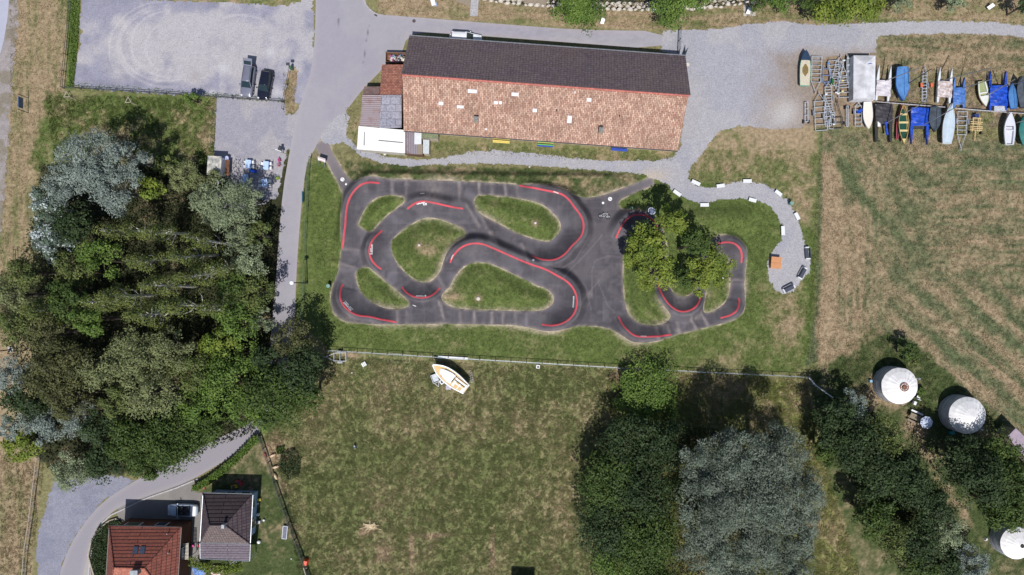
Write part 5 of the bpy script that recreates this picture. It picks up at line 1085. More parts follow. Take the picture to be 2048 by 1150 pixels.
def trailer(label, p0, p1, wd, n=5, tongue=1.2, group='boat trailers', m=CHROME, wheels=True, h=.45, fend=True, axle=.4):
    """p0 rear middle, p1 front middle of the frame (pixels), width in pixels"""
    a = W(*p0, h); b = W(*p1, h); L = math.hypot(b[0] - a[0], b[1] - a[1]); wd = wd / S; t = thing('boat_trailer', label, 'trailer', *a, 0, math.atan2(b[1] - a[1], b[0] - a[0]), group)
    k = MB()
    for s_ in (-1, 1): k.tube((0, s_ * wd / 2, h), (L, s_ * wd / 2 * .9, h), .065, n=4)
    for i in range(n): X = L * i / (n - 1); k.tube((X, -wd / 2, h + .02), (X, wd / 2, h + .02), .06, n=4)
    k.build('frame', m, t)
    if tongue: MB().tube((L, -wd * .42, h), (L + tongue, 0, h), .045, n=4).tube((L, wd * .42, h), (L + tongue, 0, h), .045, n=4).tube((L + tongue, 0, h), (L + tongue + .3, 0, h), .06).tube((L + tongue, 0, 0), (L + tongue, 0, h + .15), .04).build('drawbar', m, t)
    if wheels:
        for s_ in (-1, 1):
            MB().tube((L * axle, s_ * (wd / 2 + .08), .26), (L * axle, s_ * (wd / 2 + .25), .26), .26, n=14).build('wheel', RUB, t)
            if fend: MB().box(L * axle, s_ * (wd / 2 + .17), .52, .75, .22, .05).build('mudguard', METAL, t)
    return t
trailer('galvanised trailer frame half under the dark tree at the fence', (692, 714), (668, 714), 17, 3, 1.2, None, axle=.5)
# ---- garden things
def parasol(px, py, r, h, label, m, n=8):
    x, y = W(px, py, h); t = thing('parasol', label, 'parasol', x, y, 0, rad(12), 'open parasols'); P = [(r * math.cos(2 * math.pi * i / n), r * math.sin(2 * math.pi * i / n), h - .35) for i in range(n)]
    MB().add(P + [(0, 0, h)], [(i, (i + 1) % n, n) for i in range(n)]).build('canopy', m, t); MB().tube((0, 0, 0), (0, 0, h), .03).build('pole', WHITE, t)
parasol(395.5, 1141, 1.0, 2.2, 'blue patterned parasol between the two houses', mat('blue_pattern', lin(130,170,226,1.1), .8, .1, 3.0, col2=lin(70,90,170)), 7)
parasol(1856, 846, .9, 2.0, 'white speckled parasol beside the picnic table', mat('white_pattern', lin(214,224,244,1.1), .8, .1, 4.0, col2=lin(180,190,220)), 8)
x, y = W(432, 1141, .4); t = thing('paddling_pool', 'white inflatable paddling pool with yellow water', 'pool', x, y); n = 24
k = MB()
for i in range(n): a0 = 2 * math.pi * i / n; a1 = 2 * math.pi * (i + 1) / n; k.tube((.72 * math.cos(a0), .6 * math.sin(a0), .25), (.72 * math.cos(a1), .6 * math.sin(a1), .25), .22, n=8)
k.build('ring', mat('pool_white', (.78, .78, .82), .35, .08, 3, col2=(.7, .35, .4)), t); MB().cyl(0, 0, .15, .55, .05, 20).build('water', mat('pool_water', lin(150,146,80), .2, .2, 5), t)
for s_, c in ((-1, (.7, .6, .1)), (1, (.7, .3, .5))): MB().ball(s_ * 1.0, -.1 * s_, .3, .16, 8).build('handle', mat('pool_handle_%d' % s_, c, .4), t)
x, y = W(569.5, 1065, .4); t = thing('sun_lounger', 'grey sun lounger with white frame on the lawn', 'lounger', x, y, 0, rad(85)); MB().box(0, 0, .38, 1.75, .58, .04).build('bed', mat('lounger_grey', lin(120,124,146), .7), t)
k = MB().path([(-.9, -.32, .4), (.9, -.32, .4), (.9, .32, .4), (-.9, .32, .4), (-.9, -.32, .4)], .045).build('frame', WHITE, t)
for a in (-.75, .75):
    for b in (-.3, .3): MB().box(a, b, 0, .04, .04, .4).build('leg', WHITE, t)
ladder(455, 1135, 476, 1122, .5, 4, 'folded metal chair frame lying on the lawn by the vine', name='folded_chair', cat='chair')
for px, py, r_, c, lb in ((519,1082.5,.27,(.8,.8,.8),'large white ball on the lawn by the dark roof house'), (528.5,1039.5,.18,(.72,.76,.78),'small white ball on the lawn beside the blue wall'), (583,1117,.1,(.8,.8,.8),'tiny white ball on the lawn near the garden fence')):
    x, y = W(px, py); o = MB().ball(0, 0, r_, r_, 14).build('ball', mat('ball_%.2f' % r_, c, .4), smoothf=True); o.location = (x, y, 0); tag(o, lb, 'ball')
def toycar(px, py, a, lb, c):
    x, y = W(px, py); t = thing('toy_car', lb, 'toy car', x, y, 0, rad(a)); MB().box(0, 0, .12, 1.0, .52, .3, 0, .85).build('body', mat('toy_' + lb[:6], c, .4), t); MB().box(-.05, 0, .42, .35, .35, .08).build('seat', DMETAL, t)
    for u in (-.32, .32):
        for v in (-.28, .28): MB().tube((u, v - .03, .13), (u, v + .03, .13), .13, n=10).build('wheel', RUB, t)
toycar(411, 969, 62, 'coral red toy car by the hedge end', (.75, .12, .12)); toycar(480, 964.5, -30, 'red toy car in the shade of the dark roof house', (.6, .04, .06))
toycar(470, 972, 10, 'yellow toy car in the shade of the dark roof house', (.6, .4, .03))
bx('slide', 'orange red plastic slide end at the garden fence', 'slide', 610, 1127, .65, .9, .9, -10, mat('orange_red', (.75, .08, .03), .4), tp=.7); 
x, y = W(614, 1143); t = thing('hammock_frame', 'cream wooden frame beside the orange red slide', 'frame', x, y, 0, rad(-72)); MB().tube((-.9, 0, .8), (1.2, 0, .8), .06).tube((-.7, 0, .8), (-.7, .5, .8), .04).build('beam', mat('pale_rail', lin(196,184,168), .8), t); MB().tube((-.8, 0, 0), (-.8, 0, .8), .05).build('post', WOODM, t); MB().tube((1.0, 0, 0), (1.0, 0, .8), .05).build('post', WOODM, t)
bx('red_toy', 'dark red oval toy shell beside the garden fence', 'toy', 530, 910, .3, .75, .3, 12, mat('dark_red', (.35, .03, .03), .5), tp=.6)
for px, py, a, lb in ((545,911,25,'topmost of three pale boulders at the garden corner'), (551,934,15,'middle of three pale boulders at the garden corner'), (551,953,-65,'lowest of three pale boulders at the garden corner')):
    x, y = W(px, py, .3); o = MB().ball(0, 0, .25, .5, 10, .6).build('boulder', mat('tan_stone', lin(212,186,156,1.15), .9, .12, 3)); o.scale = (1, .42, 1); o.rotation_euler.z = rad(a); o.location = (x, y, 0); tag(o, lb, 'boulder', 'boulders at the garden corner')
for px, py, c, lb, s_ in ((518,1000,(.7,.55,.05),'yellow toy at the blue house wall',.4), (515,1030,(.8,.8,.8),'white box at the blue house wall',.4), (517,1045,(.5,.5,.52),'grey pram like toy at the blue house wall',.45), (514,1008,(.6,.65,.7),'pale garden tool box at the blue house wall',.3), (398,1092,(.6,.03,.05),'red cushion box at the house corner',.4), (385,1092,(.7,.05,.3),'magenta toy on the narrow paved path',.35), (393,979,(.05,.2,.5),'blue box at the end of the hedge',.4)):
    bx('garden_box', lb, 'box', px, py, s_, s_ * .8, s_, 8, mat('gb_%d%d' % (px, py), c, .5))
t = thing('pergola', 'white slatted pergola against the red roof house', 'pergola', *W(369, 1103, 2.6)); k = MB()
for i in range(12): k.box(0, -1.05 + i * .19, 2.5, 1.05, .1, .06)
k.build('slats', mat('cream_slats', lin(222,214,196,1.15), .7), t)
for a in (-.45, .45): MB().box(a, 0, 2.42, .08, 2.3, .08).build('beam', WHITE, t); MB().box(a, -1.0, 0, .08, .08, 2.42).build('post', WHITE, t)
k = thing('retaining_wall', 'low pale retaining wall curving round the ivy bed', 'wall', *W(205, 1046)); w0 = W(205, 1046); mb = MB()
K = [W(*p) for p in [(236,1036),(222,1040),(207,1050),(194,1066),(184,1085),(179,1110),(186,1135),(194,1160)]]
for a, b in zip(K, K[1:]): mb.tube((a[0] - w0[0], a[1] - w0[1], .3), (b[0] - w0[0], b[1] - w0[1], .3), .14, n=4).tube((a[0] - w0[0], a[1] - w0[1], .05), (b[0] - w0[0], b[1] - w0[1], .05), .14, n=4)
mb.build('stones', mat('wall_stone', lin(190,178,166), .9, .15), k)
# ---- things by the tents
x, y = W(1833, 835, .75); t = thing('picnic_table', 'pale wooden picnic table between the round tents', 'picnic table', x, y, 0, rad(-24))
k = MB()
for i in range(5): k.box(0, -.3 + i * .15, .72, 1.9, .13, .04)
k.build('tabletop', WOODM, t)
for s_, m_ in ((1, WHITE), (-1, WOODM)): MB().box(0, s_ * .72, .42, 1.8, .24, .05).build('seat', m_, t)
for a in (-.7, .7): MB().tube((a, -.7, 0), (a, .1, .7), .05).tube((a, .7, 0), (a, -.1, .7), .05).tube((a, -.8, .38), (a, .8, .38), .04).build('leg', WOODM, t)
bx('blue_bag', 'deep blue bag on the picnic table', 'bag', 1848, 834, .35, .3, .3, 10, mat('deep_blue', (.01, .03, .4), .5), z=.78)
def gchair(px, py, a, lb):
    x, y = W(px, py, .45); t = thing('garden_chair', lb, 'chair', x, y, 0, rad(a), 'white garden chairs'); MB().box(0, 0, .4, .6, .5, .06).build('seat', WHITE, t); MB().box(-.28, 0, .46, .06, .52, .4).build('backrest', WHITE, t)
    for u in (-.22, .22):
        for v in (-.2, .2): MB().box(u, v, 0, .04, .04, .4).build('leg', WHITE, t)
gchair(1837, 795, 70, 'white garden chair turned away beside the tent deck'); gchair(1829, 806, -20, 'white garden chair closest to the tent deck')
bx('white_sack', 'small white sack on the path near the lowest tent', 'sack', 1974, 1079, .3, .55, .35, -20, WHITE, tp=.5); bx('teal_box', 'teal box at the south edge of the tent with bright cover', 'box', 1906, 866, .5, .45, .6, 15, mat('teal', (.02, .3, .32), .5))
for px, py, lb in ((1205,42,'white slanted panel stand on the bank between two trees'), (1497,22,'white panel stand on a paved square'), (1981,13,'white panel stand on the bank near the top right corner')):
    x, y = W(px, py, .6); t = thing('sign_stand', lb, 'sign', x, y, 0, rad(-12 if px < 1900 else -50), 'white slanted sign stands'); roofslab(MB(), [(-.25, -.35, .5), (.25, -.35, .5), (.3, .35, .9), (-.2, .35, .9)], .06).build('panel', WHITE, t); MB().box(0, 0, 0, .12, .12, .65).build('post', METAL, t)
o = MB()
for i in range(3):
    for j in range(3): o.box(-.6 + i * .6, -.5 + j * .52, 0, .55, .48, .03)
o = o.build('paving', mat('paving_slab', lin(196,190,182), .9, .1)); o.location = (*W(1499, 22), .0); tag(o, kind='structure')
# ================================================================ FOLIAGE
LEAF = amat('leaves', 1.5, .12, .6, 0, 0, .18)
def leafmesh(name, P, Nrm, size, colr, rg, asp=1.6, parent=None, m=None):
    n = len(P); t = rg.normal(size=(n, 3)); u = np.cross(Nrm, t); u /= np.linalg.norm(u, axis=1)[:, None] + 1e-9; v = np.cross(Nrm, u); v /= np.linalg.norm(v, axis=1)[:, None] + 1e-9
    s = (size * rg.uniform(.6, 1.35, n))[:, None]
    V = np.empty((n, 4, 3)); V[:, 0] = P - u * s * .5; V[:, 1] = P - v * s * .5 / asp + Nrm * s * .06; V[:, 2] = P + u * s * .5; V[:, 3] = P + v * s * .5 / asp + Nrm * s * .06
    F = np.arange(n * 4).reshape(n, 4); c = np.repeat(colr, 4, axis=0)
    return npmesh(name, V.reshape(-1, 3), F, c, m or LEAF, parent)
def unit(rg, n):
    d = rg.normal(size=(n, 3)); return d / np.linalg.norm(d, axis=1)[:, None]
KIND = {  # colour a, colour b, leaf size, density, lobe radius, flatness, trunk colour
 'dark':   (lin(58,80,38,1.1), lin(88,106,50,1.1), .30, 330, .30, .9, (.09,.07,.05), 1.6),
 'deep':   (lin(44,60,38,1.12), lin(70,88,50,1.12), .30, 340, .30, .9, (.09,.07,.05), 1.6),
 'olive':  (lin(78,92,50,1.02), lin(112,122,68,1.02), .27, 300, .26, .9, (.12,.1,.08), 1.8),
 'lightolive': (lin(98,108,70,1.02), lin(138,144,100,1.02), .26, 320, .24, .9, (.14,.12,.1), 1.9),
 'bright': (lin(76,104,46,1.02), lin(112,134,62,1.02), .28, 330, .27, .9, (.1,.08,.06), 1.7),
 'yellow': (lin(92,114,46,1.02), lin(132,144,60,1.02), .30, 300, .28, .9, (.12,.1,.07), 1.5),
 'sage':   (lin(112,124,98,1.02), lin(152,164,128,1.02), .26, 340, .24, .85, (.12,.1,.08), 2.4),
 'silver': (lin(112,124,116,1.02), lin(150,162,156,1.02), .24, 380, .22, .9, (.12,.12,.11), 2.2),
 'willow': (lin(84,96,84,1.02), lin(128,138,124,1.02), .25, 520, .26, 1.0, (.1,.1,.09), 2.4),
 'white':  (lin(96,112,96,1.02), lin(206,216,220,1.02), .28, 300, .22, .9, (.3,.3,.28), 1.6),
 'brown':  (lin(74,78,48,1.02), lin(102,104,64,1.02), .26, 270, .27, .9, (.14,.11,.09), 1.7),
 'under': (lin(44,54,32,1.02), lin(58,66,38,1.02), .3, 100, .3, .9, (.1,.1,.1), 1.6),  # albedo darkened so gaps between the crowns read as deep shade
 'birch':  (lin(76,90,44,1.02), lin(116,124,66,1.02), .22, 420, .17, 1.0, (.62,.6,.57), 1.8),
}
def tree(px, py, rp, h, kind, label, seed, name='tree', cat='tree', group=None, lean=(0, 0), dens=1.0, hc=None):
    ca_, cb_, ls, dn, lr, fl, tc, asp = KIND[kind]; rg = np.random.default_rng(seed); rr = random.Random(seed)
    birch = kind == 'birch'
    hc = hc or (h * .62)
    if birch: lean = (rr.uniform(-.9, .9), rr.uniform(-1.0, 1.0)); px += rr.uniform(-10, 10); py += rr.uniform(-12, 12)
    x, y = W(px, py, hc); R = rp / S * (1 - hc / H); x -= lean[0]; y -= lean[1]
    t = thing(name, label, cat, x, y, 0, 0, group)
    cz = hc; vh = (h - hc) * .95 if not birch else h * .36
    K = int(9 + 2.0 * R * R) if not birch else int(16 + 6 * R); K = min(K, 64); K = max(8, int(K * .7)) if kind == 'yellow' else K
    d = unit(rg, K); d[:, 2] = np.abs(d[:, 2]) * 1.0 - .25; rad_ = R * (1 - lr * .45) * rg.uniform(.1, 1.0, K) ** .5
    c = np.stack([d[:, 0] * rad_, d[:, 1] * rad_, cz + d[:, 2] * vh * rg.uniform(.5, 1, K)], 1)
    prof = np.clip(1 - (np.hypot(c[:, 0], c[:, 1]) / (R * 1.02)) ** 2, 0, 1) ** .5
    c[:, 2] = cz - vh * .35 + prof * vh * 1.15 * rg.uniform(.42, 1.0, K)
    if birch: c[:, 2] = rg.uniform(h * .35, h * .95, K); k_ = np.clip((h - c[:, 2]) / (h * .6), .12, 1); c[:, 0] = d[:, 0] * R * .75 * k_; c[:, 1] = d[:, 1] * R * .75 * k_
    c[:, 0] += lean[0] * np.clip(c[:, 2] / cz, 0, 1.3); c[:, 1] += lean[1] * np.clip(c[:, 2] / cz, 0, 1.3)
    N = int(dn * R * R * dens * (1.0 if not birch else .85)); per = rg.integers(0, K, N)
    lrad = R * lr * rg.uniform(.7, 1.35, K) if not birch else rg.uniform(.55, .95, K)
    dd = unit(rg, N); up = rg.random(N) < .75; dd[:, 2] = np.where(up, np.abs(dd[:, 2]), dd[:, 2])
    # lumpy lobes: distort the radius with direction
    rj = lrad[per] * (.62 + .42 * rg.random(N) ** .5) * (.85 + .3 * np.sin(dd[:, 0] * 5 + per) * np.cos(dd[:, 1] * 6 + per * 2))
    sc = np.ones((N, 3)); sc[:, 2] = .8 if not birch else 1.7
    P = c[per] + dd * rj[:, None] * sc
    st = rg.random(N) < .12; P[st] += unit(rg, int(st.sum())) * (R * .10 + .12)
    nr = dd * .8 + unit(rg, N) * .55 + np.array([0, 0, .35]); nr /= np.linalg.norm(nr, axis=1)[:, None]
    lb = rg.random(K)[per]; mixv = np.clip(lb * .6 + rg.random(N) * .5 - .05, 0, 1)[:, None]
    A, B = np.array(ca_), np.array(cb_)
    if kind == 'white': mixv = (mixv > .62) * 1.0 * np.clip(rg.random((N, 1)) + .3, 0, 1)
    col = (A + (B - A) * mixv) * rg.uniform(.82, 1.18, N)[:, None] * (.82 + .36 * rg.random(K)[per])[:, None]
    leafmesh('crown', P, nr, ls, col, rg, asp, t)
    k = MB(); tm = mat('bark_' + kind, tc, .9, .25, 3, stretch=(1, 1, .3)); tr = .07 + .018 * h * (1 if not birch else .6)
    top = Vector((lean[0], lean[1], cz)); k.tube((0, 0, -.1), (lean[0] * .45, lean[1] * .45, cz * .5), tr, tr * .8, 8); k.tube((lean[0] * .45, lean[1] * .45, cz * .5), top, tr * .8, tr * .5, 8)
    if birch: k.tube(top, (lean[0] * 1.2, lean[1] * 1.2, h * .96), tr * .5, .03, 6)
    for i in range(min(K, 16 if not birch else 26)):
        z0 = rr.uniform(.35, 1) * cz if not birch else max(h * .25, c[i][2] - rr.uniform(.8, 1.6)); a = Vector((lean[0] * z0 / cz, lean[1] * z0 / cz, z0)); b = Vector(c[i]); m_ = (a + b) / 2 + Vector((rr.uniform(-.3, .3), rr.uniform(-.3, .3), .25))
        k.tube(a, m_, tr * .33, tr * .22, 5); k.tube(m_, b, tr * .22, .02, 5)
    k.build('trunk', tm, t); return t
TREES = [
 # left wood, top
 (196,326,72,14,'silver','broad silver grey tree at the top left of the wood'), (140,372,50,10,'silver','silver grey tree between white leaved tree and dry strip'), (245,385,56,12,'silver','silver grey tree leaning over the shaded wood edge'), (262,318,44,12,'silver','smaller silver tree behind the big silver crown'),
 (100,415,48,9,'white','white leaved poplar at the wood edge, upper one'), (112,480,50,9,'white','white leaved poplar at the wood edge, lower one'), (150,450,48,9,'deep','dark green tree behind the white leaved poplars'),
 (300,375,34,7,'yellow','yellow green young tree below the silver crowns'), (372,350,40,5,'lightolive','pale thin shrub tree left of the kiosk'), (425,368,30,4,'lightolive','thin shrub tree at the kiosk back wall'), (330,330,26,4,'olive','low olive shrub in the shade above the wood'),
 (462,420,66,9,'sage','round sage green tree below the cafe tables'), (495,395,38,8,'sage','small sage green tree touching the cafe tables'), (478,480,36,7,'sage','sage green tree drooping south of the round sage one'), (415,398,34,7,'sage','sage green sapling west of the round sage one'),
 (205,520,48,9,'bright','yellow green bush tree among the birches'), (152,540,40,10,'olive','olive tree left of the yellow green bush tree'),
 (250,470,34,14,'birch','birch with white branches under the silver crowns'), (330,470,32,14,'birch','birch with white branches in the upper middle of the wood'), (290,520,36,15,'birch','birch left of the middle birches'), (370,510,32,14,'birch','birch right of the middle birches'), (410,470,28,13,'birch','slim birch close to the round sage tree'), (330,560,38,15,'birch','birch in the centre of the wood'), (400,560,34,14,'birch','birch east of the wood centre'), (255,580,38,15,'birch','birch west of the wood centre'), (440,540,28,13,'birch','slim birch toward the road side'), (300,625,40,15,'birch','birch south of the wood centre'), (370,620,38,15,'birch','birch south east of the wood centre'), (210,610,36,15,'birch','birch above the dark gap in the wood'), (440,610,30,13,'birch','birch behind the roadside trees'),
 (60,545,44,12,'olive','olive tree by the dark fence corner'), (28,590,46,12,'lightolive','light olive tree cut by the left frame edge, upper one'), (95,610,48,13,'birch','birch near the left frame edge'), (150,600,44,12,'dark','dark tree behind the left birch'), (40,650,44,12,'olive','olive tree over the street lamp with square base'), (110,665,48,13,'brown','brownish tree between left birch and dark gap'), (185,640,42,12,'bright','green tree standing left of the dark gap'),
 (500,520,44,8,'sage','grey green roadside tree, upper one'), (520,470,32,7,'olive','olive roadside tree below the cafe corner'), (512,585,44,8,'olive','olive roadside tree in the middle'), (480,640,46,9,'bright','bright roadside tree, lower one'), (525,640,30,6,'sage','small sage roadside tree'), (468,575,36,9,'dark','dark tree behind the upper roadside tree'),
 (285,715,66,13,'lightolive','large light olive tree in the lower wood'), (350,700,50,12,'lightolive','light olive tree right of the large light olive one'), (225,735,56,13,'lightolive','light olive tree left of the large light olive one'), (310,785,56,13,'lightolive','light olive tree below the large light olive one'), (390,740,44,11,'olive','olive tree on the right of the lower wood'), (250,800,44,12,'olive','olive tree above the dark lower crowns'),
 (150,730,54,12,'brown','brown olive tree at the left of the lower wood'), (95,750,50,12,'brown','brown olive tree near the grey left crown'), (40,745,48,11,'silver','grey tree at the left frame edge'), (150,795,50,11,'brown','brown olive tree above the silver willow'), (60,800,46,10,'deep','dark grey green tree at the left frame edge'),
 (90,840,52,9,'silver','silver willow at the lower left of the wood'), (165,835,44,9,'silver','silver willow beside the yellow green round tree'), (52,885,42,6,'yellow','yellow green round tree at the dry field edge'), (25,850,30,8,'silver','small silver tree at the left frame edge'),
 (435,690,44,9,'yellow','yellow green tree above the bright green crown'), (450,760,62,9,'bright','large bright green tree near the road bend'), (400,810,48,9,'bright','bright green tree left of the road bend'), (490,815,40,8,'bright','bright green tree touching the road bend'), (500,715,36,7,'bright','small bright green tree by the shaded road'),
 (350,875,64,9,'dark','dark green tree leaning over the road'), (270,880,60,9,'dark','dark green tree beside the silver willows'), (415,860,44,8,'dark','dark green tree close to the road bend'), (215,915,48,8,'deep','dark green tree above the lavender gravel'), (150,935,48,7,'sage','grey green shrub tree on the lavender gravel edge'), (300,925,44,7,'dark','dark green tree low over the road edge'), (355,905,28,5,'yellow','yellow green branch tree hanging over the road'), (210,850,42,10,'deep','deep green tree in the lower wood'),
 (560,790,72,9,'dark','big dark round tree at the meadow corner'), (605,735,58,9,'deep','dark tree above the big dark round one'), (592,680,46,9,'brown','brownish tree by the shaded road'), (545,720,40,8,'deep','dark tree between road and brownish tree'), (620,790,38,8,'dark','dark tree on the meadow side of the big dark round one'), (530,830,36,6,'bright','green shrub tree at the road edge below the dark round tree'),
 # track trees
 (1338,448,38,11,'yellow','upper yellow green tree between the two small track loops'), (1292,492,48,9,'yellow','yellow green tree over the shaded berm'), (1288,475,40,7,'dark','dark shaded tree over the berm line'), (1312,545,46,8,'yellow','lower yellow green tree between the small track loops'), (1262,520,26,6,'yellow','small yellow green tree on the west loop island'), (1425,528,48,9,'yellow','yellow green tree over the east loop'), (1395,560,32,6,'yellow','low yellow green tree south of the east loop tree'), (1385,490,36,12,'dark','dark tree behind the east loop tree'), (1365,555,26,5,'dark','dark bush inside the u shaped berm'),
 # bottom middle
 (1296,787,74,3.2,'bright','broad low green bush tree at the long fence'), (1256,780,38,3,'bright','small bush on the west flank of the broad low bush tree'), 
 (1258,888,64,8,'deep','dark tree at the top of the lower dark group'), (1325,890,56,9,'deep','dark tree beside the blue grey willow'), (1212,965,76,8,'dark','dark tree on the meadow edge, upper one'), (1290,980,70,9,'deep','dark tree in the middle of the lower dark group'), (1216,1048,72,8,'deep','dark tree on the meadow edge, lower one'), (1285,1070,78,9,'dark','dark green tree behind the lower meadow edge'), (1236,1125,60,7,'bright','greener tree at the bottom frame edge'), (1300,1140,46,9,'dark','dark tree cut by the bottom frame edge'),
 (1405,930,66,16,'willow','blue grey willow, upper left crown'), (1475,905,66,17,'willow','blue grey willow, topmost crown'), (1548,905,64,16,'willow','blue grey willow, upper right crown'), (1420,1010,74,17,'willow','blue grey willow, middle left crown'), (1515,985,80,18,'willow','blue grey willow, central crown'), (1590,975,54,15,'willow','blue grey willow, right crown'), (1585,1050,56,13,'willow','blue grey willow, lower right crown'), (1500,1075,70,14,'willow','blue grey willow, lower middle crown'), (1410,1090,60,13,'willow','blue grey willow, lower left crown'), (1575,1120,54,12,'willow','blue grey willow, bottom right crown'), (1460,1140,56,12,'willow','blue grey willow, bottom crown'),
 # right group
 (1665,830,44,8,'deep','dark tree at the end of the white tube barrier'), (1705,808,34,6,'silver','small silver shrub tree near the open crown tent'), (1700,880,62,9,'deep','dark tree in the right group, upper one'), (1765,870,48,8,'olive','olive tree in the right group'), (1655,900,34,7,'dark','dark tree on the wild grass edge'), (1745,940,56,9,'deep','dark tree in the middle of the right group'), (1810,960,54,9,'deep','dark tree on the path side of the right group'), (1850,1010,54,8,'deep','dark green tree along the footpath'), (1740,1030,48,8,'dark','dark tree above the yellow wild grass'), (1775,1075,52,8,'olive','olive tree in the lower right group'), (1835,1080,50,8,'deep','dark tree in the lower right group'), (1890,1060,44,7,'sage','grey green tree with pale leaves near the lowest tent'), (1830,1130,40,7,'dark','green shrub tree at the bottom edge'), (1935,1130,46,6,'silver','silver shrub tree in the bottom right'), (1885,1125,36,6,'deep','dark shrub tree between the bottom silver ones'),
 (1925,925,58,9,'deep','big dark tree beside the tent with bright cover'), (1988,912,54,9,'dark','big dark tree half over the hut'), (1960,965,60,11,'deep','big dark tree south of the hut'), (2030,955,48,11,'dark','big dark tree at the right frame edge'), (2000,1015,54,10,'dark','dark tree above the lowest tent'), (2045,1040,34,9,'dark','dark tree cut by the right frame edge'),
 (1813,706,22,4,'dark','small round leafed tree above the open crown tent'), (1823,727,14,2,'olive','low shrub right behind the open crown tent'), (1842,784,12,1.2,'bright','low green plant at the tent deck'),
 # canal bank
 (1158,18,58,6,'bright','round green tree on the canal bank, first from the west'), (1140,-6,44,6,'bright','green crown cut by the top edge above the hall'), (1345,8,54,6,'bright','round green tree on the canal bank by the gate'), (1395,-6,34,6,'bright','green crown cut by the top edge beside the diagonal plank'), (1668,12,54,6.5,'yellow','bright yellow green tree on the canal bank'), (1725,6,50,6.5,'yellow','bright yellow green tree beside the gravel road'), (1625,2,30,6,'dark','dark leafed tree west of the yellow green canal trees'), (1560,-2,34,4,'bright','low green bush on the canal bank'), (1800,-4,28,4,'sage','sage bush cut by the top edge'), (1905,0,32,4,'sage','sage bush on the canal bank near the panel stand'), (2046,12,22,5,'deep','dark bush in the top right corner'), (1516,6,20,3,'dark','small dark bush between the stones'),
 (384,198,17,3,'bright','round green bush at the car park fence'),
]
for i, (px, py, rp, h, kd, lb) in enumerate(TREES):
    nm = 'birch_tree' if kd == 'birch' else ('willow_tree' if kd == 'willow' else ('bush' if h < 5 else 'tree'))
    gp = 'trees of the wood on the left' if px < 660 and py > 300 else ('blue grey willows' if kd == 'willow' else ('trees of the right group' if px > 1600 and py > 600 else ('trees between the small track loops' if 1200 < px < 1480 and py < 600 else None)))
    tree(px, py, rp, h, kd, lb, 100 + i, nm, 'bush' if nm == 'bush' else 'tree', gp)
def leafstrip(name, label, cat, P, wd, h, kind, n, seed, group=None, kindtag=None, ls=None):
    """a hedge, vine or leafy bed along a pixel line"""
    ca_, cb_, s0, dn, lr, fl, tc, asp = KIND[kind]; rg = np.random.default_rng(seed); pts = np.array([W(*p) for p in dens(P, 6)]); x0, y0 = pts.mean(0)
    i = rg.integers(0, len(pts), n); Q = pts[i] - [x0, y0] + rg.uniform(-.5, .5, (n, 2)) * wd; z = h * (.35 + .65 * rg.random(n) ** .4)
    nr = unit(rg, n) * .8 + np.array([0, 0, .6]); nr /= np.linalg.norm(nr, axis=1)[:, None]
    col = np.array(ca_) + (np.array(cb_) - np.array(ca_)) * rg.random((n, 1)); col *= rg.uniform(.7, 1.3, (n, 1))
    o = leafmesh(name, np.stack([Q[:, 0], Q[:, 1], z], 1), nr, ls or .22, col, rg, asp); o.location = (x0, y0, 0); return tag(o, label, cat, group, kindtag)
leafstrip('hedge', 'trimmed green hedge between the road bend and the garden', 'hedge', [(396,972),(420,960),(450,937),(480,912),(503,888),(516,874)], .85, 1.15, 'bright', 9000, 1)
leafstrip('vine', 'bright yellow green vine along the porch roof edge', 'vine', [(402,1109),(415,1118),(440,1124),(470,1124),(490,1121)], 1.1, 2.85, 'yellow', 2600, 2)
def bed(name, label, P, n, h, kind, seed, ls=.2, cat='plants', kindtag='stuff'):
    rg = np.random.default_rng(seed); xs = [p[0] for p in P]; ys = [p[1] for p in P]; X = rg.uniform(min(xs), max(xs), n * 2); Y = rg.uniform(min(ys), max(ys), n * 2); k = inpoly(X, Y, P); X = X[k][:n]; Y = Y[k][:n]; n = len(X)
    ca_, cb_, s0, dn, lr, fl, tc, asp = KIND[kind]; nr = unit(rg, n) * .8 + np.array([0, 0, .7]); nr /= np.linalg.norm(nr, axis=1)[:, None]
    col = (np.array(ca_) + (np.array(cb_) - np.array(ca_)) * rg.random((n, 1))) * rg.uniform(.7, 1.3, (n, 1))
    o = leafmesh(name, np.stack([(X - 1024) / S, (575 - Y) / S, h * (.2 + .8 * rg.random(n) * (.5 + fbm(X / 12, Y / 12, seed)))], 1), nr, ls, col, rg, asp); return tag(o, label, cat, None, kindtag)
bed('ivy_bed', 'dense ivy bed at the corner of the red roof house', [(200,1050),(235,1036),(250,1045),(240,1060),(226,1160),(200,1160),(184,1120),(186,1080)], 7000, .55, 'deep', 5)
bed('flower_shrubs', 'patch of mixed low shrubs beside the boulders', [(562,905),(590,896),(604,915),(600,950),(575,958),(560,940)], 1500, .8, 'deep', 6)
bed('flower_shrubs', 'small low plants at the garden fence corner', [(553,895),(570,890),(570,905),(556,908)], 400, .5, 'dark', 7)
bed('creepers', 'weeds along the car park fence', [(148,165),(566,196),(566,206),(148,182)], 1100, .35, 'bright', 9, .18); bed('creepers', 'weeds along the west fence of the car park', [(146,-10),(160,-10),(158,80),(148,175),(138,175)], 2600, .35, 'bright', 10, .18)
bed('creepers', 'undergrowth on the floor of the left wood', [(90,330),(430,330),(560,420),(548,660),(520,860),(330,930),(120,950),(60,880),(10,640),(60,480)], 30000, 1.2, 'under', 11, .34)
bed('creepers', 'undergrowth under the lower dark trees', [(1190,860),(1380,850),(1620,880),(1610,1150),(1180,1150)], 12000, 1.2, 'under', 12, .34)
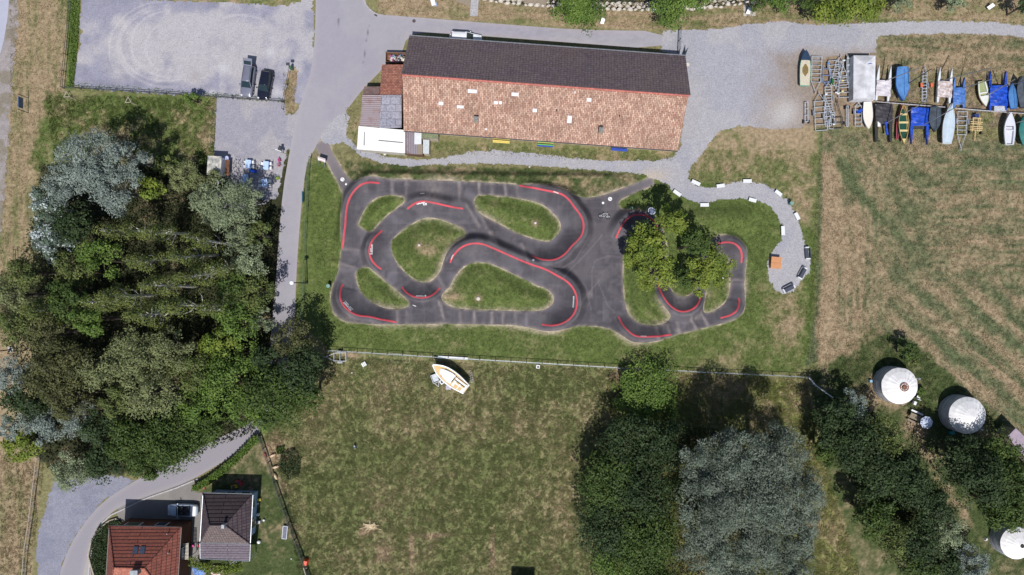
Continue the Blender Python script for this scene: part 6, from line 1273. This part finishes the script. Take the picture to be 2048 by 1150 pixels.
bed('creepers', 'undergrowth between the right group of trees', [(1640,800),(1740,820),(1850,960),(1940,1090),(1960,1150),(1800,1150),(1700,960)], 10000, 1.0, 'under', 13, .3)
bed('creepers', 'undergrowth under the dark trees around the hut', [(1890,880),(2060,880),(2060,1040),(1960,1030)], 5000, 1.0, 'under', 14, .3)
# ---- canal bank: stones, planks, water edge
rr = random.Random(12); SM = mat('bank_stone', lin(200,192,182,1.02), .9, .15, 3.0, bump=.4); protos = []
for j in range(4):
    bm_ = MB(); bm_.ball(0, 0, .18, .42, 8, .6); me_v = [(x * (1 + rr.uniform(-.25, .25)), y * (.6 + rr.uniform(-.12, .12)), z * (1 + rr.uniform(-.2, .2))) for x, y, z in bm_.v]; bm_.v = me_v; protos.append(bm_)
first = {}
n_ = 0
for row, dz in ((0, -.05), (-8, -.35), (-15, -.6)):
    X = 965 + rr.uniform(0, 6)
    while X < 1540:
        y = float(shore(np.array([X]))[0]) + row + rr.uniform(-1.5, 1.5); j = rr.randrange(4)
        if y > -8 and n_ < 200:
            if j not in first: o = protos[j].build('bank_stone', SM); first[j] = o
            else: o = bpy.data.objects.new('bank_stone', first[j].data); C.objects.link(o)
            o.location = (*W(X, y), dz); o.rotation_euler.z = rr.uniform(-.4, .4) + (math.pi if rr.random() < .5 else 0); s_ = rr.uniform(.6, 1.15); o.scale = (s_, s_, s_)
            tag(o, 'pale stone in the rough stone edge of the canal', 'stone', 'stones along the canal edge'); n_ += 1
        X += rr.uniform(9, 14)
for px0, py0, px1, py1, wd, lb, nm, m_ in ((948,33,950,-8,1.1,'concrete jetty path crossing the dry bank','jetty',mat('jetty_concrete', lin(186,184,188), .9)), (1396,21,1413,-8,.5,'diagonal grey plank from the bank to the canal','plank',WOODM), (1050,-2,1092,10,1.2,'short wooden gangway on the canal stones','plank',WOODM), (1491,10,1494,-8,.6,'short dark plank at the stone edge','plank',DMETAL)):
    a = W(px0, py0); b = W(px1, py1); L = math.hypot(b[0] - a[0], b[1] - a[1]); o = MB().box(L / 2, 0, 0, L, wd, .12).build(nm, m_); o.location = (*a, .05); o.rotation_euler.z = math.atan2(b[1] - a[1], b[0] - a[0]); tag(o, lb, nm)
flatthing('wooden_deck', 'grey wooden deck beside the jetty path', 'deck', [(912,3),(941,13),(941,-4),(913,-12)], .1, .2, WOODM)
x, y = W(866, 4); t = thing('white_trolley', 'white and grey blue board cut by the top edge', 'board', x, y, 0, rad(15)); MB().box(0, 0, .1, .6, 1.2, .15).build('body', WHITE, t); MB().box(.3, -.5, .1, .4, .6, .12).build('cover', mat('grey_blue', lin(160,170,196), .6), t)
# ================================================================ BOAT STORAGE
def Y5(x, y): return (1580 + x / 5.229, 80 + y / 5.229)
def Y6(x, y): return (1808 + x / 5.229, 80 + y / 5.229)
BLUE = mat('blue_tarp', lin(34,84,206), .45, .22, 2.5, bump=.5); BLUE2 = mat('faded_blue_tarp', lin(84,130,206), .5, .15, 2.0, bump=.4); BLUE3 = mat('light_blue_tarp', lin(96,150,214), .45, .12, 2.0, bump=.3)
GRYT = mat('grey_tarp', lin(214,214,220,1.1), .6, .14, .9, bump=.6); LGT = mat('pale_tarp', lin(214,208,216,1.15), .6, .12, 1.5, bump=.5); BLKT = mat('black_tarp', lin(62,58,64), .6, .15, 2.0, bump=.4); CHT = mat('charcoal_tarp', lin(74,84,96), .6, .2, 2.0, bump=.5)
PALEB = mat('pale_blue_cover', lin(196,212,226,1.15), .55, .06, 1.2, bump=.3); GREENC = mat('green_cover', lin(40,128,124), .55, .12, 1.5, bump=.3); HW_ = mat('white_hull', lin(224,228,232,1.15), .4, .04); HB = mat('blue_hull', lin(40,100,190), .4); HG = mat('sea_green_hull', lin(130,190,160), .5, .1); HR = mat('red_hull', lin(190,90,110), .45, .1); HGn = mat('dark_green_hull', lin(20,78,62), .5, .1); TAN = mat('tan_gunwale', lin(206,176,112), .6, .12, 3); DK = mat('dark_hull', lin(40,46,56), .5)
boat('sea green rowing boat with navy bow cover and brown pad', Y5(155,475), Y5(165,110), 21, .55, HG, mat('cream_floor', lin(216,206,186), .7, .1), 'flat', .3, tr=.9, full=2.4, name='rowing_boat')
t = [o for o in bpy.data.objects if o.name.startswith('rowing_boat')][0]
MB().loft([[(p_[0], -p_[1], 1.02), (p_[0], 0, 1.06), (p_[0], p_[1], 1.02)] for p_ in ((1.05, .66), (1.4, .6), (1.8, .48), (2.2, .27), (2.52, .04))], close=False, cap=False).build('bow_cover', mat('navy_cover', lin(40,66,96), .5, .1), t)
MB().loft([[(-.3, -.02, .86), (-.3, .02, .86)], [(.3, -.42, .88), (.3, .42, .88)], [(.9, -.42, .88), (.9, .42, .88)], [(1.45, -.1, .88), (1.45, .1, .88)]], close=False, cap=False).build('pad', mat('brown_pad', lin(140,118,70), .8, .15), t).location = (-.9, 0, .02)
boat('grey canoe with thwarts among the trailers', Y5(650,440), Y5(600,160), 13, .4, mat('grey_hull', lin(150,156,164), .5, .1), CHROME, 'open', .2, tr=.25, full=1.8, name='canoe')
TT = thing('tarp_tent', 'large grey tarpaulin covered boat shelter', 'boat tent', *W(1731, 154, 2), 0, rad(-.5), 'boats on the storage ground'); q = [(-1.56,3.1,1.75),(1.5,3.1,1.75),(1.5,-3.1,1.75),(-1.56,-3.1,1.75)]; r0, r1 = (-.35, 1.6, 2.5), (-.45, -3.0, 2.45)
k = MB(); b4 = [(x, y, .35) for x, y, z in q]
k.add(q + [r0, r1] + b4, [(0, 1, 4), (1, 2, 5, 4), (2, 3, 5), (3, 0, 4, 5), (0, 6, 7, 1), (1, 7, 8, 2), (2, 8, 9, 3), (3, 9, 6, 0)]).build('tarp', GRYT, TT)
MB().box(.25, 1.75, 2.26, 1.0, .07, .03, rad(6)).build('strap', mat('blue_strap', lin(40,80,190), .5), TT)
for x in (-1.2, 1.2):
    for y in (-2.6, 2.6): MB().tube((x, y, 0), (x, y, .5), .05).build('support', METAL, TT)
def catamaran(label, p0, p1, wpx, hm, cm, cover=(0, .62), hull_l=None, h=.75, mast=None, hulls=True, extra=None):
    """p0 stern middle, p1 bow middle (pixels)"""
    a = W(*p0, h); b = W(*p1, h); L = math.hypot(b[0] - a[0], b[1] - a[1]); ang = math.atan2(b[1] - a[1], b[0] - a[0]); cx, cy = (a[0] + b[0]) / 2, (a[1] + b[1]) / 2; wd = wpx / S
    t = thing('catamaran', label, 'catamaran', cx, cy, 0, ang, 'catamarans on the storage ground')
    for s_ in (-1, 1):
        R = hull_rings(L, .42, .5, .6, 2.0, .25); R = [[(x, y + s_ * (wd / 2 - .2), z) for x, y, z in r] for r in R]
        MB().loft(R, close=False, cap=False).add(R[0], [tuple(range(7))]).loft([[(r[0][0], r[0][1] + (r[6][1] - r[0][1]) * j / 2, r[0][2] + (.03 if j == 1 else 0)) for j in range(3)] for r in R], close=False, cap=False).build('float', hm, t)
    X0 = -L / 2 + L * cover[0] ; X1 = -L / 2 + L * cover[1]; k = MB(); g = []
    rr = random.Random(int(p0[0])); nx = 7; ny = 6
    vs = [((X0 + (X1 - X0) * i / nx), -wd / 2 + wd * j / ny, .86 + (.05 * math.sin(i * 1.7 + j) + rr.uniform(-.03, .03)) + (.18 if 0 < j < ny else 0) * math.sin(math.pi * j / ny)) for i in range(nx + 1) for j in range(ny + 1)]
    k.add(vs, [(i * (ny + 1) + j, (i + 1) * (ny + 1) + j, (i + 1) * (ny + 1) + j + 1, i * (ny + 1) + j + 1) for i in range(nx) for j in range(ny)]).build('cover', cm, t)
    MB().tube((X1 - .1, -wd / 2, .8), (X1 - .1, wd / 2, .8), .05).build('crossbeam', CHROME, t); MB().tube((X0 + .1, -wd / 2, .8), (X0 + .1, wd / 2, .8), .05).build('crossbeam', CHROME, t)
    MB().box(0, 0, 0, .5, wd * .8, .28).build('trolley', DMETAL, t)
    if mast: add_mast(t, cx, cy, ang, *mast)
    return t
catamaran('catamaran with pale grey torn cover beside the grey tarpaulin shelter', Y5(965,635), Y5(995,262), 29, HW_, LGT, (.12, .56), mast=(Y5(985,430), Y6(165,292), 8.2))
boat('light blue covered sailing dinghy, bow pointing down', Y5(1180,282), Y5(1180,635), 27, .8, HB, BLUE3, 'cover', .6, tr=.8, full=2.0, mast=(Y5(1215,470), Y6(290,300), 7.0, .9, True), name='sailing_dinghy')
catamaran('catamaran with white stained cover and long bows', Y6(415,655), Y6(440,290), 29, HW_, mat('white_stained_cover', lin(222,214,216,1.15), .6, .14, 2.0, bump=.4, col2=lin(176,150,140)), (.14, .6), mast=(Y6(375,430), Y6(910,290), 8.5))
catamaran('small faded blue catamaran beside the white stained one', Y6(575,705), Y6(580,390), 25, BLUE2, BLUE2, (.08, .64), mast=(Y6(600,510), Y6(960,395), 6.5))
boat('small red and white dinghy with open cockpit', Y6(815,432), Y6(855,695), 20, .45, HR, mat('white_deck', lin(222,222,218,1.1), .5, .05), 'dinghy', .25, tr=.75, mast=(Y6(880,575), Y6(1160,410), 5.0), name='dinghy', bm=mat('pale_green_floor', lin(170,180,130), .6, .1))
catamaran('large bright blue covered catamaran', Y6(985,735), Y6(985,325), 36, BLUE, BLUE, (.1, .62), mast=(Y6(1030,490), Y6(1290,425), 6.5))
bx('grey_flat_box', 'flat grey box at the stern of the large bright blue catamaran', 'box', 2000.5, 217, 1.7, .7, .75, -2, mat('pale_box', lin(186,190,200,1.1), .6))
boat('medium blue covered dinghy, bow pointing up, near the right edge', Y6(1150,715), Y6(1125,455), 17, .5, HB, mat('mid_blue_cover', lin(78,134,196), .5, .1, 2, bump=.3), 'cover', .6, tr=.75, name='dinghy')
boat('dark boat with grey crumpled cover cut by the right edge', Y6(1265,700), Y6(1215,380), 22, .7, DK, CHT, 'cover', .6, tr=.8, name='motor_boat')
boat('white dinghy with closed deck, bow pointing down', Y5(812,648), Y5(820,930), 19, .45, HW_, mat('cream_deck', lin(238,228,216,1.15), .5, .04), 'flat', .45, tr=.78, full=2.2, name='dinghy')
MB_ = [o for o in bpy.data.objects if o.name.startswith('dinghy')][-1]
for s_ in (-.14, .14): MB().box(-.35, s_, .79, .75, .07, .03).build('deck_slot', mat('red_brown_slot', (.3, .08, .05), .6), [o for o in bpy.data.objects if o.get('label') == 'white dinghy with closed deck, bow pointing down'][0])
t = catamaran('black covered catamaran with a blue rolled sail', Y5(980,1062), Y5(980,665), 34, mat('black_hull', (.03, .03, .035), .5), BLKT, (.46, .98), mast=(Y5(1000,870), Y6(230,645), 8.0))
MB().box(-.9, -.25, .9, 1.9, .25, .18, rad(8)).build('rolled_sail', BLUE, t); MB().box(-.2, .75, .88, .8, .4, .06).build('white_panel', WHITE, t); MB().tube((-1.0, .95, .3), (-1.0, 1.2, .3), .33, n=14).build('wheel', RUB, t)
boat('long dark green rowing boat with tan rims and cream seats', Y5(1190,690), Y5(1193,1088), 20, .5, TAN, mat('cream_seat', lin(226,208,150), .6, .08), 'open', .5, tr=.2, full=1.9, name='rowing_boat', bm=HGn)
boat('narrow pink boat behind the long green rowing boat', Y5(1120,1040), Y5(1168,665), 9, .4, mat('pink_hull', lin(224,96,116), .5), mat('dark_cockpit', (.03, .03, .04), .6), 'flat', .2, tr=.2, full=1.6, name='kayak')
catamaran('bright blue catamaran with its hulls pointing down', Y6(170,712), Y6(160,1092), 37, BLUE, BLUE, (.0, .5), mast=(Y6(200,890), Y6(630,655), 8.0))
boat('charcoal covered dinghy between blue catamaran and pale blue boat', Y6(330,705), Y6(318,960), 24, .5, DK, CHT, 'cover', .6, tr=.85, name='dinghy')
boat('long pale blue covered boat, bow under the spar line', Y6(450,1080), Y6(492,668), 23, .7, HW_, PALEB, 'cover', .6, tr=.72, full=2.0, name='sailing_dinghy')
boat('white sailing dinghy with recessed deck near the right edge', Y6(1105,1092), Y6(1112,758), 22, .65, HW_, mat('pale_deck', lin(216,218,228,1.15), .5, .04), 'dinghy', .6, tr=.72, full=2.0, name='sailing_dinghy', bm=mat('pale_deck', lin(216,218,228,1.15), .5))
boat('teal green covered boat at the right edge', Y6(1290,1090), Y6(1250,790), 26, .65, mat('teal_hull', lin(30,110,104), .5), GREENC, 'cover', .6, tr=.7, full=1.8, name='sailing_dinghy', mast=(Y6(1160,870), Y6(1290,835), 4.0))
# spar lines
def spar(label, a, b, z=.75, r=.06, m=MASTM):
    p = W(*a, z); q = W(*b, z); o = MB().tube((0, 0, 0), (q[0] - p[0], q[1] - p[1], 0), r).build('spar', m); o.location = (*p, z); tag(o, label, 'spar', 'spars lying between the boat rows'); return o
spar('long pale spar lying between the boat rows, western half', Y5(905,645), Y6(430,702), m=mat('pale_spar', lin(206,200,206), .5)); spar('long pale spar lying between the boat rows, eastern half', Y6(520,712), Y6(1290,772), m=mat('pale_spar', lin(206,200,206), .5)); spar('second grey spar just below the western half', Y5(1000,655), Y6(250,690), .6, .045)
spar('second grey spar just below the eastern half', Y6(700,735), Y6(1290,765), .6, .045)
# trailers and trolleys
trailer('galvanised boat trailer beside the sea green rowing boat', Y5(282,175), Y5(270,440), 20, 7, 1.4, axle=.45); trailer('galvanised trailer with blue straps in the upper row', Y5(455,215), Y5(470,400), 20, 5, 1.3, axle=.35); trailer('pointed trailer frame below the grey canoe', Y5(565,600), Y5(560,390), 21, 5, 1.6, axle=.3)
trailer('long galvanised trailer in the lower left of the yard', Y5(330,945), Y5(310,640), 24, 6, 1.1, axle=.6); trailer('narrow trailer stacked with rollers', Y5(402,720), Y5(400,490), 14, 9, .5, axle=.5); trailer('very small two wheel trolley frame at the left of the yard', Y5(172,855), Y5(172,650), 6, 4, 0, axle=.02, fend=False); trailer('small dark trolley with long handle', Y5(505,925), Y5(500,810), 19, 3, 2.4, m=DMETAL, axle=.5, fend=False)
trailer('trailer carrying orange mudguards and many rollers', Y6(210,640), Y6(218,340), 9, 10, .8, axle=.55); trailer('galvanised trailer between pale blue boat and wooden pallets', Y6(612,750), Y6(602,990), 19, 6, 2.0, axle=.42); trailer('trailer with blue tarpaulin scrap beside the white closed dinghy', Y5(715,900), Y5(715,690), 13, 6, .4, axle=.7); trailer('thin launching trolley with a wide axle', Y5(600,905), Y5(600,690), 3, 2, 0, axle=.95, fend=False)
trailer('galvanised trailer frame just left of the grey canoe', Y5(560,470), Y5(545,330), 17, 4, 1.2, axle=.4); trailer('low trailer frame with bent drawbar under the yellow rollers', Y5(470,480), Y5(520,230), 16, 6, .8, axle=.3); trailer('twisted trailer frame beside the crooked one', Y5(400,900), Y5(385,700), 12, 5, .9, axle=.5); trailer('boat dolly behind the stacked trailers', Y5(385,300), Y5(380,440), 15, 3, .4, m=mat('blue_dolly', lin(120,140,190), .5), axle=.9); trailer('crooked trailer frame under the stacked one', Y5(430,930), Y5(445,760), 9, 4, .5, axle=.4)
for s_ in (-1, 1): bx('mudguard', 'orange mudguard on the %s side of the roller trailer' % ('west' if s_ < 0 else 'east'), 'mudguard', 1849.5 + s_ * 10, 172, .32, .6, .1, 3, mat('orange_guard', lin(240,120,80), .5), z=.5, group='orange mudguards')
bx('tarp_scrap', 'crumpled bright blue tarpaulin on the trailer beside the white closed dinghy', 'tarp', 1719, 222, .9, .5, .35, 30, BLUE, z=.4, tp=.6); bx('green_pot', 'dark green bush like bundle on the trailers', 'bundle', *Y5(437,430), .45, .8, .5, 5, mat('bundle_green', lin(40,110,50), .8, .2, 8), z=.35, tp=.6)
for i, (X, Y, c) in enumerate([(485,570,(.75,.76,.78)), (545,225,(.7,.72,.75)), (360,575,(.75,.75,.75)), (530,435,(.75,.6,.2)), (610,435,(.7,.6,.25)), (530,545,(.7,.6,.25)), (385,255,(.1,.25,.6)), (440,890,(.7,.72,.78)), (425,790,(.5,.48,.46)), (465,560,(.7,.7,.72)), (620,545,(.7,.6,.25))]):
    px, py = Y5(X, Y); x, y = W(px, py); o = MB().tube((-.16, 0, .5), (.16, 0, .5), .12, n=10).build('roller', mat('roller_%d' % i, c, .5)); o.location = (x, y, 0); tag(o, ['white keel roller at the right end of the trailers', 'pale winch on top of the upper trailer', 'white roller on the stacked trailer', 'yellow roller, upper left of the pointed trailer frame', 'yellow roller, upper right of the pointed trailer frame', 'yellow roller, lower left of the pointed trailer frame', 'blue winch on the trailer with blue straps', 'pale jockey wheel in the lower row', 'grey block on the crooked trailer frame', 'round white float beside the stacked trailer', 'yellow roller, lower right of the pointed trailer frame'][i], 'roller')
PAL = mat('pale_plank', lin(236,206,150), .7, .1, 4); x, y = W(1952, 252, .4); t = thing('wooden_rack', 'pale wooden plank rack on a small trolley', 'rack', x, y, 0, rad(-4))
for yy, L in ((1.1, 1.2), (.55, 1.75), (.3, 1.6), (-.1, 1.85), (-.35, 1.85), (-.6, 1.75)): MB().box(0, yy, .45, L, .1, .06).build('plank', PAL, t)
for xx in (-.45, .25, .5): MB().box(xx, .2, .38, .08, 1.9, .06).build('plank', PAL, t)
MB().box(-.05, -1.4, .38, .09, 1.4, .06).build('plank', PAL, t)
for s_ in (-.75, .75): MB().tube((s_, -.9, .25), (s_ * 1.15, -.9, .25), .22, n=12).build('wheel', RUB, t)
bx('outboard_motor', 'blue and white outboard motor above the wooden plank rack', 'motor', *Y6(760,790), .75, .6, .55, 5, mat('motor_blue', lin(60,80,140), .4, .3, 6), z=.1, tp=.8)
# ================================================================ GRASS TUFTS (geometry, coloured like the ground they grow on)
def tufts(name, P, n, hgt, wid, seed, bright=1.0, spread=.7):
    rg = np.random.default_rng(seed); xs = [p[0] for p in P]; ys = [p[1] for p in P]
    X = rg.uniform(min(xs), max(xs), int(n * 1.6)); Y = rg.uniform(min(ys), max(ys), int(n * 1.6))
    k = inpoly(X, Y, P)
    for q in BLOCK: k &= ~inpoly(X, Y, q)
    cl = fbm(X / 7, Y / 7, 500 + seed, 3); k &= rg.random(len(X)) < np.clip((cl - .34) * 4, .08, 1)
    X = X[k]; Y = Y[k]; n = len(X)
    if seed in (1, 2):
        dt = dtrack(X, Y); k = dt < -2.5; X = X[k]; Y = Y[k]; n = len(X)
    z0 = height(X, Y) if seed in (1, 2) else np.zeros(n)
    col = gcol(X, Y) * rg.uniform(.78, 1.35, n)[:, None] * bright; x = (X - 1024) / S; y = (575 - Y) / S
    fx = fbm(X / 30, Y / 30, 600, 3) * 12.0; an = fx + rg.normal(0, .8, n); hh_ = hgt * rg.uniform(.4, 1.2, n); ww = wid * rg.uniform(.6, 1.3, n)
    px, py = np.cos(an), np.sin(an); ln = spread * hh_
    V = np.empty((n, 3, 3)); V[:, 0] = np.stack([x - py * ww / 2, y + px * ww / 2, z0], 1); V[:, 1] = np.stack([x + py * ww / 2, y - px * ww / 2, z0], 1); V[:, 2] = np.stack([x + px * ln, y + py * ln, z0 + hh_ * .75], 1)
    return tag(npmesh(name, V.reshape(-1, 3), np.arange(n * 3).reshape(n, 3), np.repeat(col, 3, axis=0), amat('grass_blades', 2, .1, .8, 0, 0, .3)), kind='stuff')
BLOCK = [road_pts, yard, [(795,60),(1385,105),(1360,312),(712,300),(716,170)]]
tufts('lawn_grass', [(600,300),(1640,300),(1640,760),(650,705)], 150000, .16, .07, 1)
tufts('meadow_grass', [(520,850),(660,712),(1230,738),(1260,1160),(600,1160),(560,960)], 130000, .34, .09, 3, 1.0, 1.1)
tufts('wild_grass', [(1220,745),(1610,755),(1640,900),(1720,1160),(1250,1160)], 70000, .5, .10, 4, 1.05, 1.2)
tufts('field_grass', [(1640,255),(2060,255),(2060,900),(1990,860),(1610,760)], 110000, .18, .08, 5)
tufts('bank_grass', [(740,-20),(2060,-20),(2060,62),(1500,60),(1300,58),(760,30)], 26000, .25, .08, 6); tufts('bank_grass', [(1760,70),(2060,70),(2060,255),(1760,255)], 22000, .2, .08, 7)
tufts('strip_grass', [(20,-20),(145,-20),(150,60),(130,180),(90,330),(60,600),(0,720),(0,470),(20,230)], 26000, .2, .08, 8); tufts('rough_grass', [(90,190),(432,197),(428,330),(120,400)], 30000, .32, .09, 9)
tufts('garden_grass', [(400,985),(525,885),(566,970),(620,1160),(400,1160)], 16000, .1, .06, 10); tufts('tent_lawn_grass', [(1640,760),(1760,670),(1830,700),(2060,880),(2060,1160),(1900,1160),(1640,900)], 50000, .16, .07, 11); tufts('strip_grass', [(0,900),(90,930),(60,1160),(0,1160)], 12000, .2, .08, 12)
BLOCK = [[(795,60),(1385,105),(1345,303),(870,285),(845,310),(712,300),(716,170)]]
tufts('verge_grass', [(690,215),(760,200),(860,285),(1360,305),(1345,322),(1100,318),(860,305),(760,318),(695,300)], 12000, .25, .08, 13); tufts('verge_grass', [(566,142),(596,142),(588,226),(566,226)], 1400, .2, .07, 14)
